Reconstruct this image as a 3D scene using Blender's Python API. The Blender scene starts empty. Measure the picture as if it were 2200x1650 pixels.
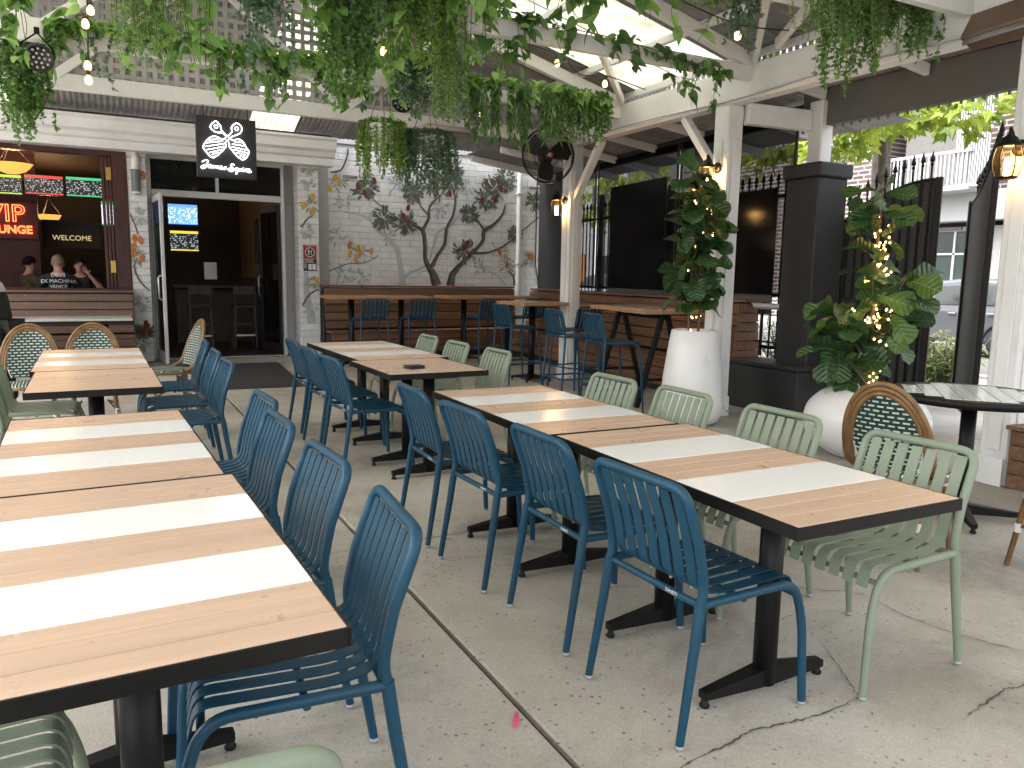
import bpy, bmesh, math, random
from mathutils import Vector, Matrix, Quaternion

SC = bpy.context.scene
COL = SC.collection
RAD = math.radians
rnd = random.Random(11)

# ------------------------------------------------------------------ camera
CAM_PITCH, CAM_ROLL, CAM_YAW = 0.140614, 0.0170807, 0.4852304
cam_data = bpy.data.cameras.new('camera')
cam_data.sensor_width = 36.0
cam_data.lens = 1656.1 / 2200 * 36
cam_data.clip_start = 0.05
cam_data.clip_end = 500
cam = bpy.data.objects.new('camera', cam_data)
COL.objects.link(cam)
_fw0 = Vector((math.sin(CAM_YAW), math.cos(CAM_YAW), 0))
_rt0 = Vector((math.cos(CAM_YAW), -math.sin(CAM_YAW), 0))
_up0 = Vector((0, 0, 1))
_fw = _fw0 * math.cos(CAM_PITCH) - _up0 * math.sin(CAM_PITCH)
_up = _up0 * math.cos(CAM_PITCH) + _fw0 * math.sin(CAM_PITCH)
_r = _rt0 * math.cos(CAM_ROLL) + _up * math.sin(CAM_ROLL)
_u = -_rt0 * math.sin(CAM_ROLL) + _up * math.cos(CAM_ROLL)
_m = Matrix((_r, _u, -_fw)).transposed().to_4x4()
_m.translation = Vector((0, 0, 1.40))
cam.matrix_world = _m
SC.camera = cam

# ------------------------------------------------------------------ sky, sun, exposure
SUN_EL, SUN_AZ = RAD(58), RAD(-75)          # azimuth clockwise from +Y: sun stands to the left, slightly ahead
world = bpy.data.worlds.new('World')
SC.world = world
world.use_nodes = True
_nt = world.node_tree
_bg = _nt.nodes['Background']
_sky = _nt.nodes.new('ShaderNodeTexSky')
_sky.sky_type = 'NISHITA'
_sky.sun_disc = False
_sky.sun_elevation = SUN_EL
_sky.sun_rotation = SUN_AZ
_sky.air_density = 1.0
_sky.dust_density = 6.0
_sky.ozone_density = 1.0
_hs = _nt.nodes.new('ShaderNodeHueSaturation')
_hs.inputs['Saturation'].default_value = 0.20      # overcast: nearly white cloud light
_nt.links.new(_sky.outputs[0], _hs.inputs['Color'])
_nt.links.new(_hs.outputs[0], _bg.inputs['Color'])
_bg.inputs['Strength'].default_value = 0.15
sun_data = bpy.data.lights.new('sun', 'SUN')
sun_data.energy = 1.2
sun_data.angle = RAD(22)
sun_data.color = (1.0, 0.985, 0.96)
sun = bpy.data.objects.new('sun', sun_data)
COL.objects.link(sun)
_sd = Vector((math.sin(SUN_AZ) * math.cos(SUN_EL), math.cos(SUN_AZ) * math.cos(SUN_EL), math.sin(SUN_EL)))
sun.rotation_euler = (-_sd).to_track_quat('-Z', 'Y').to_euler()
vs = SC.view_settings
vs.view_transform = 'Standard'
vs.look = 'None'
vs.exposure = 2.5
vs.gamma = 1.0
SC.cycles.max_bounces = 7
SC.cycles.diffuse_bounces = 4
SC.cycles.transparent_max_bounces = 10
SC.cycles.sample_clamp_indirect = 6.0

# ------------------------------------------------------------------ helpers
class MB:
    """collects faces for ONE mesh object"""
    def __init__(s):
        s.v, s.f, s.m, s.sm, s.uv = [], [], [], [], {}
    def add(s, vs_, fs, mi=0, smooth=False):
        o = len(s.v)
        s.v += [tuple(x) for x in vs_]
        for f in fs:
            s.f.append(tuple(i + o for i in f)); s.m.append(mi); s.sm.append(smooth)
        return s
    def box(s, c, d, ch=0.0, rot=None, mi=0):
        hx, hy, hz = d[0] / 2, d[1] / 2, d[2] / 2
        c = Vector(c)
        ch = min(ch, hx * .49, hy * .49, hz * .49)
        if ch <= 0:
            pts = [Vector((x, y, z)) for x in (-hx, hx) for y in (-hy, hy) for z in (-hz, hz)]
            fs = [(0, 1, 3, 2), (4, 6, 7, 5), (0, 4, 5, 1), (2, 3, 7, 6), (0, 2, 6, 4), (1, 5, 7, 3)]
        else:
            pts, idx = [], {}
            for sx in (-1, 1):
                for sy in (-1, 1):
                    for sz in (-1, 1):
                        for a in range(3):
                            q = [sx * (hx - (0 if a == 0 else ch)), sy * (hy - (0 if a == 1 else ch)), sz * (hz - (0 if a == 2 else ch))]
                            idx[(sx, sy, sz, a)] = len(pts); pts.append(Vector(q))
            fs = []
            def cyc(l):
                cen = sum((pts[i] for i in l), Vector()) / len(l)
                n = (pts[l[1]] - pts[l[0]]).cross(pts[l[2]] - pts[l[1]])
                return tuple(l) if n.dot(cen) > 0 else tuple(reversed(l))
            ring = ((-1, -1), (1, -1), (1, 1), (-1, 1))
            for sg in (-1, 1):
                fs.append(cyc([idx[(sg, a, b, 0)] for a, b in ring]))
                fs.append(cyc([idx[(a, sg, b, 1)] for a, b in ring]))
                fs.append(cyc([idx[(a, b, sg, 2)] for a, b in ring]))
            for a in (-1, 1):
                for b in (-1, 1):
                    fs.append(cyc([idx[(a, b, -1, 0)], idx[(a, b, 1, 0)], idx[(a, b, 1, 1)], idx[(a, b, -1, 1)]]))
                    fs.append(cyc([idx[(a, -1, b, 0)], idx[(a, 1, b, 0)], idx[(a, 1, b, 2)], idx[(a, -1, b, 2)]]))
                    fs.append(cyc([idx[(-1, a, b, 1)], idx[(1, a, b, 1)], idx[(1, a, b, 2)], idx[(-1, a, b, 2)]]))
            for a in (-1, 1):
                for b in (-1, 1):
                    for d_ in (-1, 1):
                        fs.append(cyc([idx[(a, b, d_, 0)], idx[(a, b, d_, 1)], idx[(a, b, d_, 2)]]))
        if rot is not None:
            pts = [rot @ p for p in pts]
        return s.add([p + c for p in pts], fs, mi)
    def bar(s, a, b, w, h, ch=0.0, mi=0, up=(0, 0, 1)):
        """rectangular bar from a to b; w across, h along 'up'"""
        a, b = Vector(a), Vector(b)
        d = b - a
        x = d.normalized()
        u = Vector(up)
        if abs(x.dot(u)) > .98:
            u = Vector((0, 1, 0))
        y = u.cross(x).normalized()
        z = x.cross(y)
        rot = Matrix((x, y, z)).transposed()
        return s.box((a + b) / 2, (d.length, w, h), ch, rot, mi)
    def tube(s, pts, r, n=8, cap=True, mi=0, closed=False, flat=None):
        P = [Vector(p) for p in pts]
        k = len(P)
        rr = [r] * k if not isinstance(r, (list, tuple)) else list(r)
        T = []
        for i in range(k):
            if closed:
                t = P[(i + 1) % k] - P[i - 1]
            else:
                t = P[min(i + 1, k - 1)] - P[max(i - 1, 0)]
            T.append(t.normalized() if t.length > 1e-9 else Vector((0, 0, 1)))
        ref = Vector((0, 0, 1)) if abs(T[0].z) < .9 else Vector((1, 0, 0))
        N = (ref - T[0] * ref.dot(T[0])).normalized()
        V = []
        for i in range(k):
            if i:
                N = N - T[i] * N.dot(T[i])
                if N.length < 1e-6:
                    N = Vector((1, 0, 0))
                N.normalize()
            B = T[i].cross(N)
            for j in range(n):
                a = 2 * math.pi * j / n
                V.append(P[i] + (N * math.cos(a) + B * math.sin(a)) * rr[i])
        F = []
        for i in range(k if closed else k - 1):
            i2 = (i + 1) % k
            for j in range(n):
                F.append((i * n + j, i * n + (j + 1) % n, i2 * n + (j + 1) % n, i2 * n + j))
        s.add(V, F, mi, True)
        if cap and not closed:
            s.add(V[:n], [tuple(reversed(range(n)))], mi)
            s.add(V[-n:], [tuple(range(n))], mi)
        return s
    def lathe(s, prof, n=24, c=(0, 0, 0), mi=0, rot=None, smooth=True):
        c = Vector(c)
        V, F = [], []
        for r, z in prof:
            for j in range(n):
                a = 2 * math.pi * j / n
                p = Vector((r * math.cos(a), r * math.sin(a), z))
                V.append((rot @ p if rot is not None else p) + c)
        for i in range(len(prof) - 1):
            for j in range(n):
                F.append((i * n + j, i * n + (j + 1) % n, (i + 1) * n + (j + 1) % n, (i + 1) * n + j))
        if prof[0][0] > 1e-5:
            F.append(tuple(reversed(range(n))))
        if prof[-1][0] > 1e-5:
            F.append(tuple(range((len(prof) - 1) * n, len(prof) * n)))
        return s.add(V, F, mi, smooth)
    def ell(s, c, rad, n=12, m=8, mi=0, rot=None):
        c = Vector(c); V, F = [], []
        for i in range(m + 1):
            t = math.pi * i / m
            for j in range(n):
                a = 2 * math.pi * j / n
                p = Vector((rad[0] * math.sin(t) * math.cos(a), rad[1] * math.sin(t) * math.sin(a), rad[2] * math.cos(t)))
                V.append((rot @ p if rot is not None else p) + c)
        for i in range(m):
            for j in range(n):
                F.append((i * n + j, (i + 1) * n + j, (i + 1) * n + (j + 1) % n, i * n + (j + 1) % n))
        return s.add(V, F, mi, True)
    def prism(s, poly, t, mi=0, M=None):
        """2-D outline (x, z) extruded t along +y; counter-clockwise seen from -y"""
        k = len(poly)
        V = [Vector((p[0], 0, p[1])) for p in poly] + [Vector((p[0], t, p[1])) for p in poly]
        if M is not None:
            V = [M @ p for p in V]
        F = [tuple(range(k)), tuple(reversed(range(k, 2 * k)))]
        for i in range(k):
            j = (i + 1) % k
            F.append((i, i + k, j + k, j))
        return s.add(V, F, mi)
    def mesh(s, name, mats):
        me = bpy.data.meshes.new(name)
        me.from_pydata(s.v, [], s.f)
        for m_ in (mats if isinstance(mats, (list, tuple)) else [mats]):
            me.materials.append(m_)
        me.polygons.foreach_set('material_index', s.m)
        me.polygons.foreach_set('use_smooth', s.sm)
        me.update()
        return me
    def build(s, name, mats, parent=None, loc=None, rot=None):
        return place(name, s.mesh(name, mats), parent, loc, rot)

def place(name, me, parent=None, loc=None, rot=None):
    o = bpy.data.objects.new(name, me)
    COL.objects.link(o)
    if parent is not None:
        o.parent = parent
    if loc is not None:
        o.location = loc
    if rot is not None:
        o.rotation_euler = rot
    return o

def tag(o, label=None, cat=None, group=None, kind=None):
    if label: o['label'] = label
    if cat: o['category'] = cat
    if group: o['group'] = group
    if kind: o['kind'] = kind
    return o

def thing(name, label, cat, loc=(0, 0, 0), rotz=0.0, group=None):
    o = bpy.data.objects.new(name, None)
    o.empty_display_size = .1
    COL.objects.link(o)
    o.location = loc
    o.rotation_euler = (0, 0, rotz)
    return tag(o, label, cat, group)

def clone(root, loc, rotz, label, group=None, mats=None):
    """a copy of a thing with copies of its parts and sub-parts"""
    def cp(o, par):
        c = o.copy()
        COL.objects.link(c)
        c.parent = par
        if mats and c.type == 'MESH':
            for i, sl in enumerate(c.material_slots):
                if sl.material in mats:
                    sl.link = 'OBJECT'
                    sl.material = mats[o.material_slots[i].material]
        for ch in list(o.children):
            cp(ch, c)
        return c
    r = cp(root, None)
    r.location = loc
    r.rotation_euler = (0, 0, rotz)
    r['label'] = label
    if group: r['group'] = group
    return r

def arc(c, r, a0, a1, n, plane='xz', off=0.0):
    out = []
    for i in range(n + 1):
        a = RAD(a0 + (a1 - a0) * i / n)
        p, q = c[0] + r * math.cos(a), c[1] + r * math.sin(a)
        out.append((p, off, q) if plane == 'xz' else (off, p, q) if plane == 'yz' else (p, q, off))
    return out

def smooth_path(pts, sub=5):
    """Catmull-Rom through the points"""
    P = [Vector(p) for p in pts]
    out = []
    for i in range(len(P) - 1):
        p0, p1, p2, p3 = P[max(i - 1, 0)], P[i], P[i + 1], P[min(i + 2, len(P) - 1)]
        for k in range(sub):
            t = k / sub
            out.append(.5 * ((2 * p1) + (p2 - p0) * t + (2 * p0 - 5 * p1 + 4 * p2 - p3) * t * t + (3 * p1 - p0 - 3 * p2 + p3) * t ** 3))
    out.append(P[-1])
    return out

# ------------------------------------------------------------------ materials
def newmat(name):
    m = bpy.data.materials.new(name)
    m.use_nodes = True
    nt = m.node_tree
    return m, nt, nt.nodes, nt.links, nt.nodes['Principled BSDF']

def N(nodes, t, **kw):
    n = nodes.new(t)
    for k, v in kw.items():
        if k in n.inputs:
            n.inputs[k].default_value = v
        else:
            setattr(n, k, v)
    return n

def ramp(nodes, stops):
    r = nodes.new('ShaderNodeValToRGB')
    while len(r.color_ramp.elements) < len(stops):
        r.color_ramp.elements.new(.5)
    for e, (p, c) in zip(r.color_ramp.elements, stops):
        e.position = p
        e.color = (c[0], c[1], c[2], 1) if isinstance(c, (tuple, list)) else (c, c, c, 1)
    return r

def mixc(nodes, links, fac, a, b, mode='MIX'):
    n = nodes.new('ShaderNodeMix')
    n.data_type = 'RGBA'
    n.blend_type = mode
    for i_, v in ((0, fac), (6, a), (7, b)):
        sock = n.inputs[i_]
        if hasattr(v, 'links'):
            links.new(v, sock)
        elif isinstance(v, (int, float)):
            sock.default_value = v if i_ == 0 else (v, v, v, 1)
        else:
            sock.default_value = (v[0], v[1], v[2], 1)
    return n.outputs[2]

def coords(nodes, links, scale=(1, 1, 1), jitter=True, kind='Object'):
    tc = nodes.new('ShaderNodeTexCoord')
    mp = nodes.new('ShaderNodeMapping')
    mp.inputs['Scale'].default_value = scale
    links.new(tc.outputs[kind], mp.inputs['Vector'])
    if jitter:
        oi = nodes.new('ShaderNodeObjectInfo')
        mul = nodes.new('ShaderNodeMath'); mul.operation = 'MULTIPLY'
        mul.inputs[1].default_value = 37.0
        links.new(oi.outputs['Random'], mul.inputs[0])
        links.new(mul.outputs[0], mp.inputs['Location'])
    return mp.outputs[0]

def bump(nodes, links, height, strength, dist, bsdf):
    b = nodes.new('ShaderNodeBump')
    b.inputs['Strength'].default_value = strength
    b.inputs['Distance'].default_value = dist
    links.new(height, b.inputs['Height'])
    links.new(b.outputs[0], bsdf.inputs['Normal'])

def plain(name, col, rough=.5, metal=0.0, var=.12, scale=6.0, bmp=.1, spec=.5, objvar=0.0, bscale=60.0, dirt=None, dirtamt=.0):
    m, nt, nd, lk, bs = newmat(name)
    v = coords(nd, lk)
    n1 = N(nd, 'ShaderNodeTexNoise', Scale=scale, Detail=6.0, Roughness=.65)
    lk.new(v, n1.inputs['Vector'])
    r = ramp(nd, [(.3, tuple(c * (1 - var) for c in col)), (.7, tuple(min(c * (1 + var), 1) for c in col))])
    lk.new(n1.outputs['Fac'], r.inputs[0])
    c = r.outputs[0]
    if dirt is not None:
        n3 = N(nd, 'ShaderNodeTexNoise', Scale=scale * .7, Detail=9.0, Roughness=.75)
        lk.new(v, n3.inputs['Vector'])
        rr = ramp(nd, [(.5, 0.0), (.75, dirtamt)])
        lk.new(n3.outputs['Fac'], rr.inputs[0])
        c = mixc(nd, lk, rr.outputs[0], c, dirt)
    if objvar:
        oi = nd.new('ShaderNodeObjectInfo')
        mr = N(nd, 'ShaderNodeMapRange')
        mr.inputs[3].default_value = 1 - objvar
        mr.inputs[4].default_value = 1 + objvar
        lk.new(oi.outputs['Random'], mr.inputs[0])
        hv = nd.new('ShaderNodeHueSaturation')
        lk.new(mr.outputs[0], hv.inputs['Value'])
        lk.new(c, hv.inputs['Color'])
        c = hv.outputs[0]
    lk.new(c, bs.inputs['Base Color'])
    r2 = N(nd, 'ShaderNodeMapRange')
    r2.inputs[3].default_value = max(rough - .08, .02)
    r2.inputs[4].default_value = min(rough + .08, 1)
    lk.new(n1.outputs['Fac'], r2.inputs[0])
    lk.new(r2.outputs[0], bs.inputs['Roughness'])
    bs.inputs['Metallic'].default_value = metal
    bs.inputs['Specular IOR Level'].default_value = spec
    if bmp:
        n2 = N(nd, 'ShaderNodeTexNoise', Scale=bscale, Detail=4.0)
        lk.new(v, n2.inputs['Vector'])
        bump(nd, lk, n2.outputs['Fac'], bmp, .004, bs)
    return m

def wood(name, c1, c2, stretch=(1.2, 26, 26), rough=.45, bmp=.15, objvar=.12, lo=.78):
    m, nt, nd, lk, bs = newmat(name)
    v = coords(nd, lk, stretch)
    n1 = N(nd, 'ShaderNodeTexNoise', Scale=1.6, Detail=6.0, Roughness=.55, Distortion=.05)
    lk.new(v, n1.inputs['Vector'])
    r = ramp(nd, [(.3, c1), (.68, c2)])
    lk.new(n1.outputs['Fac'], r.inputs[0])
    v2 = coords(nd, lk, tuple(q * .12 for q in stretch))
    n2 = N(nd, 'ShaderNodeTexNoise', Scale=4.0, Detail=4.0)
    lk.new(v2, n2.inputs['Vector'])
    r2 = ramp(nd, [(.35, lo), (.7, 1.04)])
    lk.new(n2.outputs['Fac'], r2.inputs[0])
    c = mixc(nd, lk, 1.0, r.outputs[0], r2.outputs[0], 'MULTIPLY')
    oi = nd.new('ShaderNodeObjectInfo')
    mr = N(nd, 'ShaderNodeMapRange')
    mr.inputs[3].default_value = 1 - objvar
    mr.inputs[4].default_value = 1 + objvar
    lk.new(oi.outputs['Random'], mr.inputs[0])
    hv = nd.new('ShaderNodeHueSaturation')
    lk.new(mr.outputs[0], hv.inputs['Value'])
    lk.new(c, hv.inputs['Color'])
    lk.new(hv.outputs[0], bs.inputs['Base Color'])
    n4 = N(nd, 'ShaderNodeTexNoise', Scale=7.0, Detail=7.0, Roughness=.7)
    lk.new(coords(nd, lk), n4.inputs['Vector'])
    r4 = N(nd, 'ShaderNodeMapRange')
    r4.inputs[1].default_value = .3; r4.inputs[2].default_value = .7; r4.inputs[3].default_value = rough - .14; r4.inputs[4].default_value = rough + .16
    lk.new(n4.outputs['Fac'], r4.inputs[0]); lk.new(r4.outputs[0], bs.inputs['Roughness'])
    bump(nd, lk, n1.outputs['Fac'], bmp, .002, bs)
    return m

def emit(name, col, strength):
    m, nt, nd, lk, bs = newmat(name)
    bs.inputs['Base Color'].default_value = (col[0] * .5, col[1] * .5, col[2] * .5, 1)
    bs.inputs['Emission Color'].default_value = (*col, 1)
    bs.inputs['Emission Strength'].default_value = strength
    m.cycles.emission_sampling = 'NONE'
    return m

def leafmat(name, dark, light, trans=.35, rough=.45, vein=0.0):
    m, nt, nd, lk, bs = newmat(name)
    vout = None
    if vein:
        # side veins slanting off a midrib; leaf runs along local x
        tc = nd.new('ShaderNodeTexCoord'); sx = nd.new('ShaderNodeSeparateXYZ'); lk.new(tc.outputs['Object'], sx.inputs[0])
        def mth(op, a, b=None):
            n_ = nd.new('ShaderNodeMath'); n_.operation = op
            for i_, q in enumerate((a, b)):
                if q is None: continue
                if hasattr(q, 'links'): lk.new(q, n_.inputs[i_])
                else: n_.inputs[i_].default_value = q
            return n_.outputs[0]
        ay = mth('ABSOLUTE', sx.outputs[1])
        w_ = mth('PINGPONG', mth('MULTIPLY', mth('SUBTRACT', sx.outputs[0], mth('MULTIPLY', ay, .75)), vein), .5)
        side = ramp(nd, [(.0, 1.0), (.10, 0.0)]); lk.new(w_, side.inputs[0])
        mid = ramp(nd, [(.010, 1.0), (.022, 0.0)]); lk.new(ay, mid.inputs[0])
        vout = mth('MAXIMUM', side.outputs[0], mid.outputs[0])
    g = nd.new('ShaderNodeNewGeometry')
    oi = nd.new('ShaderNodeObjectInfo')
    ad = nd.new('ShaderNodeMath'); ad.operation = 'ADD'
    lk.new(g.outputs['Random Per Island'], ad.inputs[0]); lk.new(oi.outputs['Random'], ad.inputs[1])
    fr = nd.new('ShaderNodeMath'); fr.operation = 'FRACT'
    lk.new(ad.outputs[0], fr.inputs[0])
    r = ramp(nd, [(0.0, dark), (.55, tuple((a + b) / 2 for a, b in zip(dark, light))), (1.0, light)])
    lk.new(fr.outputs[0], r.inputs[0])
    v = coords(nd, lk)
    n1 = N(nd, 'ShaderNodeTexNoise', Scale=30.0, Detail=3.0)
    lk.new(v, n1.inputs['Vector'])
    r2 = ramp(nd, [(.3, .8), (.7, 1.12)])
    lk.new(n1.outputs['Fac'], r2.inputs[0])
    c = mixc(nd, lk, 1.0, r.outputs[0], r2.outputs[0], 'MULTIPLY')
    if vout is not None:
        c = mixc(nd, lk, vout, c, tuple(min(1, q * 1.35 + .008) for q in light))
        bump(nd, lk, w_, .5, .02, bs)
    lk.new(c, bs.inputs['Base Color'])
    bs.inputs['Roughness'].default_value = rough
    tr = nd.new('ShaderNodeBsdfTranslucent')
    hv = nd.new('ShaderNodeHueSaturation')
    hv.inputs['Value'].default_value = 1.5
    hv.inputs['Hue'].default_value = .48
    lk.new(c, hv.inputs['Color'])
    lk.new(hv.outputs[0], tr.inputs['Color'])
    mx = nd.new('ShaderNodeMixShader')
    mx.inputs[0].default_value = trans
    lk.new(bs.outputs[0], mx.inputs[1]); lk.new(tr.outputs[0], mx.inputs[2])
    lk.new(mx.outputs[0], nd['Material Output'].inputs['Surface'])
    return m

def clearmat(name, tint, mixfac=.25, rough=.05):
    """thin clear sheet: mostly see-through, a little gloss"""
    m, nt, nd, lk, bs = newmat(name)
    tr = nd.new('ShaderNodeBsdfTransparent')
    tr.inputs[0].default_value = (*tint, 1)
    bs.inputs['Base Color'].default_value = (tint[0] * .06, tint[1] * .06, tint[2] * .06, 1)
    bs.inputs['Roughness'].default_value = rough
    mx = nd.new('ShaderNodeMixShader')
    mx.inputs[0].default_value = mixfac
    lk.new(tr.outputs[0], mx.inputs[1]); lk.new(bs.outputs[0], mx.inputs[2])
    lk.new(mx.outputs[0], nd['Material Output'].inputs['Surface'])
    return m

M = {}
M['blue'] = plain('blue_powder_coat', (.0075, .052, .094), .40, var=.12, scale=5, bmp=.04, bscale=260, spec=.32, dirt=(.03, .07, .11), dirtamt=.35)
M['green'] = plain('sage_powder_coat', (.205, .25, .185), .45, var=.08, scale=5, bmp=.04, bscale=260, spec=.35, dirt=(.16, .18, .13), dirtamt=.35)
M['black'] = plain('black_powder_coat', (.006, .006, .0065), .45, var=.2, bmp=.05, bscale=200, spec=.25)
M['blackmatt'] = plain('black_matt_paint', (.018, .018, .019), .6, var=.25, scale=3, bmp=.08)
M['edge'] = plain('black_table_edge', (.006, .0055, .0055), .45, var=.15, bmp=.03, spec=.25)
M['oak'] = wood('pale_oak_laminate', (.50, .345, .25), (.585, .415, .31), (.7, 26, 26), .36, .04, .04, .93)
M['oak_end'] = wood('pale_oak_bar_top', (.36, .18, .085), (.50, .29, .15), (1.0, 22, 22), .4, .08, .05)
M['merbau'] = wood('merbau_slat', (.105, .050, .026), (.23, .115, .060), (.8, 24, 24), .5, .2, .22)
M['greywood'] = wood('brown_composite_slat', (.13, .078, .056), (.21, .13, .095), (.8, 24, 24), .55, .15, .08)
M['darkred'] = wood('dark_red_timber', (.045, .012, .010), (.085, .024, .018), (8, 8, 1), .45, .1, .05)
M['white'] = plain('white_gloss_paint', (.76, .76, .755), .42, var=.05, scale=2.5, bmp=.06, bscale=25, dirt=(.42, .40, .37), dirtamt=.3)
M['shadewhite'] = plain('shade_greyed_white', (.42, .42, .42), .5, var=.06, scale=3, bmp=.08, bscale=40, dirt=(.3, .27, .23), dirtamt=.4)  # white paint greyed down: the shade on the lattice is put into the colour
M['brickwhite'] = plain('white_painted_brick', (.72, .72, .715), .62, var=.06, scale=8, bmp=.35, bscale=45, objvar=.05, dirt=(.38, .36, .33), dirtamt=.3)
M['mortar'] = plain('painted_mortar', (.56, .56, .55), .8, var=.12, scale=12, bmp=.4, bscale=80)
M['pot'] = plain('white_glazed_pot', (.76, .76, .765), .3, var=.03, scale=4, bmp=.02, dirt=(.5, .47, .42), dirtamt=.12)
M['soil'] = plain('potting_soil', (.03, .02, .014), .9, var=.4, scale=30, bmp=.6)
M['alu'] = plain('white_aluminium', (.55, .55, .56), .35, metal=.3, var=.05, bmp=.02)
M['steel'] = plain('brushed_steel', (.45, .45, .46), .3, metal=.9, var=.08, bmp=.05)
M['brass'] = plain('brass', (.55, .38, .12), .35, metal=.9, var=.1)
M['rubber'] = plain('dark_door_mat', (.028, .027, .026), .9, var=.25, scale=20, bmp=.5, bscale=220)
M['plastic_clear'] = plain('clear_plastic_foot', (.35, .35, .36), .2, var=.1)
M['rattan'] = wood('rattan_cane', (.13, .068, .025), (.26, .145, .058), (9, 9, 9), .45, .12, .06)
M['strapwhite'] = plain('white_binding', (.68, .68, .66), .55, var=.06, scale=30, bmp=.2, bscale=150)
M['galv'] = plain('galvanised_iron', (.30, .295, .29), .6, metal=.1, var=.22, scale=3.5, bmp=.1, dirt=(.16, .12, .09), dirtamt=.45, objvar=.1)
M['slate'] = plain('charcoal_render', (.030, .031, .033), .65, var=.2, scale=3, bmp=.2, bscale=50)
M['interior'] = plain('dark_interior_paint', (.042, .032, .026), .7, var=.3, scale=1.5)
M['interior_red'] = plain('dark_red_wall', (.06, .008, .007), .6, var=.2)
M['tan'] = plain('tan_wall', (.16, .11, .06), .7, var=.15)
M['bulb'] = emit('warm_bulb', (1.0, .50, .16), 1.6)
M['fairy'] = emit('fairy_light', (1.0, .52, .14), 2.6)
M['neonwhite'] = emit('white_neon', (.95, .97, 1.0), 2.2)
M['neonred'] = emit('red_neon', (1.0, .09, .025), 2.4)
M['lampglass'] = emit('amber_lamp_glass', (1.0, .42, .10), 1.6)
M['filament'] = emit('lamp_tube', (1.0, .74, .42), 7.0)
M['bowl'] = emit('alabaster_bowl', (1.0, .42, .08), .26)
M['plastic_black'] = plain('black_plastic', (.015, .015, .016), .4, var=.1)
M['lens'] = plain('led_lens', (.5, .5, .5), .12, metal=.2, var=.05)
M['leather'] = plain('dark_leather', (.016, .014, .03), .5, var=.2, bmp=.3, bscale=160)
# ================================================================== THE SETTING
def concrete(name, base, speck=.55):
    m, nt, nd, lk, bs = newmat(name)
    tc = nd.new('ShaderNodeTexCoord')
    g = nd.new('ShaderNodeNewGeometry')
    v = g.outputs['Position']
    a = N(nd, 'ShaderNodeTexNoise', Scale=1.1, Detail=10.0, Roughness=.7, Distortion=.4); lk.new(v, a.inputs['Vector'])
    r1 = ramp(nd, [(.30, tuple(c * .58 for c in base)), (.5, base), (.70, tuple(c * 1.22 for c in base))]); lk.new(a.outputs['Fac'], r1.inputs[0])
    b = N(nd, 'ShaderNodeTexNoise', Scale=.5, Detail=6.0, Roughness=.6, Distortion=1.2); lk.new(v, b.inputs['Vector'])
    rb = ramp(nd, [(.42, .0), (.66, .62)]); lk.new(b.outputs['Fac'], rb.inputs[0])
    c = mixc(nd, lk, rb.outputs[0], r1.outputs[0], tuple(x * y for x, y in zip(base, (.62, .58, .50))))
    # dark grit pressed into the surface
    vo = N(nd, 'ShaderNodeTexVoronoi', Scale=36.0, Randomness=1.0); lk.new(v, vo.inputs['Vector'])
    rv = ramp(nd, [(.16, 1.0), (.26, 0.0)]); lk.new(vo.outputs['Distance'], rv.inputs[0])
    sep = nd.new('ShaderNodeSeparateColor'); lk.new(vo.outputs['Color'], sep.inputs[0])
    rs = ramp(nd, [(.58, 0.0), (.66, 1.0)]); lk.new(sep.outputs[0], rs.inputs[0])
    patch = N(nd, 'ShaderNodeTexNoise', Scale=2.3, Detail=3.0); lk.new(v, patch.inputs['Vector'])
    rp = ramp(nd, [(.40, 0.05), (.62, 1.0)]); lk.new(patch.outputs['Fac'], rp.inputs[0])
    m1 = nd.new('ShaderNodeMath'); m1.operation = 'MULTIPLY'; lk.new(rv.outputs[0], m1.inputs[0]); lk.new(rs.outputs[0], m1.inputs[1])
    m2 = nd.new('ShaderNodeMath'); m2.operation = 'MULTIPLY'; lk.new(m1.outputs[0], m2.inputs[0]); lk.new(rp.outputs[0], m2.inputs[1])
    m3 = nd.new('ShaderNodeMath'); m3.operation = 'MULTIPLY'; lk.new(m2.outputs[0], m3.inputs[0]); m3.inputs[1].default_value = speck
    c = mixc(nd, lk, m3.outputs[0], c, (.035, .030, .027))
    # finer sandy grain
    f = N(nd, 'ShaderNodeTexNoise', Scale=140.0, Detail=3.0); lk.new(v, f.inputs['Vector'])
    rf = ramp(nd, [(.3, .86), (.7, 1.1)]); lk.new(f.outputs['Fac'], rf.inputs[0])
    c = mixc(nd, lk, 1.0, c, rf.outputs[0], 'MULTIPLY')
    # old round stains
    vs_ = N(nd, 'ShaderNodeTexVoronoi', Scale=1.7, Randomness=1.0); lk.new(v, vs_.inputs['Vector'])
    rst = ramp(nd, [(.02, .55), (.055, 0.0)]); lk.new(vs_.outputs['Distance'], rst.inputs[0])
    c = mixc(nd, lk, rst.outputs[0], c, (.10, .085, .07))
    lk.new(c, bs.inputs['Base Color'])
    bs.inputs['Roughness'].default_value = .72
    bs.inputs['Specular IOR Level'].default_value = .35
    ad = nd.new('ShaderNodeMath'); ad.operation = 'ADD'; lk.new(f.outputs['Fac'], ad.inputs[0]); lk.new(a.outputs['Fac'], ad.inputs[1])
    bump(nd, lk, ad.outputs[0], .35, .004, bs)
    return m
M['concrete'] = concrete('worn_concrete', (.44, .41, .362), .75)
M['path'] = concrete('footpath_concrete', (.24, .23, .215), .3)
M['joint'] = plain('joint_grit', (.045, .036, .028), .9, var=.5, scale=40, bmp=.5)
M['asphalt'] = plain('asphalt', (.06, .06, .062), .85, var=.2, scale=20, bmp=.3, bscale=120)
M['crack'] = plain('crack_shadow_dirt', (.085, .073, .06), .95, var=.4, scale=30, bmp=.3)

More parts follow.
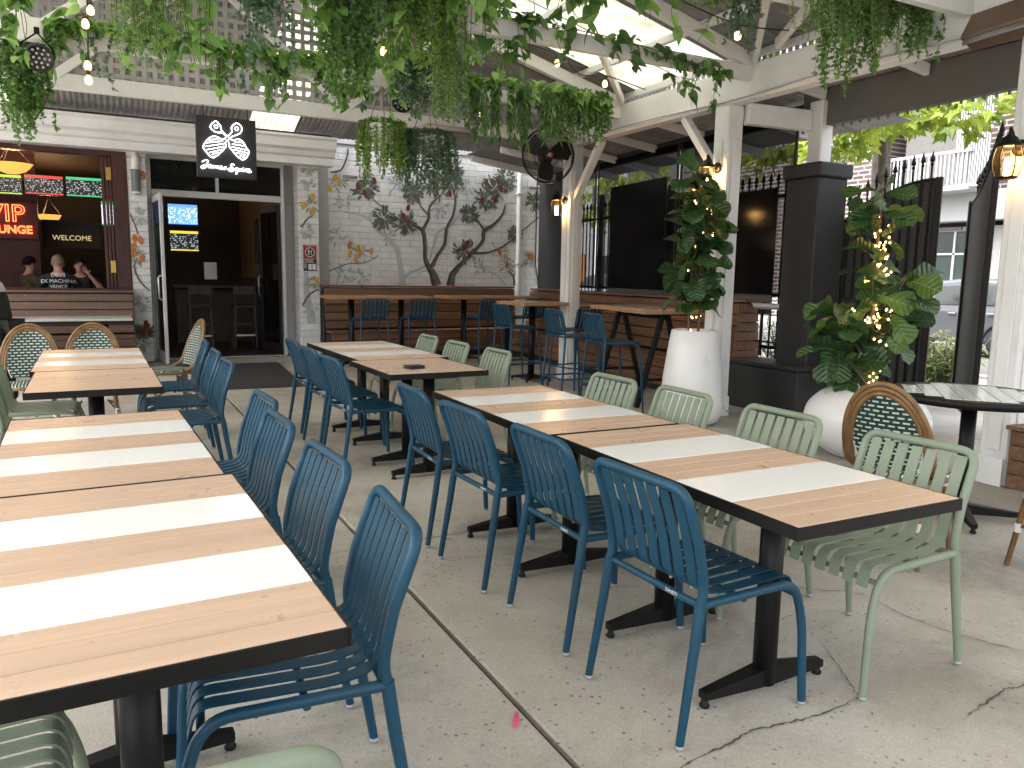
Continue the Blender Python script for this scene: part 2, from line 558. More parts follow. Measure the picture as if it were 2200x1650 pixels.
g = MB(); g.box((20, 20, -.35), (300, 300, .2)); tag(g.build('ground', M['asphalt']), kind='structure')
fl = MB(); fl.box((-1.7, 4.2, -.07), (17.2, 19.2, .08)); floor_o = fl.build('floor', M['joint']); tag(floor_o, kind='structure')
XE = [-10, -6.4, -2.65, 1.14, 4.9, 6.9]
YE = [-5.2, -.35, 3.72, 7.5, 11.25, 13.2]
for i in range(5):
    for j in range(5):
        w, h = XE[i + 1] - XE[i] - .022, YE[j + 1] - YE[j] - .012
        b = MB(); b.box((0, 0, 0), (w, h, .06), .006)
        b.build('concrete_slab', M['concrete'], floor_o, ((XE[i] + XE[i + 1]) / 2, (YE[j] + YE[j + 1]) / 2, -.03 - .0015 * ((i * 3 + j * 5) % 3)))
def crack(pts, w):
    mb = MB(); P = smooth_path([(x, y, 0) for x, y in pts], 9)
    L, Rr = [], []
    rr = random.Random(int(w * 1e5) + len(pts))
    for i, p in enumerate(P):
        t = (P[min(i + 1, len(P) - 1)] - P[max(i - 1, 0)]).normalized()
        n = Vector((-t.y, t.x, 0))
        p = p + n * rr.gauss(0, 1) * .0028
        ww = w * .62 * rr.uniform(.3, 1.3) * (1 if 2 < i < len(P) - 3 else .4)
        L.append(p + n * ww); Rr.append(p - n * ww)
    k = len(P)
    mb.add([(q.x, q.y, .0022) for q in L + Rr], [(i, k + i, k + i + 1, i + 1) for i in range(k - 1)])
    mb.build('crack', M['crack'], floor_o)
crack([(1.36, 1.52), (1.42, 1.58), (1.61, 1.60), (1.72, 1.62), (1.87, 1.60), (1.99, 1.59), (2.2, 1.60)], .0060)
crack([(2.2, 1.60), (2.24, 1.67), (2.30, 1.76), (2.42, 1.97)], .003)
crack([(2.42, 1.37), (2.49, 1.38), (2.69, 1.41), (2.8, 1.40), (3.1, 1.46), (3.6, 1.36)], .0055)
crack([(2.70, 2.42), (2.81, 2.31), (2.94, 2.21), (2.95, 2.07), (2.93, 1.94), (2.98, 1.71), (3.06, 1.55)], .004)
crack([(1.2, 3.2), (1.5, 3.35), (1.75, 3.3), (2.0, 3.42)], .002)
crack([(3.0, 2.6), (3.3, 2.95), (3.9, 3.1), (4.4, 3.4), (4.9, 3.45)], .0025)
pk = MB(); M['pink'] = plain('pink_chalk_mark', (.75, .10, .22), .8, var=.2)
pk.add([(1.058, 1.965, .0024), (1.072, 1.96, .0024), (1.098, 1.99, .0024), (1.116, 2.035, .0024), (1.108, 2.04, .0024), (1.08, 2.0, .0024)], [(0, 1, 2, 3, 4, 5)])
pk.build('chalk_mark', M['pink'], floor_o)
# dry leaves and straw lying in the joint
def litter():
    mb = MB(); rr = random.Random(5)
    for _ in range(240):
        if rr.random() < .6:
            x, y = 1.14 + rr.gauss(0, .014), rr.uniform(.9, 6.5)
        else:
            x, y = rr.uniform(.7, 5.0), rr.uniform(1.0, 6.0)
        a = rr.uniform(0, 6.28); l = rr.uniform(.004, .016); w = rr.uniform(.001, .004)
        d = Vector((math.cos(a), math.sin(a), 0)); n = Vector((-d.y, d.x, 0)); c = Vector((x, y, .004))
        mb.add([c - d * l, c + n * w + Vector((0, 0, .002)), c + d * l, c - n * w], [(0, 3, 2, 1)])
    tag(mb.build('leaf_litter', plain('dry_leaf_litter', (.20, .13, .06), .9, var=.5, scale=50, bmp=0)), 'scattered dry leaf bits and straw on the concrete floor', 'leaf litter', kind='stuff')
litter()
# street side
fp = MB(); fp.box((9.6, 10, -.22), (5.6, 60, .2), .01); tag(fp.build('footpath', M['path']), kind='structure')
kb = MB()
for k in range(24):
    kb.box((12.52, -14 + k * 2.5, -.20), (.16, 2.47, .26), .02)
tag(kb.build('kerb', plain('kerb_stone', (.34, .33, .31), .8)), kind='structure')
rd = MB(); rd.box((16.5, 10, -.24), (7.8, 60, .04)); tag(rd.build('road', plain('pale_worn_asphalt', (.09, .09, .088), .85, var=.15, scale=2, bmp=.3)), kind='structure')
fp2 = MB(); fp2.box((22.2, 10, -.2), (3.6, 60, .24), .02); tag(fp2.build('far_footpath', M['path']), kind='structure')

# ------------------------------------------------------------------ brick work helper
def brick_field(parent, x0, x1, z0, z1, yf, course=.108, length=.36, depth=.05, joint=.005, side=None):
    cache = {}
    row = 0; z = z0
    while z < z1 - .02:
        h = min(course, z1 - z)
        off = 0 if row % 2 == 0 else -length / 2
        x = x0 + off
        while x < x1 - .01:
            a, b = max(x, x0), min(x + length, x1)
            if b - a > .03:
                key = (round(b - a, 3), round(h, 3))
                if key not in cache:
                    mb = MB(); mb.box((0, 0, 0), (b - a - joint, depth, h - joint), .006)
                    cache[key] = mb.mesh('brick', M['brickwhite'])
                o = place('brick', cache[key], parent, ((a + b) / 2, yf + depth / 2 + rnd.uniform(-.0015, .0015), z + h / 2))
            x += length
        z += course; row += 1

# ------------------------------------------------------------------ facade of the pub
FY = 12.9
pub = thing('pub_building', 'white painted brick pub front with open dark red window and glass doorway', 'building', (0, 0, 0))
def part(name, boxes, m, parent=pub, ch=.004):
    mb = MB()
    for c, d in boxes:
        mb.box(c, d, ch)
    return mb.build(name, m, parent)
def bx(x0, x1, y0, y1, z0, z1):
    return (((x0 + x1) / 2, (y0 + y1) / 2, (z0 + z1) / 2), (x1 - x0, y1 - y0, z1 - z0))
# pillars: mortar core with bricks on it
pil_l = part('pillar', [bx(.375, .625, FY + .012, FY + .40, 0, 3.15)], M['mortar'])
brick_field(pil_l, .37, .63, 0, 3.15, FY, length=.26)
pil_r = part('pillar', [bx(2.868, 3.162, FY + .012, FY + .45, 0, 3.15)], M['mortar'])
brick_field(pil_r, 2.86, 3.17, 0, 3.15, FY, length=.31)
def side_bricks(parent, x, y0, y1, z1, sgn):
    mb = MB(); k = 0; z = 0
    me = None
    while z < z1 - .02:
        if me is None:
            q = MB(); q.box((0, 0, 0), (.05, y1 - y0 - .009, .099), .006); me = q.mesh('brick', M['brickwhite'])
        place('brick', me, parent, (x + sgn * .025, (y0 + y1) / 2, z + .054)); z += .108
side_bricks(pil_r, 2.852, FY + .055, FY + .45, 3.13, 1)
side_bricks(pil_l, .635, FY + .055, FY + .40, 3.13, -1)
# cornice and gutter above
prof = [(a, b - .075) for a, b in [(12.93, 3.15), (12.62, 3.15), (12.62, 3.26), (12.55, 3.28), (12.52, 3.34), (12.46, 3.38), (12.44, 3.50), (12.40, 3.53), (12.40, 3.56), (12.93, 3.56)]]
co = MB(); V = [(x, y, z) for x in (-6.5, 3.36) for y, z in prof]; k = len(prof)
co.add(V, [tuple(reversed(range(k))), tuple(range(k, 2 * k))] + [(i, (i + 1) % k, (i + 1) % k + k, i + k) for i in range(k)])
co.build('cornice', M['white'], pub)
part('rusty_roof_edge', [bx(-6.5, 3.3, 12.47, 12.72, 3.488, 3.525)], plain('rusted_edge', (.07, .03, .018), .9, var=.5, scale=14, bmp=.5), ch=.002)
part('wall_panel', [bx(-6.5, .37, FY + .05, FY + .25, 0, 1.05), bx(-6.5, 3.17, FY + .06, FY + .3, 3.15, 3.9), bx(2.66, 3.10, FY + .46, FY + .6, 0, 3.15)], M['shadewhite'])
# window: dark red folding frame
wf = part('window_frame', [bx(.17, .365, FY - .02, FY + .16, 1.05, 3.148), bx(-6.5, .168, FY - .02, FY + .16, 3.0, 3.148)], M['darkred'])
part('window_sill', [bx(-6.5, .366, FY - .10, FY + .18, 1.05, 1.10)], M['darkred'])
part('folded_sash', [bx(.035, .075, FY - .03, FY + .5, 1.103, 2.99), bx(.085, .12, FY - .03, FY + .5, 1.103, 2.99), bx(.13, .162, FY - .03, FY + .5, 1.103, 2.99)], M['darkred'])
for zz in (1.42, 2.75):
    part('hinge', [bx(.10, .166, FY - .045, FY - .025, zz - .09, zz + .09)], M['brass'], wf, .003)
# doorway
DY = 13.15
df = part('door_frame', [bx(.64, .70, DY, DY + .10, 0, 3.15), bx(2.62, 2.67, DY, DY + .10, 0, 3.15), bx(.701, 2.619, DY, DY + .10, 2.50, 2.60), bx(.701, 2.619, DY, DY + .10, 3.05, 3.15), bx(1.62, 1.67, DY, DY + .10, 2.601, 3.049)], M['alu'])
M['darkglass'] = clearmat('dark_glass', (.35, .36, .36), .35, .04)
for x0, x1 in ((.70, 1.62), (1.67, 2.62)):
    part('transom_pane', [bx(x0, x1, DY + .04, DY + .05, 2.60, 3.05)], M['darkglass'], df, 0)
def door_leaf(hx, ang, sgn):
    r = Matrix.Rotation(ang, 4, 'Z')
    e = bpy.data.objects.new('door_leaf', None)
    mb = MB()
    W = .93
    mb.box((sgn * .04, 0, 1.25), (.08, .045, 2.44), .004); mb.box((sgn * (W - .04), 0, 1.25), (.08, .045, 2.44), .004)
    mb.box((sgn * W / 2, 0, .10), (W - .162, .045, .16), .004); mb.box((sgn * W / 2, 0, 2.42), (W - .162, .045, .09), .004)
    o = mb.build('door_leaf', M['alu'] if sgn > 0 else M['blackmatt'], pub, (hx, DY + (-.02 if sgn > 0 else .13), 0), (0, 0, ang))
    g_ = MB(); g_.box((sgn * W / 2, 0, 1.28), (W - .16, .008, 2.2)); g_.build('pane', M['darkglass'], o)
    h_ = MB(); h_.tube([(sgn * (W - .05), -.02, .95), (sgn * (W - .05), -.07, .98), (sgn * (W - .05), -.07, 1.28), (sgn * (W - .05), -.02, 1.31)], .013, 8); h_.build('handle', M['steel'], o)
    return o
door_leaf(.70, RAD(-86), 1)
door_leaf(2.62, RAD(-80), -1)
ms = MB(); ms.box((1.66, DY - .02, .012), (1.9, .22, .022), .006); ms.build('threshold', M['steel'], pub)
# interior shell
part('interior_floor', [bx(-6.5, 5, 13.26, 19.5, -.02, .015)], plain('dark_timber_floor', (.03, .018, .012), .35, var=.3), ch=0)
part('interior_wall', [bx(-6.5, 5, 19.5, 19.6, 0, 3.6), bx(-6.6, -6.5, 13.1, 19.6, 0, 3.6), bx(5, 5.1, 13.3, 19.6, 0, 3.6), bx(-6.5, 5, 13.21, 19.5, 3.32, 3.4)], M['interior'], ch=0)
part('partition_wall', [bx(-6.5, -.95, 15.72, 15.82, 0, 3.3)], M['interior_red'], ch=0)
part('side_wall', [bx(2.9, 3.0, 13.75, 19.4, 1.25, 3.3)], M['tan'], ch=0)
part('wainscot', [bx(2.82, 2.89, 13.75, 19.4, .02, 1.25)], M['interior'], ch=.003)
pn = wood('dark_oak_panel', (.03, .016, .01), (.06, .03, .018), (6, 6, 1))
for yy in (14.6, 15.6, 16.8):
    part('picture_frame', [bx(2.86, 2.898, yy, yy + .42, 1.55, 2.45)], M['blackmatt'], ch=.004)
    part('mirror', [bx(2.85, 2.858, yy + .05, yy + .37, 1.6, 2.4)], M['steel'], ch=0)

# ------------------------------------------------------------------ mural wall
MY = 13.2
mw = thing('mural_wall', 'white painted brick wall with banksia tree mural above the slat bench', 'wall', (0, 0, 0))
part('wall_core', [bx(3.17, 7.9, MY + .012, MY + .3, 0, 4.1)], M['mortar'], mw, 0)
brick_field(mw, 3.40, 7.62, 1.0, 3.52, MY, length=.364)
part('pilaster', [bx(3.20, 3.39, MY - .05, MY + .01, .9, 3.52)], M['shadewhite'], mw)
part('wall_plate', [bx(3.19, 7.62, MY - .06, MY + .01, 3.525, 3.70)], M['shadewhite'], mw)
dp = MB(); dp.tube([(7.02, MY - .06, .9), (7.02, MY - .06, 3.52)], .05, 12); dp_o = dp.build('downpipe', M['white'], mw)
for zz in (1.6, 2.9):
    part('pipe_strap', [bx(6.95, 7.09, MY - .118, MY - .004, zz, zz + .03)], M['white'], mw, .003)
cb = MB(); cb.tube([(7.42, MY - .02, 3.4), (7.42, MY - .02, 1.6), (7.5, MY - .02, 1.2)], .012, 6); cb.build('conduit', M['blackmatt'], mw)
cb = MB(); cb.tube(smooth_path([(3.45, MY - .02, 3.05), (3.62, MY - .03, 3.1), (3.72, MY - .03, 3.3), (3.75, MY - .02, 3.45)], 5), .012, 6); cb.build('cable', M['blackmatt'], mw)
for vx, vz in ((3.78, 2.95), (7.38, 3.0)):
    part('air_vent', [bx(vx - .16, vx + .16, MY - .014, MY - .002, vz, vz + .22)], M['brickwhite'], mw, .004)
    part('vent_slot', [bx(vx - .13, vx + .13, MY - .019, MY - .0145, vz + .02 + q * .02, vz + .03 + q * .02) for q in range(3)], M['blackmatt'], mw, 0)

# the mural: flat paint shapes 2-3 mm proud of the brick faces
M['m_bark'] = plain('mural_bark', (.14, .125, .105), .8, var=.35, scale=9, bmp=0)
M['m_barkdk'] = plain('mural_bark_dark', (.06, .055, .05), .8, var=.4, scale=12, bmp=0)
M['m_ghost'] = plain('mural_ghost', (.44, .47, .49), .8, var=.06, scale=5, bmp=0)
M['m_leaf'] = leafmat('mural_leaf', (.05, .07, .05), (.17, .21, .16), 0.0, .8)
M['m_leafpale'] = leafmat('mural_leaf_pale', (.36, .42, .41), (.46, .50, .50), 0.0, .8)
M['m_leafgrey'] = leafmat('mural_leaf_grey', (.16, .21, .15), (.32, .38, .28), 0.0, .8)
M['m_red'] = plain('mural_red', (.16, .030, .022), .8, var=.35, scale=25, bmp=0)
M['m_yel'] = plain('mural_yellow', (.60, .36, .05), .8, var=.3, scale=25, bmp=0)
M['m_ora'] = plain('mural_orange', (.52, .17, .04), .8, var=.3, scale=25, bmp=0)
BR = [[(5.374,1.183,.195),(5.277,1.423,.138),(5.154,1.623,.087),(5.14,1.873,.076),(5.099,2.146,.081),(4.952,2.226,.043),(4.872,2.259,.032)],[(5.099,2.17,.065),(5.207,2.374,.054),(5.22,2.548,.043),(5.301,2.676,.038),(5.464,2.809,.027)],[(5.22,2.424,.038),(5.059,2.588,.027),(5.005,2.83,.021)],[(5.277,1.524,.093),(5.386,1.729,.066),(5.523,1.936,.067),(5.563,2.215,.061),(5.687,2.472,.045),(5.727,2.751,.039),(5.712,2.875,.028),(5.808,3.081,.017)],[(5.639,1.185,.17),(5.694,1.404,.125),(5.891,1.614,.086),(6.118,1.826,.069),(6.29,2.013,.07),(6.317,2.195,.088),(6.52,2.333,.059),(6.695,2.523,.042),(6.751,2.708,.024)],[(6.316,2.221,.052),(6.169,2.394,.035),(6.082,2.518,.023)],[(6.09,1.787,.046),(6.41,1.809,.041),(6.705,1.922,.036),(6.973,2.116,.03),(7.183,2.283,.025),(7.519,2.538,.019)],[(4.872,2.247,.027),(4.662,2.335,.021),(4.584,2.38,.018)],[(4.584,2.38,.018),(4.354,2.525,.02),(4.203,2.636,.02),(4.128,2.727,.015)],[(6.976,1.196,.055),(6.942,1.37,.037),(6.833,1.475,.024)],[(6.942,1.37,.024),(7.136,1.615,.019),(6.982,1.638,.018),(6.768,1.739,.015)],[(7.136,1.615,.019),(7.291,1.618,.016)],[(3.4,1.41,.019),(3.594,1.491,.017),(3.742,1.542,.015),(4.042,1.573,.015),(4.271,1.7,.013)]]
GH = [[(4.711,1.189,.149),(4.698,1.364,.106),(4.608,1.807,.079),(4.453,1.998,.062),(4.249,2.135,.046),(4.099,2.321,.035),(3.901,2.382,.02),(3.68,2.418,.015)],[(4.099,2.345,.025),(4.201,2.469,.02)],[(4.457,2.723,.021),(4.665,3.049,.021)],[(4.738,1.339,.053),(5.005,1.469,.038),(5.194,1.573,.033),(5.303,1.878,.044),(5.384,2.132,.044),(5.632,2.268,.039),(5.855,2.506,.028)],[(6.121,1.541,.02),(6.415,1.468,.024),(6.655,1.34,.024),(6.777,1.208,.024)],[(3.425,1.535,.024),(3.567,1.347,.022),(3.516,1.179,.022)]]
LC = [(4.054,2.841,.226),(4.378,2.334,.206),(4.767,2.279,.198),(4.873,2.822,.185),(5.3,2.972,.287),(5.655,3.045,.265),(5.682,3.246,.181),(6.367,2.789,.249),(6.539,3.004,.266),(6.743,3.172,.239),(6.011,2.489,.157),(5.918,1.82,.215),(7.388,2.796,.171),(6.957,2.168,.107)]
YC = [(3.918,1.738,.277),(3.56,2.9,.169),(6.647,1.815,.18),(6.801,1.581,.182),(7.289,1.726,.141)]
GC = [(3.707,2.584,.147),(3.666,1.372,.148),(3.963,1.304,.139),(3.55,1.987,.146),(5.963,2.991,.156),(5.41,2.583,.165),(6.208,1.543,.117),(4.453,2.022,.104),(4.62,2.95,.15)]
RED = [(4.205,2.969),(3.918,2.855),(4.029,2.756),(4.82,2.539),(4.728,2.387),(4.819,2.282),(5.125,3.082),(5.341,2.938),(5.299,3.144),(5.615,2.844),(6.349,3.08),(6.596,3.123),(6.657,2.986),(6.528,2.772),(6.266,2.757),(5.973,1.963),(5.903,1.871),(6.018,1.746),(6.71,3.336),(5.654,3.219)]
YEL = [(3.531,2.968),(3.59,2.903),(3.433,2.777),(3.906,1.81),(3.769,1.71),(3.867,1.617),(3.943,1.739),(4.145,1.769)]
ORA = [(3.758,1.853),(6.801,1.581),(6.647,1.815),(7.288,1.753),(7.35,1.754)]
def ribbon(mb, pts, y, k=1.0, dx=0.0, wob=.004):
    P = smooth_path([(a, 0, b) for a, b, *_ in pts], 6)
    W = smooth_path([(c, 0, 0) for *_, c in pts], 6)
    L, Rr = [], []
    for i, p in enumerate(P):
        t = (P[min(i + 1, len(P) - 1)] - P[max(i - 1, 0)]).normalized()
        n = Vector((-t.z, 0, t.x)); w = max(W[i].x, .008) / 2 * k
        c = p + Vector((dx * w, 0, 0)) + n * rnd.uniform(-wob, wob)
        L.append(c + n * w); Rr.append(c - n * w)
    q = len(P)
    mb.add([(v.x, y, v.z) for v in L + Rr], [(i, i + 1, q + i + 1, q + i) for i in range(q - 1)])
def lens2d(mb, c, a, l, w, y):
    d = Vector((math.cos(a), 0, math.sin(a))); n = Vector((-d.z, 0, d.x)); c = Vector((c[0], 0, c[1]))
    P = [c, c + d * l * .3 + n * w * .8, c + d * l * .7 + n * w, c + d * l, c + d * l * .7 - n * w, c + d * l * .3 - n * w * .8]
    mb.add([(p.x, y, p.z) for p in P], [tuple(reversed(range(6)))])
def oval2d(mb, c, w, h, y, n=10):
    mb.add([(c[0] + w * math.cos(i * 6.283 / n) * rnd.uniform(.9, 1.1), y, c[1] + h * math.sin(i * 6.283 / n) * rnd.uniform(.92, 1.08)) for i in range(n)], [tuple(range(n))])
def cluster(mb, c, r, y, n=26, l=.12, w=.014):
    for _ in range(n):
        t = rnd.uniform(0, 6.28); q = rnd.uniform(0, .75) * r
        p = (c[0] + q * math.cos(t), c[1] + q * math.sin(t))
        lens2d(mb, p, t + rnd.gauss(0, .5), l * rnd.uniform(.6, 1.1), w * rnd.uniform(.7, 1.3), y + rnd.uniform(-.0006, .0006))
def paint(parent, Y, ghosts, branches, leaf, pale, grey, reds, yels, oras):
    if ghosts or pale:
        for i_, b in enumerate(ghosts):
            mb = MB(); ribbon(mb, b, Y - .0030 - .0001 * i_); mb.build('painted_ghost_branch', M['m_ghost'], parent)
        mb = MB(); [cluster(mb, c[:2], c[2], Y - .0042, 16, .13, .016) for c in pale]
        if pale: tag(mb.build('painted_pale_leaves', M['m_leafpale'], parent), kind='stuff')
    if branches:
        for i_, b in enumerate(branches):
            mb = MB(); ribbon(mb, b, Y - .0060 - .0001 * i_); po = mb.build('painted_branch', M['m_bark'], parent)
            if b[0][2] > .03 and parent is mw:
                mb = MB(); ribbon(mb, [(a - c * .30, b_, c * .33) for a, b_, c in b], Y - .0078, wob=.006); mb.build('painted_branch_edge', M['m_barkdk'], po)
    if leaf:
        mb = MB(); [cluster(mb, c[:2], c[2], Y - .0085, 80, .13, .016) for c in leaf]; tag(mb.build('painted_leaves', M['m_leaf'], parent), kind='stuff')
    if grey:
        mb = MB(); [cluster(mb, c[:2], c[2], Y - .0085, 34, .13, .006) for c in grey]; tag(mb.build('painted_needle_leaves', M['m_leafgrey'], parent), kind='stuff')
    for L, mm, nm in ((reds, 'm_red', 'painted_red_flower'), (yels, 'm_yel', 'painted_yellow_flower'), (oras, 'm_ora', 'painted_orange_flower')):
        for c in L:
            mb = MB(); oval2d(mb, (0, 0), .036, .064, 0)
            mb.build(nm, M[mm], parent, (c[0], Y - .0108, c[1]), (0, rnd.uniform(-.3, .3), 0))
paint(mw, MY, GH, BR, LC, GC, YC, RED, YEL, ORA)
paint(pil_r, FY, [[(2.95,1.478,.069),(2.943,1.133,.092),(3.02,.551,.141)]], [[(2.875,2.111,.036),(2.989,2.251,.023),(3.081,2.312,.018)],[(2.88,.844,.037),(2.987,1.018,.032),(3.14,1.111,.023)]], [], [(3.02,3.04,.08),(3.02,2.792,.08),(2.97,2.05,.07),(2.99,.8,.08)], [(3.02,2.478,.09),(3.05,1.226,.07)], [], [(3.075,2.604),(2.925,2.461),(3.071,2.368),(3.107,1.25)], [])
paint(pil_l, FY, [], [[(.39,2.196,.02),(.451,2.008,.02),(.476,1.901,.016)],[(.6,1.07,.02),(.465,1.225,.028),(.41,1.421,.028),(.45,1.553,.02)]], [(.5,.448,.07)], [(.508,2.161,.07),(.5,.9,.06)], [(.463,.30,.07),(.441,1.574,.06)], [(.48,.448),(.575,.446),(.526,.571)], [], [(.434,1.845),(.51,1.815),(.414,1.725),(.41,1.617),(.52,1.554),(.59,2.767)])

# ------------------------------------------------------------------ roof
RZ = lambda x: 3.50 + (5.55 - x) * .254          # right slope of the courtyard roof
APX = 1.08
def corr_mesh(name, length, width=.80, pitch=.0762, amp=.009, sub=6):
    n = int(round(width / pitch * sub))
    V, F = [], []
    for i in range(n + 1):
        u = -width / 2 + width * i / n
        z = amp * math.sin(2 * math.pi * u / pitch)
        V += [(0, u, z), (length, u, z)]
    for i in range(n):
        F.append((2 * i, 2 * i + 1, 2 * i + 3, 2 * i + 2))
    me = bpy.data.meshes.new(name); me.from_pydata(V, [], F)
    me.polygons.foreach_set('use_smooth', [True] * len(F)); me.materials.append(M['galv']); return me
def skylight():
    m, nt, nd, lk, bs = newmat('translucent_sheet')
    v = coords(nd, lk)
    n1 = N(nd, 'ShaderNodeTexNoise', Scale=3.0, Detail=8.0, Roughness=.7); lk.new(v, n1.inputs['Vector'])
    r = ramp(nd, [(.35, (.17, .16, .11)), (.6, (.31, .31, .26))]); lk.new(n1.outputs['Fac'], r.inputs[0])
    tl = nd.new('ShaderNodeBsdfTranslucent'); lk.new(r.outputs[0], tl.inputs[0])
    tp = nd.new('ShaderNodeBsdfTransparent'); tp.inputs[0].default_value = (.9, .9, .86, 1)
    df_ = nd.new('ShaderNodeBsdfDiffuse'); lk.new(r.outputs[0], df_.inputs[0])
    a = nd.new('ShaderNodeMixShader'); a.inputs[0].default_value = .03; lk.new(tl.outputs[0], a.inputs[1]); lk.new(tp.outputs[0], a.inputs[2])
    b = nd.new('ShaderNodeMixShader'); b.inputs[0].default_value = .12; lk.new(a.outputs[0], b.inputs[1]); lk.new(df_.outputs[0], b.inputs[2])
    lk.new(b.outputs[0], nd['Material Output'].inputs['Surface'])
    return m
M['skylight'] = skylight()
roof = thing('courtyard_roof', 'white trussed corrugated iron roof over the courtyard with clear skylight sheets', 'roof', (0, 0, 0))
SL = math.hypot(1, .254)
meR = corr_mesh('roof_sheet', 4.62 * SL)
CLEAR_R, CLEAR_L = {0, 2, 4, 5, 11, 12}, {1, 3, 5, 7, 9, 10, 11, 12}
y0 = -2.05
for k in range(15):
    y = y0 + k * .745 + .38
    zoff = .004 * (k % 2)
    for side in (1, -1):
        o = place('roof_sheet', meR, roof, (APX, y, RZ(APX) + .06 + zoff), (0, math.atan(.254), 0) if side == 1 else (0, math.atan(.254), math.pi))
        if side == -1:
            o.rotation_euler = (0, math.atan(.254), math.pi)
        if k in (CLEAR_R if side == 1 else CLEAR_L):
            o.material_slots[0].link = 'OBJECT'; o.material_slots[0].material = M['skylight']; o.name = 'skylight_sheet'
        else:
            o.material_slots[0].link = 'OBJECT'; o.material_slots[0].material = M['galv']
pc = MB(); pc.tube([(APX, y0, RZ(APX) + .08), (APX, y0 + 11.2, RZ(APX) + .08)], .05, 10); pc.build('ridge_cap', M['galv'], roof)
def white_bar(name, a, b, w, h, parent=roof, m='white'):
    mb = MB(); mb.bar(a, b, w, h, .006); return mb.build(name, M[m], parent)
for ty in (-.60, 1.50, 3.60, 5.70, 7.80):
    tr = MB(); tr.bar((-3.4, ty, 3.31), (5.56, ty, 3.31), .075, .13, .006)
    t_o = tr.build('truss_chord', M['white'], roof)
    for s_ in (1, -1):
        xe = APX + s_ * 4.47
        white_bar('rafter', (xe, ty, 3.40), (APX + s_ * .02, ty, RZ(APX) - .06), .07, .13, t_o)
        xj = APX + s_ * 1.49
        white_bar('web_strut', (xj, ty + .001, 3.37), (xj + s_ * .84, ty + .001, 3.95), .062, .09, t_o)
        white_bar('web_strut', (xj - s_ * .05, ty + .001, 3.37), (APX + s_ * .05, ty + .001, RZ(APX) - .16), .062, .09, t_o)
        mb = MB(); mb.box((xj, ty - .046, 3.34), (.34, .01, .17), .004); mb.build('gusset_plate', M['white'], t_o)
for px_ in (.05, 1.0, 1.95, 2.9, 3.85, 4.5):
    for s_ in (1, -1):
        X = APX + s_ * px_
        zz = RZ(APX) - px_ * .254
        white_bar('purlin', (X, y0, zz + .015), (X, y0 + 11.22, zz + .015), .05, .07)
for a_, b_ in (((5.46, 5.62, 3.43), (4.5, 4.5, 3.70)), ((5.40, 5.30, 3.47), (4.55, 3.68, 3.68)), ((4.25, 5.05, 3.74), (5.48, 4.35, 3.45)), ((5.46, 3.52, 3.43), (4.6, 2.4, 3.68)), ((5.46, 7.72, 3.43), (4.6, 6.9, 3.66))):
    white_bar('wind_brace', a_, b_, .05, .09)
# right eave beam with posts
beam = thing('eave_beam', 'long white timber eave beam running overhead along the right side', 'beam', (5.55, 0, 0))
white_bar('beam_timber', (0, -2.0, 3.24), (0, 9.0, 3.24), .15, .32, beam)
white_bar('beam_bead', (-.088, -2.0, 3.12), (-.088, 9.0, 3.12), .022, .03, beam)
mb = MB(); mb.tube(smooth_path([(-.10, 2.1, 3.14), (-.105, 3.4, 3.105), (-.10, 4.6, 3.13), (-.105, 5.8, 3.10), (-.10, 7.2, 3.13), (-.10, 8.8, 3.12)], 6), .008, 6); mb.build('cable', M['shadewhite'], beam)
# scalloped barge strip where the roof sheets end
mb = MB()
for i in range(140):
    mb.box((-.03, -1.6 + i * .0762, 3.425), (.012, .05, .05), .01)
mb.build('sheet_end_trim', M['galv'], beam)
def post(y, label, h=3.08, braces=(1, -1)):
    p = thing('timber_post', label, 'post', (5.55, y, 0), 0, 'white timber posts carrying the eave beam')
    mb = MB(); mb.box((0, 0, h / 2), (.20, .20, h), .012); mb.build('shaft', M['white'], p)
    mb = MB()
    for s_ in (-1, 1):
        mb.box((s_ * .108, 0, 1.5), (.014, .09, 2.5), .004)
        mb.box((0, s_ * .108, 1.5), (.09, .014, 2.5), .004)
    mb.build('cover_strip', M['white'], p)
    mb = MB(); mb.box((0, -.125, .10), (.17, .012, .2), .003); mb.box((-.125, 0, .10), (.012, .17, .2), .003); f = mb.build('base_plate', M['white'], p)
    for q in range(3):
        mb = MB(); mb.lathe([(.012, 0), (.012, .012), (.006, .018)], 8, (-.05 + .05 * q, -.131, .05 + .04 * (q % 2)), 0, Matrix.Rotation(RAD(90), 3, 'X')); mb.build('bolt', M['steel'], f)
    for b_ in braces:
        mb = MB(); mb.bar((0, b_ * .10, 2.42), (0, b_ * .66, 3.07), .07, .10, .006, up=(1, 0, 0)); mb.build('knee_brace', M['white'], p)
    return p
post(3.10, 'white timber post beside the round tiled table at the right', braces=())
post(6.02, 'white timber post behind the tall white planter', braces=(1,))
post(8.90, 'white timber post beside the big wall fan in the back corner', braces=(-1,))
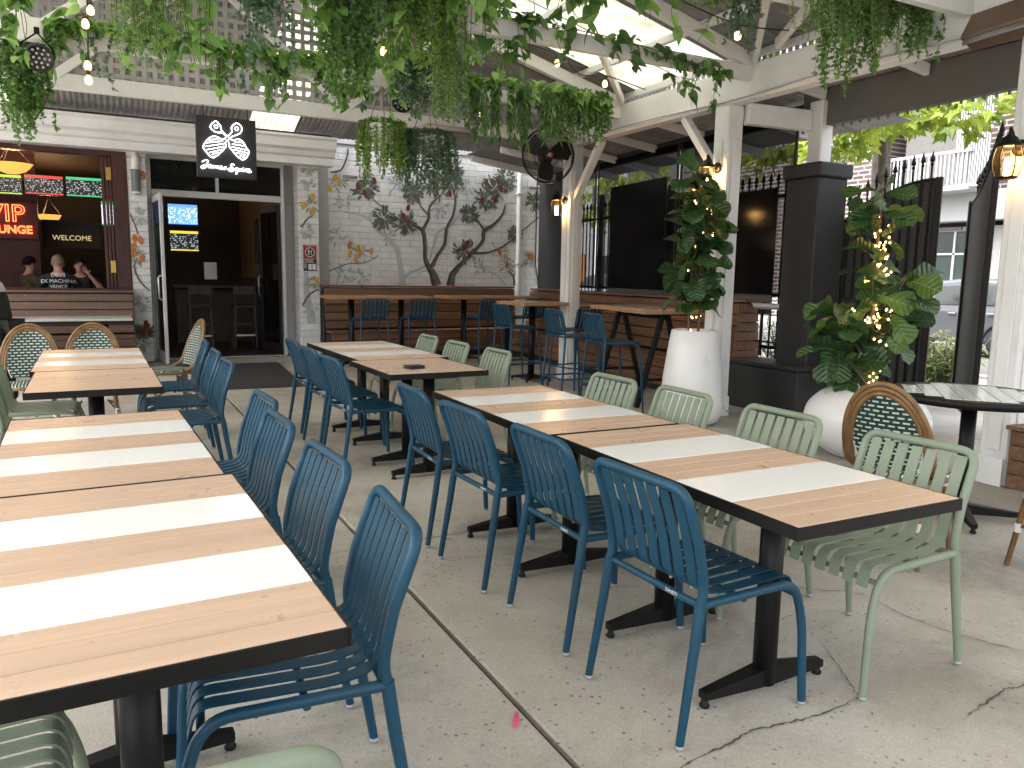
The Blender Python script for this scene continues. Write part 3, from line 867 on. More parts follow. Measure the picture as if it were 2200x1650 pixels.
# gable with lattice infill
gab = thing('lattice_gable', 'white square lattice gable above the pub front behind the vines', 'lattice', (0, 8.9, 0))
white_bar('gable_chord', (-3.5, 0, 3.17), (5.46, 0, 3.17), .08, .15, gab)
for s_ in (1, -1):
    white_bar('gable_rafter', (APX + s_ * 4.45, 0, 3.36), (APX + s_ * .02, 0, 4.48), .07, .14, gab)
    xj = APX + s_ * 1.42
    white_bar('web_strut', (xj, -.045, 3.22), (xj + s_ * .75, -.045, 3.78), .03, .085, gab)
    white_bar('web_strut', (xj - s_ * .03, -.045, 3.22), (APX + s_ * .05, -.045, 4.34), .03, .085, gab)
zt = lambda x: 3.30 + (4.45 - abs(x - APX)) * .2528
x = -3.2
while x < 5.4:
    top = zt(x)
    mb = MB(); mb.box((0, 0, 0), (.044, .008, top - 3.2), .002); mb.build('lattice_slat', M['shadewhite'], gab, (x, .012, (top + 3.2) / 2))
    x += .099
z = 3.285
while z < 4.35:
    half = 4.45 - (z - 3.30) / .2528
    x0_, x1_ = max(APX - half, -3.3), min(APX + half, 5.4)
    mb = MB(); mb.box((0, 0, 0), (x1_ - x0_, .008, .044), .002); mb.build('lattice_slat', M['shadewhite'], gab, ((x0_ + x1_) / 2, .021, z))
    z += .099
# lean-to between gable and pub: rises towards the camera
lean = thing('lean_to_roof', 'rusty edged corrugated lean-to roof behind the lattice above the pub gutter', 'roof', (0, 0, 0))
meL = corr_mesh('roof_sheet', 4.1 * math.hypot(1, .3))
k = 0; xs = -4.7
while xs < 7.8:
    cl = (2.0 < xs + .38 < 2.9) or (-1.75 < xs + .38 < -.95)
    o = place('skylight_sheet' if cl else 'roof_sheet', meL, lean, (xs + .38, 12.85, 3.55 + .004 * (k % 2)), (0, -math.atan(.3), RAD(-90)))
    o.material_slots[0].link = 'OBJECT'; o.material_slots[0].material = M['skylight'] if cl else M['galv']
    xs += .748; k += 1
for yy in (9.6, 10.8, 12.0):
    white_bar('purlin', (-4.6, yy, 3.60 + .3 * (12.75 - yy)), (7.7, yy, 3.60 + .3 * (12.75 - yy)), .05, .08, lean, 'shadewhite')
# verandah roof on the street side
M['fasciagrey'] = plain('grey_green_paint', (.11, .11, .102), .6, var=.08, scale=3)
ver = thing('verandah_roof', 'corrugated iron verandah roof between the eave beam and the street fence', 'roof', (0, 0, 0))
meV = corr_mesh('roof_sheet', 2.35); meVs = corr_mesh('roof_sheet', 1.02)
for k in range(18):
    o = place('roof_sheet', meVs if -.58 + k * .745 < 5.8 else meV, ver, (5.62, -.58 + k * .745, 3.43 + .004 * (k % 2)), (0, RAD(7), 0))
for yy in (3.5, 4.6, 5.7, 6.8, 7.9, 9.0, 10.1, 11.2, 12.3):
    white_bar('rafter', (5.63, yy, 3.35), (7.9, yy, 3.07) if yy > 6 else (6.5, yy, 3.243), .05, .10, ver)
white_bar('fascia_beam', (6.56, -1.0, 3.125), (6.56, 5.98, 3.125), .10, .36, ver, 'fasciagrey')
mb = MB()
for i in range(40):
    mb.box((6.555, 2.1 + i * .1, 2.925), (.03, .012, .03), .002)
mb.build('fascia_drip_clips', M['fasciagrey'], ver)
white_bar('cross_beam', (5.66, 5.9, 3.0), (6.44, 5.82, 3.0), .09, .20, ver)
white_bar('fence_head', (6.72, 6.1, 3.17), (7.40, 13.1, 3.17), .06, .16, ver, 'blackmatt')
mb = MB(); mb.box((0, 0, 0), (.17, .17, .62), .01); pp = mb.build('pier_post', M['white'], ver, (6.53, 5.75, 2.88))
# ================================================================== benches, fence, gate, street
def slat_bench(name, label, p0, p1, top, nback, m, face=-1, seat_z=.45, back_lean=.10, screws=True, fronts=3, seatd=.42, endcap=False):
    """bench along p0->p1; its sitters look to the right-hand side of that direction when face=-1"""
    d = Vector((p1[0] - p0[0], p1[1] - p0[1], 0)); L = d.length
    t = thing(name, label, 'bench', (p0[0], p0[1], 0), math.atan2(d.y, d.x))
    f = face
    bh = (top - .03 - seat_z - .02) / nback
    for i in range(nback):
        zc = seat_z + .02 + bh * (i + .5)
        yo = f * (.02 + back_lean * (1 - (zc - seat_z) / (top - seat_z)))
        mb = MB(); mb.box((0, 0, 0), (L, .024, bh - .010), .004, Matrix.Rotation(math.atan(back_lean / (top - seat_z)) * f, 3, 'X'))
        s_ = mb.build('back_slat', m, t, (L / 2, yo, zc))
        if screws:
            q = MB(); xx = .12
            while xx < L:
                for dz in (-.25, .25):
                    q.lathe([(.006, 0), (.006, .002), (.0, .003)], 6, (xx - L / 2, f * .0135, dz * bh), 0, Matrix.Rotation(RAD(90 if f < 0 else -90), 3, 'X'))
                xx += .9
            q.build('screw_heads', M['steel'], s_)
    mb = MB(); mb.box((L / 2, -f * .09, top), (L + .02, .24, .03), .005); mb.build('top_cap', m, t)
    for i in range(3):
        mb = MB(); w = seatd / 3; mb.box((0, 0, 0), (L, w - .008, .03), .004)
        mb.build('seat_slat', m, t, (L / 2, f * (.14 + w * (i + .5)), seat_z - .015))
    for i in range(fronts):
        h = (seat_z - .12) / fronts
        mb = MB(); mb.box((0, 0, 0), (L, .022, h - .010), .004); mb.build('front_slat', m, t, (L / 2, f * (.10 + seatd), .09 + h * (i + .5)))
    mb = MB(); mb.box((L / 2, f * (.08 + seatd / 2), (seat_z - .04) / 2), (L - .02, seatd - .06, seat_z - .06)); mb.box((L / 2, -f * .09, top / 2), (L - .01, .16, top - .05)); mb.build('carcass', M['blackmatt'], t)
    if endcap:
        n = nback + 2
        for i in range(n):
            h = (top - .03 - .38) / n
            mb = MB(); mb.box((0, 0, 0), (.02, .26 + .02 * (n - i), h - .008), .003)
            mb.build('end_slat', m, t, (L + .012 if endcap == 'p1' else -.012, -f * .02, .38 + h * (i + .5)))
    return t
slat_bench('slat_bench', 'long dark merbau slat bench along the mural wall', (3.18, 12.72), (6.70, 12.72), 1.17, 5, M['merbau'], -1)
slat_bench('slat_bench', 'merbau slat bench along the street fence behind the trestle bar table', (6.86, 12.3), (6.44, 6.55), 1.15, 5, M['merbau'], -1, endcap='p1')
slat_bench('slat_bench', 'brown slat bench below the open pub window', (-5.6, 12.66), (.36, 12.66), 1.06, 5, M['greywood'], -1)

# low wall, pier, rail
lw = thing('low_wall', 'low charcoal rendered wall between the bench end and the gate pier', 'wall', (6.36, 6.0, 0))
mb = MB(); mb.box((0, 0, .24), (.46, 1.06, .48), .015); mb.build('wall_block', M['slate'], lw)
mb = MB(); mb.box((0, 0, .50), (.49, 1.09, .04), .008); mb.build('wall_cap', M['slate'], lw)
hr = thing('handrail', 'short grey tube handrail between the slat bench and the dark pier', 'handrail', (6.55, 6.2, 1.1))
mb = MB(); mb.tube([(0, .42, 0), (.0, -.20, 0)], .035, 12); mb.build('rail_tube', M['alu'], hr)
mb = MB(); mb.box((0, -.205, 0), (.06, .02, .09), .004); mb.build('rail_bracket', M['blackmatt'], hr)
for k in range(4):
    mb = MB(); mb.tube([(.02, .38 - k * .14, -.56), (.02, .38 - k * .14, -.02)], .009, 6); mb.build('baluster', M['black'], hr)
mb = MB(); mb.tube([(.02, .42, -.40), (.02, -.18, -.40)], .009, 6); mb.build('lower_rail', M['black'], hr)
pier = thing('gate_pier', 'square charcoal rendered gate pier with capped top carrying a white post', 'pier', (6.53, 5.75, 0))
mb = MB(); mb.box((0, 0, 1.21), (.42, .42, 2.42), .012); mb.build('pier_shaft', M['slate'], pier)
mb = MB(); mb.box((0, 0, 2.49), (.49, .49, .14), .015); mb.build('pier_cap', M['slate'], pier)

def spear(mb, x, y, z0, z1, r=.011):
    mb.tube([(x, y, z0), (x, y, z1)], r, 6, False)
    mb.lathe([(r * 1.5, -.012), (r * 1.5, .012)], 6, (x, y, z1 - .02))
    mb.lathe([(r, 0), (r * 2.5, .012), (r * 1.9, .04), (.0, .11)], 6, (x, y, z1))
fen = thing('iron_fence', 'black iron spear top fence with dark mesh screens behind the slat bench', 'fence', (6.75, 6.05, 0), math.atan2(13.0 - 6.05, 7.42 - 6.75))
FL = math.hypot(13.0 - 6.05, .67)
bar_me = MB(); spear(bar_me, 0, 0, .50, 2.50); bar_me = bar_me.mesh('fence_bar', M['black'])
k = 0; xx = .1
while xx < FL:
    place('fence_bar', bar_me, fen, (xx, 0, 0)); xx += .125
for zz in (.62, 1.22, 2.33):
    mb = MB(); mb.box((FL / 2, 0, zz), (FL, .03, .04), .004); mb.build('fence_rail', M['black'], fen)
for xx in (2.3, 4.6, 6.8):
    mb = MB(); mb.box((xx, 0, 1.35), (.07, .07, 2.7), .006); mb.build('fence_post', M['black'], fen)
M['mesh_screen'] = clearmat('dark_mesh_screen', (.45, .45, .47), .92, .9)
_b = M['mesh_screen'].node_tree.nodes['Principled BSDF']; _b.inputs['Base Color'].default_value = (.13, .13, .135, 1); _b.inputs['Specular IOR Level'].default_value = .05
M['pvc'] = clearmat('clear_pvc_blind', (.46, .46, .47), .14, .12)
for sa, sb, za, zb in ((2.66, 4.22, 1.0, 2.78), (1.58, 2.62, 1.0, 2.66), (.42, 1.50, 1.0, 2.42)):
    mb = MB(); mb.box(((sa + sb) / 2, .05, (za + zb) / 2), (sb - sa, .012, zb - za)); mb.build('mesh_screen', M['mesh_screen'], fen)
mb = MB(); mb.box((6.2, .05, 1.95), (1.5, .02, 2.3)); mb.build('mesh_screen', M['blackmatt'], fen)
for xa, xb in ((.1, 2.28), (2.32, 4.58), (4.62, 5.7)):
    mb = MB(); mb.box(((xa + xb) / 2, .09, 2.2), (xb - xa, .006, 1.95)); bl = mb.build('clear_blind', M['pvc'], fen)
    mb = MB()
    for q in (xa + .02, xb - .02):
        mb.box((q, .095, 2.2), (.035, .012, 1.95))
    mb.build('blind_hem', M['blackmatt'], bl)

def gate_leaf(label, hinge, free, z0, zh, zf, nsp, curve=.12):
    d = Vector((free[0] - hinge[0], free[1] - hinge[1], 0)); W = d.length
    t = thing('iron_gate', label, 'gate', (hinge[0], hinge[1], 0), math.atan2(d.y, d.x))
    top = lambda u: zh + (zf - zh) * math.sin(u / W * math.pi / 2)
    n = 16
    poly = [(0, z0), (W, z0)] + [(W * (1 - i / n), top(W * (1 - i / n))) for i in range(n + 1)]
    mb = MB(); mb.prism(poly, .012, 0); mb.build('gate_sheet', M['blackmatt'], t)
    mb = MB(); mb.tube([(W * i / n, .006, top(W * i / n) + .01) for i in range(n + 1)], .018, 6); mb.build('arched_rail', M['black'], t)
    mb = MB(); mb.box((W / 2, .006, z0 + .01), (W, .05, .05), .004); mb.build('gate_rail', M['black'], t)
    mb = MB(); mb.box((W / 2, -.012, 1.12), (W, .025, .22), .004); mb.build('lock_rail', M['black'], t)
    mb = MB(); mb.box((W + .03, .006, (z0 + zf) / 2), (.06, .05, zf - z0 + .06), .006); mb.box((-.03, .006, (z0 + zh) / 2), (.06, .05, zh - z0 + .02), .006); mb.build('stile', M['black'], t)
    for i in range(nsp):
        u = W * (i + .5) / nsp
        mb = MB(); spear(mb, 0, 0, z0, top(u) + .17, .010); mb.build('gate_bar', M['black'], t, (u, -.02, 0))
    mb = MB(); mb.tube([(W - .20, -.05, z0 + .5), (W - .20, -.05, z0 + .62), (W - .04, -.05, z0 + .62)], .012, 6); mb.box((W - .02, -.03, 1.15), (.05, .03, .09), .004); mb.build('drop_bolt', M['steel'], t)
    mb = MB()
    for zz in (z0 + .18, zh - .2):
        mb.box((-.05, -.02, zz), (.09, .03, .07), .004)
    mb.build('hinge', M['steel'], t)
    return t
gate_leaf('black iron gate leaf with arched spear top standing half open behind the round planter', (6.74, 5.64), (7.05, 4.80), .24, 1.94, 2.36, 11)
g2 = gate_leaf('black iron gate leaf folded back beside the right hand post', (6.62, 3.98), (7.34, 4.60), .24, 2.50, 2.14, 9)
pl = thing('padlock', 'small brass padlock hanging on the folded gate leaf', 'padlock', (6.68, 3.90, 1.0), .6)
mb = MB(); mb.box((0, 0, 0), (.05, .022, .06), .006); mb.build('lock_body', M['brass'], pl)
mb = MB(); mb.tube([(-.016, 0, .03), (-.016, 0, .06)] + arc((0, .06), .016, 180, 0, 8) + [(.016, 0, .06), (.016, 0, .03)], .005, 6); mb.build('shackle', M['steel'], pl)
tl_ = thing('timber_cover_board', 'thin tan timber board fixed along the back of the right post', 'board', (5.66, 3.22, 0))
mb = MB(); mb.box((0, 0, 1.1), (.02, .10, 2.0), .003); mb.build('board', wood('tan_board', (.28, .14, .06), (.4, .22, .1), (20, 20, 1)), tl_)

# ------------------------------------------------------------------ building over the road
def brickproc():
    m, nt, nd, lk, bs = newmat('brown_brick_wall')
    tc = nd.new('ShaderNodeTexCoord'); mp = nd.new('ShaderNodeMapping')
    mp.inputs['Rotation'].default_value = (RAD(90), 0, RAD(90))
    lk.new(tc.outputs['Object'], mp.inputs['Vector'])
    sx = nd.new('ShaderNodeSeparateXYZ'); lk.new(tc.outputs['Object'], sx.inputs[0])
    cx = nd.new('ShaderNodeCombineXYZ'); lk.new(sx.outputs[1], cx.inputs[0]); lk.new(sx.outputs[2], cx.inputs[1])
    b = nd.new('ShaderNodeTexBrick'); lk.new(cx.outputs[0], b.inputs['Vector'])
    b.inputs['Scale'].default_value = 1.0
    b.inputs['Brick Width'].default_value = .46; b.inputs['Row Height'].default_value = .155; b.inputs['Mortar Size'].default_value = .022
    b.inputs['Color1'].default_value = (.055, .035, .03, 1); b.inputs['Color2'].default_value = (.09, .056, .05, 1); b.inputs['Mortar'].default_value = (.28, .27, .26, 1)
    lk.new(b.outputs['Color'], bs.inputs['Base Color']); bs.inputs['Roughness'].default_value = .85
    bump(nd, lk, b.outputs['Fac'], .5, .01, bs)
    return m
bl = thing('apartment_building', 'brown brick and white apartment building across the street', 'building', (24, 0, 0))
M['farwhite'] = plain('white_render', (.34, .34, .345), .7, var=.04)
M['farglass'] = plain('shop_glass', (.03, .042, .038), .08, var=.2, scale=.6, bmp=0)
mb = MB(); mb.box((1.5, 25.0, 4.5), (3, 13, 9)); mb.box((1.5, 12.6, 6.2), (3, 4.2, 5.6)); mb.box((1.5, 3.0, 6.2), (3, 9, 5.6)); mb.build('brick_wall', brickproc(), bl)
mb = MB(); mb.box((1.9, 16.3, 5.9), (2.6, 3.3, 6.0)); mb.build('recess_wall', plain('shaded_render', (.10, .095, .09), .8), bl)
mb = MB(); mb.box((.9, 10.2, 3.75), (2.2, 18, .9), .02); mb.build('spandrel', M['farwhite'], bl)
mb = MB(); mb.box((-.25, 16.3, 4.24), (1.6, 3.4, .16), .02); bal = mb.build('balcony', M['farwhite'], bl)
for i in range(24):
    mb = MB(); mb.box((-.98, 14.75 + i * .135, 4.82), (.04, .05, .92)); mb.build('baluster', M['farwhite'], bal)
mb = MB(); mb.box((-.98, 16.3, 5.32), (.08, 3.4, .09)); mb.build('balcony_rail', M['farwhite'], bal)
for i in range(15):
    mb = MB(); mb.box((-.9, 14.85, 0), (.05, .9, .07)); 
sh = MB()
for i in range(14):
    sh.box((-.92, 14.15 + i * .075, 5.9), (.05, .035, 3.3))
sh.box((-.92, 14.62, 4.3), (.07, 1.1, .1)); sh.box((-.92, 14.62, 5.9), (.07, 1.1, .08)); sh.build('slatted_shutter', M['farwhite'], bal)
mb = MB(); mb.box((.6, 15.9, 6.4), (.05, .5, 1.5)); mb.box((.62, 16.8, 6.0), (.03, .9, 2.1)); mb.build('balcony_door', plain('grey_door', (.3, .29, .28), .6), bl)
mb = MB(); mb.box((1.0, 10.2, 1.5), (1.6, 17.9, 3.3)); mb.build('shop_wall', plain('dull_cream_wall', (.20, .20, .19), .8), bl)
for yy in (3.6, 6.6, 9.6, 12.6, 15.6, 18.2):
    mb = MB(); mb.box((.17, yy, 1.75), (.04, 2.3, 2.5)); w_ = mb.build('shop_window', M['farglass'], bl)
    mb = MB(); mb.box((.14, yy, 1.75), (.06, .07, 2.5)); mb.box((.14, yy, 2.3), (.06, 2.3, .06)); mb.build('mullion', M['farwhite'], w_)
mb = MB(); mb.box((-.35, 15.9, 3.06), (.06, 1.6, .10)); mb.build('street_number_strip', M['blackmatt'], bl)
# second house seen through the screens
b2 = thing('corner_shop', 'pale two storey corner shop with ochre door seen dimly through the fence', 'building', (20, 32, 0))
mb = MB(); mb.box((3, 3, 3.2), (7, 16, 7), .02); mb.build('wall', M['farwhite'], b2)
mb = MB(); mb.box((-.55, -1.5, 1.2), (.1, 1.1, 2.4)); mb.build('door', plain('ochre_door', (.45, .2, .05), .6), b2)
for yy, zz in ((-3.6, 1.5), (1.2, 1.5), (-3.2, 4.8), (0, 4.8), (3.4, 4.8), (6.2, 4.8), (4.5, 1.5)):
    mb = MB(); mb.box((-.52, yy, zz), (.08, 1.4, 1.6)); w_ = mb.build('window', M['farglass'], b2)
    mb = MB(); mb.box((-.57, yy, zz), (.05, .06, 1.6)); mb.box((-.56, yy, zz - .84), (.16, 1.6, .08)); mb.build('window_frame', M['farwhite'], w_)

# ------------------------------------------------------------------ parked car
def car(label, loc, rz, paint, name='parked_car'):
    t = thing(name, label, 'car', loc, rz)
    # side outline of an estate / SUV, nose towards +x
    Lh = [(-2.25, .45), (-2.28, .85), (-2.2, 1.05), (-1.95, 1.55), (-1.6, 1.66), (-.4, 1.70), (.35, 1.62), (1.05, 1.08), (1.85, .98), (2.2, .80), (2.28, .5), (2.2, .28), (-2.15, .28)]
    def sect(s_):  # half widths with tumblehome
        return [(x, .90 - max(0, z - .95) * .26, z) for x, z in Lh]
    mb = MB()
    top = []; n = len(Lh)
    A = [(x, w, z) for x, w, z in sect(1)]; B = [(x, -w, z) for x, w, z in sect(1)]
    mb.add(A + B, [tuple(range(n)), tuple(reversed(range(n, 2 * n)))] + [(i, i + n, (i + 1) % n + n, (i + 1) % n) for i in range(n)])
    body = mb.build('body', paint, t)
    bv = body.modifiers.new('bevel', 'BEVEL'); bv.width = .07; bv.segments = 3; bv.limit_method = 'ANGLE'; bv.angle_limit = RAD(18)
    for s_ in (1, -1):
        for poly in ([(-1.75, 1.14), (-.75, 1.12), (-.75, 1.55), (-1.5, 1.53)], [(-.66, 1.12), (.22, 1.10), (.22, 1.50), (-.66, 1.56)], [(.30, 1.10), (.86, 1.09), (.36, 1.47)]):
            w = lambda z: .905 - max(0, z - .95) * .26
            mb = MB(); mb.add([(x, s_ * w(z), z) for x, z in poly], [tuple(range(len(poly)))[::(-1 if s_ > 0 else 1)]]); mb.build('side_window', M['carglass'], t)
        mb = MB(); mb.ell((.80, s_ * 1.02, 1.12), (.10, .12, .08)); mb.build('wing_mirror', paint, t)
        mb = MB(); mb.box((-.25, s_ * .912, .92), (.16, .02, .03), .006); mb.box((-1.1, s_ * .912, .94), (.16, .02, .03), .006); mb.build('door_handle', M['steel'], t)
        mb = MB(); mb.box((0, s_ * .905, .33), (2.6, .03, .10), .01); mb.build('sill', M['plastic_black'], t)
        for x in (1.42, -1.38):
            mb = MB(); mb.lathe([(.20, -.11), (.33, -.10), (.345, -.05), (.345, .05), (.33, .10), (.20, .11)], 24, (0, 0, 0), 0, Matrix.Rotation(RAD(90), 3, 'X'))
            wh = mb.build('wheel', M['plastic_black'], t, (x, s_ * .82, .345))
            mb = MB(); mb.lathe([(.0, .02), (.06, .03), (.20, .0), (.225, -.02)], 20, (0, -s_ * 0 + s_ * .10, 0), 0, Matrix.Rotation(RAD(-90 * s_), 3, 'X')); mb.build('rim', M['steel'], wh)
            mb = MB(); mb.tube([(x + .41 * math.cos(RAD(a)), s_ * .905, .345 + .41 * math.sin(RAD(a))) for a in range(0, 181, 15)], .03, 6); mb.build('wheel_arch', M['plastic_black'], t)
        mb = MB(); mb.ell((2.16, s_ * .68, .80), (.10, .20, .07)); mb.build('headlight', M['lens'], t)
        mb = MB(); mb.ell((-2.22, s_ * .74, 1.0), (.06, .14, .12)); mb.build('tail_light', M['m_red'], t)
    mb = MB(); mb.add([(.42, -.62, 1.615), (.42, .62, 1.615), (1.03, .78, 1.105), (1.03, -.78, 1.105)], [(0, 3, 2, 1)]); mb.build('windscreen', M['carglass'], t)
    return t
M['carglass'] = plain('tinted_car_glass', (.012, .015, .016), .06, var=.1, bmp=0)
M['silver'] = plain('silver_car_paint', (.075, .078, .086), .25, metal=.3, var=.03, bmp=0)
M['darkcar'] = plain('charcoal_car_paint', (.05, .052, .06), .2, metal=.4, var=.03, bmp=0)
car('silver four wheel drive parked across the street seen through the gate opening', (17.6, 11.0, -.20), RAD(92), M['silver'])
car('dark grey car parked further along the street seen through the fence', (15.6, 22.4, -.20), RAD(91), M['darkcar'])

# ------------------------------------------------------------------ street tree and shrubs
M['bark'] = plain('plane_tree_bark', (.11, .095, .075), .9, var=.4, scale=6, bmp=.6, bscale=20)
M['maple'] = leafmat('plane_leaf', (.10, .17, .02), (.30, .38, .05), .5, .5)
def star_leaf(mb, c, d, n, s):
    """five lobed leaf: centre c, axis d, normal n, size s"""
    d = d.normalized(); sd = d.cross(n).normalized(); nn = sd.cross(d)
    pts = [(0, 0)]
    for a, r in ((-125, .45), (-100, .30), (-70, .75), (-45, .42), (-18, .6), (0, 1.0), (18, .6), (45, .42), (70, .75), (100, .30), (125, .45)):
        pts.append((r * math.sin(RAD(a)), r * math.cos(RAD(a))))
    V = [c + d * (y * s) + sd * (x * s) + nn * (-.12 * s * (x * x + y * y)) for x, y in pts]
    mb.add(V, [(0, i, i + 1) for i in range(1, 11)])
def rvec(r_):
    while True:
        v = Vector((r_.uniform(-1, 1), r_.uniform(-1, 1), r_.uniform(-1, 1)))
        if .05 < v.length < 1:
            return v.normalized()
def street_tree(label, base, limbs, blobs, seed, size=.16):
    r_ = random.Random(seed)
    t = thing('plane_tree', label, 'tree', base)
    mb = MB()
    for pts, rr in limbs:
        P = smooth_path(pts, 5); k = len(P)
        mb.tube(P, [rr[0] + (rr[1] - rr[0]) * i / (k - 1) for i in range(k)], 9)
    mb.build('trunk', M['bark'], t)
    mb = MB()
    for (c, rad, n) in blobs:
        for _ in range(n):
            v = rvec(r_); q = r_.uniform(.25, 1) ** .5
            p = Vector(c) + Vector((v.x * rad[0], v.y * rad[1], v.z * rad[2])) * q
            d = (Vector((v.x, v.y, -.9)) + rvec(r_) * .6)
            star_leaf(mb, p, d, (rvec(r_) + Vector((0, 0, .9))).normalized(), size * r_.uniform(.55, 1.2))
    tag(mb.build('crown', M['maple'], t), kind='stuff')
    return t
street_tree('plane tree with yellow green lobed leaves hanging over the gate', (11.2, 8.4, -.1), [([(0, 0, 0), (.05, 0, 1.6), (-.1, .1, 3.0), (-.4, -.1, 4.4), (-.9, -.4, 5.6)], (.20, .09)), ([(-.1, .1, 3.0), (-.8, -.4, 3.7), (-1.6, -.8, 4.1), (-2.2, -1.6, 4.0)], (.08, .02)), ([(-.2, .0, 3.6), (-.7, .8, 4.5), (-1.2, 1.8, 5.2)], (.07, .02)), ([(-.3, -.1, 4.0), (-.6, -1.4, 4.6), (-1.2, -2.6, 4.5)], (.06, .02))],
            [((-1.7, -1.2, 3.85), (.9, .7, .40), 260), ((-1.5, -.2, 3.65), (.7, .5, .50), 190), ((-1.5, -2.1, 3.70), (.6, .5, .36), 140), ((-1.2, -2.9, 4.05), (.6, .5, .35), 70), ((-.9, .8, 4.7), (1.3, 1.3, .7), 260), ((-.9, -.8, 5.4), (1.6, 1.8, .8), 320), ((-.6, 1.7, 4.0), (.8, .9, .5), 140)], 3, .19)
street_tree('street tree with dark crown and leaning trunk behind the mesh screens', (10.6, 12.8, -.1), [([(0, 0, 0), (.1, -.1, 1.6), (-.1, -.5, 3.0), (-.3, -1.0, 4.4)], (.20, .10)), ([(-.1, -.5, 2.8), (-.5, .6, 3.8), (-.6, 1.4, 4.3)], (.09, .03)), ([(-.1, -.4, 2.7), (.2, -1.4, 3.6), (.1, -2.2, 4.2)], (.09, .03))],
            [((-.4, 1.2, 3.9), (.9, 1.1, .9), 330), ((-.3, -1.0, 4.6), (1.2, 1.3, .9), 300), ((0, -2.2, 4.0), (.8, .9, .7), 200), ((-.5, 2.2, 3.2), (.6, .7, .7), 150)], 4, .15)
M['shrub'] = leafmat('bamboo_leaf', (.07, .12, .03), (.26, .32, .12), .4, .5)
def blade_leaf(mb, p, d, l, w, bend=.3):
    d = d.normalized(); s_ = d.cross(Vector((0, 0, 1)))
    s_ = s_.normalized() if s_.length > .05 else Vector((1, 0, 0))
    m1 = p + d * l * .5 + Vector((0, 0, -bend * l * .12)); m2 = p + d * l + Vector((0, 0, -bend * l * .5))
    mb.add([p, m1 + s_ * w, m2, m1 - s_ * w], [(0, 3, 2, 1)])
def shrub(label, base, rad, n, seed, l=.18, w=.016, name='shrub'):
    r_ = random.Random(seed); t = thing(name, label, 'shrub', base)
    mb = MB(); st = MB()
    for _ in range(n // 14):
        a = r_.uniform(0, 6.28); q = r_.uniform(.1, .8)
        top = Vector((math.cos(a) * rad[0] * q, math.sin(a) * rad[1] * q, rad[2] * r_.uniform(.5, 1)))
        st.tube([(top.x * .2, top.y * .2, 0), top * .6, top], .006, 4)
        for _ in range(14):
            u = r_.uniform(.35, 1.02); p = Vector((top.x * (.2 + .8 * u), top.y * (.2 + .8 * u), top.z * u))
            blade_leaf(mb, p, Vector((r_.gauss(0, 1), r_.gauss(0, 1), r_.uniform(-.3, .7))), l * r_.uniform(.5, 1.2), w * r_.uniform(.6, 1.3), r_.uniform(.2, 1))
    st.build('stems', M['bark'], t); tag(mb.build('foliage', M['shrub'], t), kind='stuff')
shrub('leafy bamboo like shrub growing on the footpath beyond the gate', (9.9, 6.45, -.12), (.75, .8, .85), 1500, 5)
shrub('grassy green shrub showing through the gap beside the pier', (8.6, 7.9, -.12), (.7, .8, 1.0), 1200, 6, .26, .012)
shrub('low green shrub far along the fence beyond the bench', (9.6, 13.2, -.12), (.6, 1.2, 1.0), 900, 7, .24, .02)
# ================================================================== furniture
def text_mesh(s, size, ext=.0005, bevel=0.0, fill=True, align='CENTER', shear=0.0):
    cu = bpy.data.curves.new('lettering', 'FONT')
    cu.body = s; cu.size = size; cu.extrude = ext; cu.bevel_depth = bevel; cu.align_x = align; cu.align_y = 'CENTER'; cu.shear = shear
    if not fill:
        cu.fill_mode = 'NONE'
    cu.resolution_u = 4
    o = bpy.data.objects.new('lettering', cu); COL.objects.link(o)
    dg = bpy.context.evaluated_depsgraph_get()
    me = bpy.data.meshes.new_from_object(o.evaluated_get(dg))
    bpy.data.objects.remove(o); bpy.data.curves.remove(cu)
    return me
def fillet(pts, r, n=5):
    """round the inner corners of a polyline"""
    P = [Vector(p) for p in pts]; out = [P[0]]
    for i in range(1, len(P) - 1):
        a, b, c = P[i - 1], P[i], P[i + 1]
        rr = min(r, (a - b).length * .48, (c - b).length * .48)
        p, q = b + (a - b).normalized() * rr, b + (c - b).normalized() * rr
        for k in range(n + 1):
            t = k / n
            out.append(p * (1 - t) ** 2 + b * 2 * t * (1 - t) + q * t * t)
    out.append(P[-1]); return out
def flat_strip(mb, path, w, th=.005):
    """flat slat following a path in the xz plane, width along y, centred at y=0"""
    P = [Vector(p) for p in path]; k = len(P); V = []
    for i, p in enumerate(P):
        t = (P[min(i + 1, k - 1)] - P[max(i - 1, 0)]).normalized(); n = Vector((-t.z, 0, t.x)) * th / 2
        for sy, sn in ((-1, -1), (1, -1), (1, 1), (-1, 1)):
            V.append(p + Vector((0, sy * w / 2, 0)) + n * sn)
    F = []
    for i in range(k - 1):
        for j in range(4):
            F.append((i * 4 + j, (i + 1) * 4 + j, (i + 1) * 4 + (j + 1) % 4, i * 4 + (j + 1) % 4))
    F += [(0, 1, 2, 3), tuple(reversed(range(4 * k - 4, 4 * k)))]
    mb.add(V, F)
    for j in range(len(mb.f)):
        pass
mark_me = None
M['markwhite'] = plain('white_print', (.7, .7, .7), .6, bmp=0)
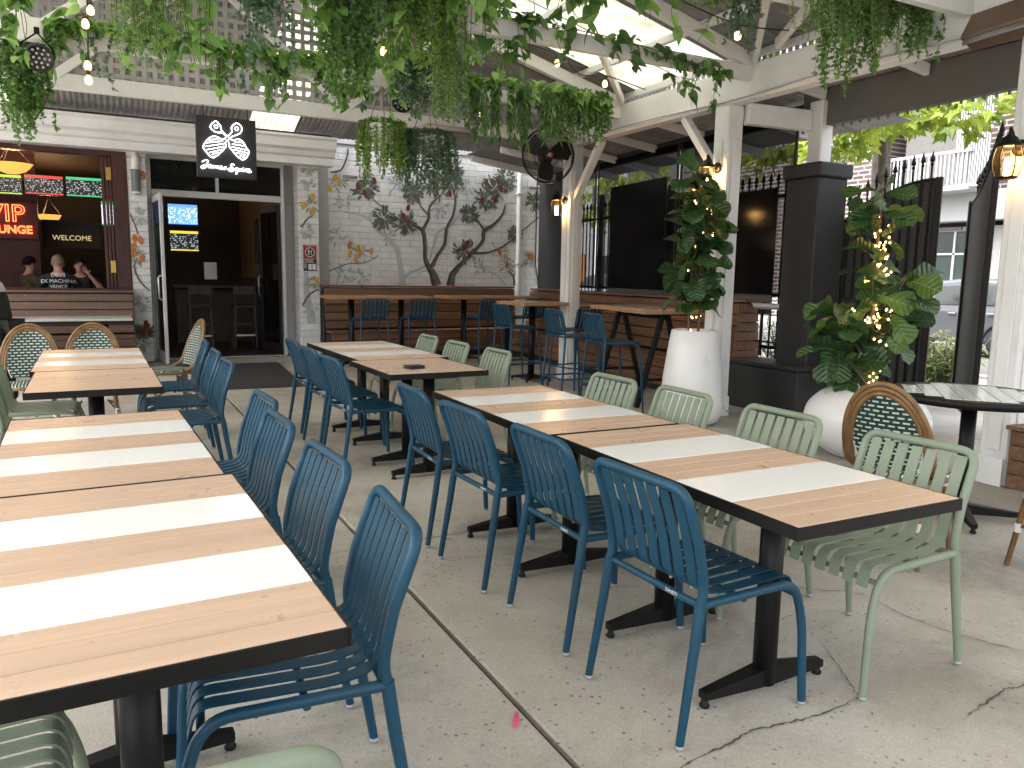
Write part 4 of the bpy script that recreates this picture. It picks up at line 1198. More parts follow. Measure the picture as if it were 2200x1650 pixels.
def make_chair(name, label, cm, group):
    t = thing(name, label, 'chair', (0, 0, 0), 0, group)
    HW = .222
    sr = (-.205, .435)
    # back frame: one bent tube over the top
    path = [(sr[0], -HW, sr[1]), (-.198, -HW, .50), (-.222, -HW, .62), (-.285, -HW, .795), (-.285, HW, .795), (-.222, HW, .62), (-.198, HW, .50), (sr[0], HW, sr[1])]
    P = smooth_path(path[:3], 4) + fillet([path[2], path[3], path[4], path[5]], .06, 7)[1:] + smooth_path(path[5:], 4)[1:]
    mb = MB(); mb.tube(P, .0155, 10); mb.build('back_frame', M[cm], t)
    caps = MB(); caps.lathe([(.0115, 0), (.0142, .004), (.0142, .014)], 8); cap_me = caps.mesh('foot_cap', M['plastic_clear'])
    for s_ in (-1, 1):
        mb = MB(); mb.tube([(sr[0], s_ * HW, sr[1] + .01), (-.225, s_ * (HW + .004), .30), (-.272, s_ * (HW + .012), .012)], [.0175, .0165, .0132], 10)
        l = mb.build('leg', M[cm], t); place('foot_cap', cap_me, l, (-.272, s_ * (HW + .012), 0))
        mb = MB(); mb.tube(fillet([(sr[0] + .002, s_ * HW, sr[1]), (.20, s_ * HW, .432), (.245, s_ * (HW + .004), .30), (.262, s_ * (HW + .012), .012)], .085, 7), .0145, 10)
        l = mb.build('leg', M[cm], t); place('foot_cap', cap_me, l, (.262, s_ * (HW + .012), 0))
    for nm, x, z, r in (('rear_rail', sr[0] + .004, sr[1] - .004, .012), ('cross_rail', -.02, .417, .010), ('front_rail', .205, .392, .010)):
        mb = MB(); mb.tube([(x, -HW, z), (x, HW, z)], r, 8); rail = mb.build(nm, M[cm], t)
        if nm == 'rear_rail':
            global mark_me
            if mark_me is None:
                mark_me = text_mesh('ZANETI', .016, .0003); mark_me.materials.append(M['markwhite'])
            place('maker_mark', mark_me, rail, (x - .0125, -.10, z + .003), (RAD(90), 0, RAD(-90)))
    sp = fillet([(-.278, 0, .775), (-.222, 0, .62), (-.190, 0, .462), (-.10, 0, .442), (.10, 0, .444), (.215, 0, .446), (.232, 0, .372)], .075, 5)
    mb = MB(); flat_strip(mb, sp, .041); me = mb.mesh('slat', M[cm])
    me.polygons.foreach_set('use_smooth', [True] * len(me.polygons)); me.set_sharp_from_angle(angle=RAD(40))
    n = 7
    for i in range(n):
        place('slat', me, t, (0, (-(n - 1) / 2 + i) * .0578, 0))
    mb = MB()
    for i in range(4):
        mb.ell((-.08 + .0 * i, (-1.5 + i) * .1, .405), (.007, .007, .007), 6, 4)
    mb.build('stacking_stud', M['plastic_clear'], t)
    return t
def make_stool(name, label, cm, group):
    t = thing(name, label, 'bar stool', (0, 0, 0), 0, group)
    HW = .20; SZ = .745
    path = [(-.195, -HW, SZ - .01), (-.20, -HW, SZ + .06), (-.25, -HW, 1.02), (-.25, HW, 1.02), (-.20, HW, SZ + .06), (-.195, HW, SZ - .01)]
    mb = MB(); mb.tube(fillet(path, .065, 6), .0125, 8); mb.build('back_frame', M[cm], t)
    for s_ in (-1, 1):
        mb = MB(); mb.tube([(-.195, s_ * HW, SZ), (-.25, s_ * (HW + .03), 0.0)], [.0135, .011], 8); mb.build('leg', M[cm], t)
        mb = MB(); mb.tube(fillet([(-.195, s_ * HW, SZ - .01), (.19, s_ * HW, SZ - .012), (.225, s_ * (HW + .015), SZ - .3), (.255, s_ * (HW + .03), 0)], .08, 6), .0122, 8); mb.build('leg', M[cm], t)
    zf = .27
    def foot(x): return .255 - (.255 - .225) * (zf / (SZ - .3)) if x > 0 else -.25 + .055 * zf / SZ
    w = HW + .022
    for a, b in (((foot(1), -w), (foot(1), w)), ((foot(-1), -w), (foot(-1), w)), ((foot(-1), -w), (foot(1), -w)), ((foot(-1), w), (foot(1), w))):
        mb = MB(); mb.tube([(*a, zf), (*b, zf)], .010, 8); mb.build('foot_rail', M[cm], t)
    sp = fillet([(-.243, 0, 1.0), (-.20, 0, SZ + .06), (-.175, 0, SZ + .003), (.10, 0, SZ), (.20, 0, SZ + .001), (.215, 0, SZ - .06)], .05, 4)
    mb = MB(); flat_strip(mb, sp, .043); me = mb.mesh('slat', M[cm]); me.polygons.foreach_set('use_smooth', [True] * len(me.polygons)); me.set_sharp_from_angle(angle=RAD(40))
    for i in range(6):
        place('slat', me, t, (0, (-2.5 + i) * .062, 0))
    mb = MB(); mb.tube([(.185, -HW, SZ - .045), (.185, HW, SZ - .045)], .009, 6); mb.build('front_rail', M[cm], t)
    mb = MB(); mb.tube([(-.19, -HW, SZ - .012), (-.19, HW, SZ - .012)], .010, 6); mb.build('rear_rail', M[cm], t)
    return t

# ---- dining tables
def mosaic(name, c1, c2, grout, s=.013, rough=.18):
    m, nt, nd, lk, bs = newmat(name)
    tc = nd.new('ShaderNodeTexCoord'); mp = nd.new('ShaderNodeMapping'); mp.inputs['Location'].default_value = (5, 5, 0); lk.new(tc.outputs['Object'], mp.inputs[0])
    b = nd.new('ShaderNodeTexBrick'); lk.new(mp.outputs[0], b.inputs['Vector'])
    b.inputs['Scale'].default_value = 1.0; b.inputs['Brick Width'].default_value = s * 1.15; b.inputs['Row Height'].default_value = s; b.inputs['Mortar Size'].default_value = s * .07
    b.inputs['Color1'].default_value = (*c1, 1); b.inputs['Color2'].default_value = (*c2, 1); b.inputs['Mortar'].default_value = (*grout, 1)
    lk.new(b.outputs['Color'], bs.inputs['Base Color']); bs.inputs['Roughness'].default_value = rough
    iv = nd.new('ShaderNodeMath'); iv.operation = 'SUBTRACT'; iv.inputs[0].default_value = 1; lk.new(b.outputs['Fac'], iv.inputs[1])
    bump(nd, lk, iv.outputs[0], .25, .001, bs)
    return m
M['whitetile'] = mosaic('white_mosaic', (.84, .84, .83), (.88, .88, .87), (.70, .70, .69))
M['greentile'] = mosaic('pale_green_tile', (.52, .60, .56), (.68, .73, .69), (.78, .79, .77), .05, .1)
M['bartile'] = mosaic('grey_bar_tile', (.20, .22, .23), (.36, .38, .38), (.55, .55, .53), .035, .2)
def pedestal(t, x, y, h, arm=.27, along='x', col=.040, square=False):
    mb = MB()
    mb.lathe([(col, .03), (col, h - .012)], 20, (x, y, 0)) if not square else mb.box((x, y, h / 2), (col * 2, col * 2, h - .02), .004)
    c = mb.build('column', M['black'], t)
    mb = MB(); mb.box((x, y, h - .006), (.30, .30, .012), .003); mb.build('mounting_plate', M['black'], t)
    dirs = [(1, 0), (-1, 0)] if along == 'x' else [(0, 1), (0, -1)] if along == 'y' else [(.71, .71), (-.71, .71), (.71, -.71), (-.71, -.71)]
    for dx, dy in dirs:
        mb = MB()
        a = Vector((x + dx * col * .6, y + dy * col * .6, 0)); b_ = Vector((x + dx * arm, y + dy * arm, 0)); n = Vector((-dy, dx, 0))
        V = []
        for p, w, z0, z1 in ((a, .030, .028, .088), (b_, .018, .030, .055)):
            V += [p - n * w + Vector((0, 0, z0)), p + n * w + Vector((0, 0, z0)), p + n * w + Vector((0, 0, z1)), p - n * w + Vector((0, 0, z1))]
        mb.add(V, [(0, 1, 2, 3), (7, 6, 5, 4), (0, 4, 5, 1), (1, 5, 6, 2), (2, 6, 7, 3), (3, 7, 4, 0)])
        f = mb.build('base_arm', M['black'], t)
        mb = MB(); q = b_ - Vector((dx, dy, 0)) * .012; mb.lathe([(.016, 0), (.018, .008), (.012, .016), (.012, .032)], 12, (q.x, q.y, 0)); mb.build('levelling_foot', M['black'], f)
def dining_table(label, c, L, W, rz, group, striped=True, peds=(-.3, .3), H=.75):
    t = thing('dining_table', label, 'table', (c[0], c[1], 0), rz, group)
    e = .006
    mb = MB()
    for s_ in (-1, 1):
        mb.box((s_ * (W / 2 - e / 2), 0, H - .019), (e, L, .038), .0015)
        mb.box((0, s_ * (L / 2 - e / 2), H - .019), (W - 2 * e - .0004, e, .038), .0015)
    mb.box((0, 0, H - .027), (W - 2 * e - .002, L - 2 * e - .002, .018)); mb.build('top_edge', M['edge'], t)
    iw, il = W - 2 * e - .001, L - 2 * e
    if striped:
        u = il / 5
        y = -il / 2
        for s_ in range(5):
            if s_ % 2 == 0:
                for q in range(3):
                    mb = MB(); mb.box((0, 0, 0), (iw, u / 3 - .0042, .018), .0018); mb.build('plank', M['oak'], t, (0, y + u / 3 * (q + .5), H - .009))
            else:
                mb = MB(); mb.box((0, 0, 0), (iw, u - .003, .018), .001); mb.build('tile_inlay', M['whitetile'], t, (0, y + u / 2, H - .0085))
            y += u
    else:
        n = 3
        for q in range(n):
            mb = MB(); mb.box((0, 0, 0), (iw, il / n - .0012, .018), .0006); mb.build('plank', M['oak'], t, (0, -il / 2 + il / n * (q + .5), H - .009))
    for p in peds:
        pedestal(t, 0, p, H - .0385)
    return t
GT = 'oak and white tile dining tables'
dining_table('striped oak and white tile table nearest the camera at the left', (.012, 1.935), 1.235, .69, RAD(1.6), GT)
dining_table('second striped table of the left row, joined to the nearest one', (-.035, 3.205), 1.30, .67, RAD(1.6), GT)
dining_table('nearest striped table of the right hand row with a free black corner', (1.945, 2.02), 1.29, .69, RAD(-.8), GT, peds=(-.23, .32))
dining_table('far striped table of the right hand row among green chairs', (1.93, 3.325), 1.29, .69, RAD(-.8), GT)
dining_table('striped table at the far end of the middle row near the bar tables', (2.0, 6.36), 1.55, .73, RAD(1.0), GT)
dining_table('plain oak table with a dark wallet on it in the middle row', (1.945, 5.145), .86, .71, RAD(1.0), GT, False, (-.22, .2))
dining_table('striped table at the back left in front of the rattan chairs', (-.105, 6.34), 1.45, .69, RAD(.6), GT)
dining_table('plain oak table at the near end of the back left table', (-.075, 5.135), .94, .67, RAD(.6), GT, False, (-.1,))

# ---- chairs
GB, GG = 'blue slatted metal chairs', 'sage green slatted metal chairs'
ch0 = make_chair('metal_chair', 'blue slatted chair nearest the camera at the left table', 'blue', GB)
ch0.location = (.36, 1.88, 0); ch0.rotation_euler = (0, 0, RAD(180 - 5))
def blue(x, y, deg, label): return clone(ch0, (x, y, 0), RAD(deg), label, GB)
blue(.355, 2.52, 180 + 3, 'second blue chair from the camera beside the left table')
blue(.335, 3.22, 180 + 2, 'third blue chair from the camera beside the left table')
blue(.38, 3.80, 180 + 3, 'fourth blue chair from the camera at the far corner of the left row')
blue(.42, 5.40, 180 + 2, 'blue chair at the near end of the back left table')
blue(.43, 6.12, 180, 'middle one of three blue chairs at the back left table')
blue(.45, 6.95, 180 - 2, 'farthest of three blue chairs at the back left table')
blue(1.72, 1.89, 2, 'blue chair nearest the camera at the right hand table')
blue(1.73, 2.52, -1, 'second nearest blue chair at the right hand table')
blue(1.69, 3.18, 2, 'third nearest blue chair at the right hand table')
blue(1.69, 3.80, -2, 'farthest blue chair at the right hand table')
blue(1.66, 5.42, 4, 'nearest of three blue chairs at the middle row')
blue(1.68, 6.12, 2, 'middle one of three blue chairs at the middle row')
blue(1.71, 6.86, 1, 'farthest of three blue chairs at the middle row by the door mat')
GM = {M['blue']: M['green']}
def green(x, y, deg, label): return clone(ch0, (x, y, 0), RAD(deg), label, GG, GM)
green(2.455, 1.83, 181, 'sage green chair nearest the camera at the right hand table')
green(2.45, 2.51, 180, 'second nearest green chair at the right hand table')
green(2.45, 3.20, 178, 'third nearest green chair at the right hand table by the tall planter')
green(2.42, 3.80, 180, 'farthest green chair at the right hand table')
green(2.50, 5.52, 180, 'nearest of three green chairs at the middle row')
green(2.47, 6.25, 181, 'middle one of three green chairs at the middle row')
green(2.49, 7.0, 180, 'farthest of three green chairs at the middle row')
green(-.34, 1.66, 2, 'green chair under the left table at the bottom left corner')
green(.02, 1.20, 88, 'green chair at the near end of the left table, only its top rail in view')
green(-.38, 5.45, 3, 'nearest green chair at the left of the back left table')
green(-.42, 6.15, 0, 'second green chair at the left of the back left table')
green(-.5, 3.55, 2, 'green chair at the left edge beside the second left table')

# ---- bar stools and bar tables
GS = 'blue slatted bar stools'
st0 = make_stool('bar_stool', 'blue bar stool at the left end of the bar tables, back to the room', 'blue', GS)
st0.location = (3.42, 10.98, 0); st0.rotation_euler = (0, 0, RAD(92))
def stool(x, y, deg, label): return clone(st0, (x, y, 0), RAD(deg), label, GS)
stool(4.16, 10.98, 88, 'second blue bar stool from the left at the bar tables')
stool(5.25, 10.95, 96, 'blue bar stool at the second bar table half hidden by a side-on stool')
stool(6.05, 10.95, 90, 'blue bar stool in the back corner under the small bar table')
stool(4.72, 8.85, 4, 'blue bar stool seen side-on in front of the small square bar table')
stool(4.63, 7.36, -2, 'blue bar stool beside the trestle table, second from the planter')
stool(5.22, 8.20, 100, 'blue bar stool in front of the white back post')
stool(4.62, 6.55, -6, 'blue bar stool nearest the tall planter at the trestle table')
GBT = 'oak topped bar tables'
def bar_table(label, c, L, W, rz, H=1.05, legs='column', inlay=True, split=True):
    t = thing('bar_table', label, 'bar table', (c[0], c[1], 0), rz, GBT)
    halves = 2 if split else 1
    for i in range(halves):
        l = L / halves
        mb = MB(); mb.box((0, 0, 0), (l - .003, W, .045), .004); b = mb.build('top_board', M['oak_end'], t, (-L / 2 + l * (i + .5), 0, H - .0225))
        if inlay:
            mb = MB(); mb.box((0, 0, .0235), (l - .24, W - .24, .003)); mb.build('tile_inlay', M['bartile'], b)
    if legs == 'column':
        for x in ((-L / 4, L / 4) if split else (0,)):
            pedestal(t, x, 0, H - .045, .27, 'd', .045)
    else:
        for x in (-L / 2 + .18, L / 2 - .18):
            for s_ in (-1, 1):
                mb = MB(); mb.bar((x, s_ * .03, H - .06), (x, s_ * .30, .0), .05, .05, .004, up=(1, 0, 0)); mb.build('trestle_leg', M['black'], t)
            mb = MB(); mb.box((x, 0, H - .055), (.07, .5, .02), .003); mb.build('trestle_head', M['black'], t)
            mb = MB(); mb.bar((x, -.22, .30), (x, .22, .30), .03, .03, .003); mb.build('trestle_brace', M['black'], t)
        mb = MB(); mb.bar((-L / 2 + .18, 0, H - .08), (L / 2 - .18, 0, H - .08), .04, .06, .003); mb.build('stretcher', M['black'], t)
    return t
bar_table('left bar table with oak top along the mural wall bench', (3.68, 11.48), 1.58, .66, 0)
bar_table('right bar table with oak top along the mural wall bench', (5.58, 11.55), 1.62, .66, 0)
bar_table('small square bar table with tiled inlay beside the white back post', (5.02, 8.98), .70, .70, RAD(4), 1.055, split=False)
bar_table('trestle bar table with tiled inlay behind the tall white planter', (5.42, 7.12), 1.42, .68, RAD(80), 1.06, 'trestle', split=False)
# table with pale stone top before the left bench
mt = thing('side_table', 'pale stone topped table in front of the brown slat bench', 'table', (-.42, 11.6, 0))
mb = MB(); mb.box((0, 0, .735), (1.45, .66, .03), .003); mb.build('table_top', M['bartile'] if False else plain('pale_stone_top', (.5, .5, .48), .3, var=.15, scale=14), mt)
mb = MB(); mb.box((0, 0, .70), (1.47, .68, .04), .002); mb.build('top_edge', M['edge'], mt)
pedestal(mt, -.4, 0, .68); pedestal(mt, .4, 0, .68)
# round tiled table
rt = thing('round_table', 'round table with pale green tiled top and black edge at the right', 'table', (4.50, 2.72, 0))
mb = MB(); mb.lathe([(.0, .715), (.44, .715), (.452, .72), (.452, .752), (.446, .758)], 48); mb.build('top_edge', M['edge'], rt)
mb = MB()
nrow = 10
tile_me = {}
for i in range(nrow):
    for j in range(nrow):
        a = RAD(40); s_ = .09
        x, y = (-nrow / 2 + i + .5) * s_, (-nrow / 2 + j + .5) * s_
        corners = [(x + dx * s_ * .475, y + dy * s_ * .475) for dx, dy in ((-1, -1), (1, -1), (1, 1), (-1, 1))]
        if all(math.hypot(*c) < .443 for c in corners):
            if 't' not in tile_me:
                q = MB(); q.box((0, 0, 0), (s_ * .955, s_ * .955, .004), .001); tile_me['t'] = q.mesh('tile', M['greentile'])
            place('tile', tile_me['t'], rt, (x * math.cos(a) - y * math.sin(a), x * math.sin(a) + y * math.cos(a), .759), (0, 0, a))
mb = MB(); mb.lathe([(.0, .7575), (.444, .7575)], 40); mb.build('tile_bed', plain('pale_grout', (.62, .64, .61), .3, var=.1, scale=20), rt)
pedestal(rt, 0, 0, .712, .33, 'd', .042)

# ---- rattan bistro chairs
def weave(name, ax):
    m, nt, nd, lk, bs = newmat(name)
    tc = nd.new('ShaderNodeTexCoord'); sx = nd.new('ShaderNodeSeparateXYZ'); lk.new(tc.outputs['Object'], sx.inputs[0])
    cx = nd.new('ShaderNodeCombineXYZ'); lk.new(sx.outputs[ax[0]], cx.inputs[0]); lk.new(sx.outputs[ax[1]], cx.inputs[1])
    mp = nd.new('ShaderNodeMapping'); mp.inputs['Location'].default_value = (3, 3, 0); lk.new(cx.outputs[0], mp.inputs[0])
    b = nd.new('ShaderNodeTexBrick'); lk.new(mp.outputs[0], b.inputs['Vector'])
    b.inputs['Scale'].default_value = 1.0; b.inputs['Brick Width'].default_value = .046; b.inputs['Row Height'].default_value = .0235; b.inputs['Mortar Size'].default_value = .0078; b.inputs['Mortar Smooth'].default_value = .05
    b.inputs['Color1'].default_value = (.66, .67, .64, 1); b.inputs['Color2'].default_value = (.55, .57, .54, 1); b.inputs['Mortar'].default_value = (.012, .045, .032, 1)
    lk.new(b.outputs['Color'], bs.inputs['Base Color']); bs.inputs['Roughness'].default_value = .45
    iv = nd.new('ShaderNodeMath'); iv.operation = 'SUBTRACT'; iv.inputs[0].default_value = 1; lk.new(b.outputs['Fac'], iv.inputs[1])
    bump(nd, lk, iv.outputs[0], .6, .003, bs)
    return m
M['weave_back'] = weave('green_white_weave_back', (1, 2)); M['weave_seat'] = weave('green_white_weave_seat', (0, 1))
def make_bistro(label, group):
    t = thing('rattan_chair', label, 'chair', (0, 0, 0), 0, group)
    W = .215
    def backpt(a, r=1.0):   # arch outline: a from -90 (left foot) over the top to +90
        y = W * r * math.sin(RAD(a)); z = .58 + .33 * math.cos(RAD(a)) * (1 if r == 1 else r)
        return (-.18 - (z - .45) * .34, y, z)
    for i, off in enumerate((0, .024, .048)):
        pts = [(-.10 + .0 * i, -(W - off * .4), .445), (-.19, -(W - off * .6), .50)] + [(p[0] + off * .15, p[1] * (1 - off / W * .75), p[2] - off * (math.cos(RAD(a)) if abs(a) < 90 else 0)) for a in range(-90, 91, 12) for p in [backpt(a)]] + [(-.19, W - off * .6, .50), (-.10, W - off * .4, .445)]
        mb = MB(); mb.tube(smooth_path(pts, 2), .0135, 8); mb.build('arch_cane', M['rattan'], t)
    # woven back panel, slightly dished
    mb = MB(); V = []; F = []; nz, ny = 10, 10
    for i in range(nz + 1):
        z = .475 + (.862 - .475) * i / nz
        hw = W * .80 * math.sqrt(max(0.03, 1 - max(0, (z - .58) / .29) ** 2)) * (1 if z > .58 else (.80 + .2 * (z - .475) / .105))
        for j in range(ny + 1):
            u = -1 + 2 * j / ny
            V.append((-.18 - (z - .45) * .34 - .018 * (1 - u * u), u * hw, z))
    for i in range(nz):
        for j in range(ny):
            q = i * (ny + 1) + j; F.append((q, q + 1, q + ny + 2, q + ny + 1))
    V2 = [(x + .012, y, z) for x, y, z in V]
    mb.add(V, [tuple(reversed(f)) for f in F], 0, True); mb.add(V2, F, 0, True); mb.build('woven_back', M['weave_back'], t)
    for s_ in (-1, 1):
        mb = MB(); mb.tube([(-.18 - (z - .45) * .34 + .004, s_ * W * .80 * (.80 + .2 * min(1, (z - .475) / .105)), z) for z in (.475, .53, .60, .68)], .007, 6); mb.build('binding_strip', M['strapwhite'], t)
    mb = MB(); mb.lathe([(.0, .452), (.18, .456), (.215, .450), (.225, .435), (.215, .422), (.0, .42)], 28, (.0, 0, 0)); mb.build('woven_seat', M['weave_seat'], t)
    mb = MB(); mb.tube([(.222 * math.cos(a * .2618), .222 * math.sin(a * .2618), .428) for a in range(24)], .013, 8, closed=True); mb.build('seat_ring', M['rattan'], t)
    for x, s_ in ((.15, 1), (.15, -1), (-.15, 1), (-.15, -1)):
        k = 1.28 if x > 0 else 1.45
        mb = MB(); mb.tube([(x, s_ * .145, .43), (x * (1 + (k - 1) * .5), s_ * .165, .22), (x * k, s_ * .19, 0)], [.014, .014, .013], 8); l = mb.build('leg', M['rattan'], t)
        mb = MB(); mb.tube([(x * 1.02, s_ * .148, .405), (x * 1.03, s_ * .15, .355)], .0175, 8); mb.build('binding', M['strapwhite'], l)
        mb = MB(); mb.tube([(x * (k * .48 + .52), s_ * .168, .225), (x * (k * .55 + .45), s_ * .17, .18)], .0172, 8); mb.build('binding', M['strapwhite'], l)
    mb = MB(); mb.tube([(.19, -.17, .2), (.0, -.1, .27), (-.19, -.17, .2)], .009, 6); mb.tube([(.19, .17, .2), (0, .1, .27), (-.19, .17, .2)], .009, 6); mb.build('curved_brace', M['rattan'], t)
    return t
GR = 'rattan bistro chairs with green and white weave'
bc = make_bistro('rattan bistro chair turned to the round tiled table, seen from behind', GR)
bc.location = (3.62, 2.50, 0); bc.rotation_euler = (0, 0, RAD(14))
clone(bc, (4.02, 1.86, 0), RAD(62), 'rattan bistro chair cut off by the right edge of the picture', GR)
clone(bc, (-.58, 7.42, 0), RAD(-88), 'left one of two rattan chairs facing the camera behind the back left table', GR)
clone(bc, (-.12, 7.44, 0), RAD(-91), 'right one of two rattan chairs facing the camera behind the back left table', GR)
clone(bc, (.50, 8.05, 0), RAD(-168), 'rattan chair standing side-on beside the doorway path', GR)
# timber bench block at the right edge
rb = thing('timber_seat_block', 'dark stained slatted timber seat at the right edge beside the post', 'bench', (5.62, 2.55, 0))
for i in range(4):
    mb = MB(); mb.box((0, 0, 0), (.10, .9, .03), .004); mb.build('seat_slat', M['merbau'], rb, (-.18 + i * .112, 0, .43))
for i in range(4):
    mb = MB(); mb.box((0, 0, 0), (.40, .025, .095), .004); mb.build('end_slat', M['merbau'], rb, (0, .40, .06 + i * .10))
    mb = MB(); mb.box((0, 0, 0), (.025, .86, .095), .004); mb.build('side_slat', M['merbau'], rb, (-.19, 0, .06 + i * .10))
# wallet and mat
wl = thing('wallet', 'dark navy leather wallet lying on the plain oak table', 'wallet', (1.86, 4.98, .7505), RAD(12))
for i, (z, a) in enumerate(((.006, 0), (.0175, 2.5))):
    mb = MB(); mb.box((0, 0, z), (.118, .092, .010), .004, Matrix.Rotation(RAD(a), 3, 'Y')); mb.build('wallet_fold', M['leather'], wl)
mb = MB(); mb.box((.057, 0, .012), (.008, .09, .020), .004); mb.build('spine', M['leather'], wl)
mat_o = MB(); mat_o.box((0, 0, .005), (1.36, 2.6, .010), .003); mo = thing('door_mat', 'large dark rubber mat on the floor before the doorway', 'mat', (1.50, 10.85, 0), RAD(-4))
mat_o.build('mat_pad', M['rubber'], mo)
mb = MB()
for s_ in (-1, 1):
    mb.box((s_ * .70, 0, .004), (.05, 2.7, .008), .002); mb.box((0, s_ * 1.325, .004), (1.349, .05, .008), .002)
mb.build('mat_border', M['plastic_black'], mo)
# ================================================================== plants
M['fig'] = leafmat('fiddle_leaf', (.020, .055, .018), (.050, .115, .035), .15, .30, 7.0)
M['figyoung'] = leafmat('fiddle_leaf_bright', (.045, .11, .022), (.10, .20, .045), .22, .32, 7.0)
M['pothos'] = leafmat('pothos_leaf', (.12, .27, .06), (.32, .55, .17), .5, .36)
M['pothosdk'] = leafmat('pothos_leaf_dark', (.06, .15, .045), (.16, .31, .10), .3, .4)
M['fern'] = leafmat('fern_leaf', (.13, .25, .07), (.30, .46, .16), .4, .5)
M['smallleaf'] = leafmat('small_leaf', (.07, .17, .045), (.20, .37, .10), .35, .5)
M['bright'] = leafmat('bright_small_leaf', (.13, .25, .05), (.30, .46, .11), .4, .5)
M['euc'] = leafmat('blue_green_leaf', (.07, .14, .085), (.19, .30, .20), .3, .5)
M['vine'] = plain('vine_stem', (.07, .085, .03), .7, var=.3, bmp=0)
M['bloom'] = plain('pink_bloom', (.55, .25, .18), .7, var=.3, bmp=0)

def heart_mesh(name, m, L=1.0, W=.78, fold=.18, droop=.25, seed=0):
    r_ = random.Random(seed)
    outline = [(0, .0), (-.10, .18), (-.09, .34), (.06, .47), (.28, .50), (.52, .41), (.76, .23), (1.0, .0)]
    V, F = [], []
    n = len(outline)
    zc = lambda x: -droop * x * x
    for x, y in outline:
        V.append((max(x, 0) * L, 0, zc(x)))
    for s_ in (1, -1):
        b = len(V)
        for x, y in outline:
            V.append((x * L, s_ * y * W, zc(x) + fold * y + r_.uniform(-.02, .02)))
        for i in range(n - 1):
            f = (i, b + i, b + i + 1, i + 1)
            F.append(f if s_ < 0 else f[::-1])
    me = bpy.data.meshes.new(name); me.from_pydata(V, [], F); me.polygons.foreach_set('use_smooth', [True] * len(F)); me.materials.append(m); return me
def fiddle_mesh(name, m, seed):
    r_ = random.Random(seed)
    prof = [(0, .02), (.08, .14), (.22, .21), (.38, .20), (.52, .25), (.68, .36), (.84, .38), (.95, .26), (1.0, .06)]
    V, F = [], []; cols = (-1, -.5, 0, .5, 1)
    for i, (x, w) in enumerate(prof):
        for c in cols:
            wav = .035 * math.sin(i * 1.9 + seed + c * 2) * abs(c)
            V.append((x, c * w, -.30 * x * x + .16 * abs(c) * w * 2 + wav + (.012 if i % 2 and c in (-.5, .5) else 0)))
    for i in range(len(prof) - 1):
        for j in range(4):
            a = i * 5 + j; F.append((a, a + 5, a + 6, a + 1))
    me = bpy.data.meshes.new(name); me.from_pydata(V, [], F); me.polygons.foreach_set('use_smooth', [True] * len(F)); me.materials.append(m); return me
FIG = [fiddle_mesh('leaf', M['fig'], s_) for s_ in range(3)]
FIGY = [fiddle_mesh('leaf', M['figyoung'], s_) for s_ in range(2)]
POT = [heart_mesh('leaf', M['pothos'], seed=s_) for s_ in range(3)]
POTD = [heart_mesh('leaf', M['pothosdk'], seed=s_ + 5, droop=.35) for s_ in range(3)]
def leaf_obj(me, parent, p, d, roll, size):
    """leaf lying along d; its upper side as far as possible up, turned by roll"""
    d = Vector(d).normalized(); up = Vector((0, 0, 1))
    y = up.cross(d); y = y.normalized() if y.length > .05 else Vector((0, 1, 0))
    z = d.cross(y)
    m = Matrix((d, y, z)).transposed() @ Matrix.Rotation(roll, 3, 'X')
    o = bpy.data.objects.new('leaf', me); COL.objects.link(o); o.parent = parent
    o.matrix_local = Matrix.Translation(p) @ m.to_4x4() @ Matrix.Scale(size, 4)
    return o

# ---- planters
def planter_tall():
    t = thing('planter', 'tall tapering white planter in front of the white post', 'planter', (5.02, 5.76, 0))
    mb = MB(); mb.lathe([(.0, .0), (.20, .0), (.265, .03), (.30, .12), (.302, .22), (.285, .45), (.25, .72), (.222, .90), (.215, .905), (.205, .90), (.205, .84), (.0, .84)], 40); mb.build('pot', M['pot'], t)
    mb = MB(); mb.lathe([(.0, .846), (.203, .843)], 24); mb.build('soil', M['soil'], t)
planter_tall()
def planter_round():
    t = thing('planter', 'big round white ball planter behind the rattan chair', 'planter', (5.38, 4.08, 0))
    prof = [(.0, 0), (.22, .0), (.33, .05), (.43, .14), (.475, .27), (.45, .40), (.36, .50), (.26, .545), (.225, .555), (.20, .54), (.20, .47), (.0, .47)]
    P = smooth_path([(r, 0, z) for r, z in prof[:9]], 3)
    mb = MB(); mb.lathe([(max(p.x, 0), p.z) for p in P] + prof[9:], 40); mb.build('pot', M['pot'], t)
    mb = MB(); mb.lathe([(.0, .476), (.2, .473)], 24); mb.build('soil', M['soil'], t)
planter_round()
def fig_tree(label, base, z0, stems, leaves, seed, bright=.2):
    r_ = random.Random(seed); t = thing('fiddle_leaf_fig', label, 'plant', base)
    paths = []
    for pts, r0 in stems:
        P = smooth_path(pts, 6); paths.append(P); k = len(P)
        mb = MB(); mb.tube(P, [r0 * (1 - .55 * i / k) for i in range(k)], 7); mb.build('stem', M['bark'], t)
    for (si, u, az, el, size) in leaves:
        P = paths[si]; i = min(int(u * (len(P) - 1)), len(P) - 1); p = P[i]
        d = Vector((math.cos(az) * math.cos(el), math.sin(az) * math.cos(el), math.sin(el)))
        st = p + d * r_.uniform(.02, .05)
        leaf_obj(r_.choice(FIGY if r_.random() < bright else FIG), t, st, d, r_.uniform(-1.1, 1.1), size)
    return t
def auto_leaves(spec, seed):
    r_ = random.Random(seed); L = []
    for si, n, u0, u1, smin, smax in spec:
        for k in range(n):
            L.append((si, u0 + (u1 - u0) * k / max(n - 1, 1), k * 2.4 + r_.uniform(-.5, .5) + si, r_.uniform(-.75, .8), r_.uniform(smin, smax)))
    return L
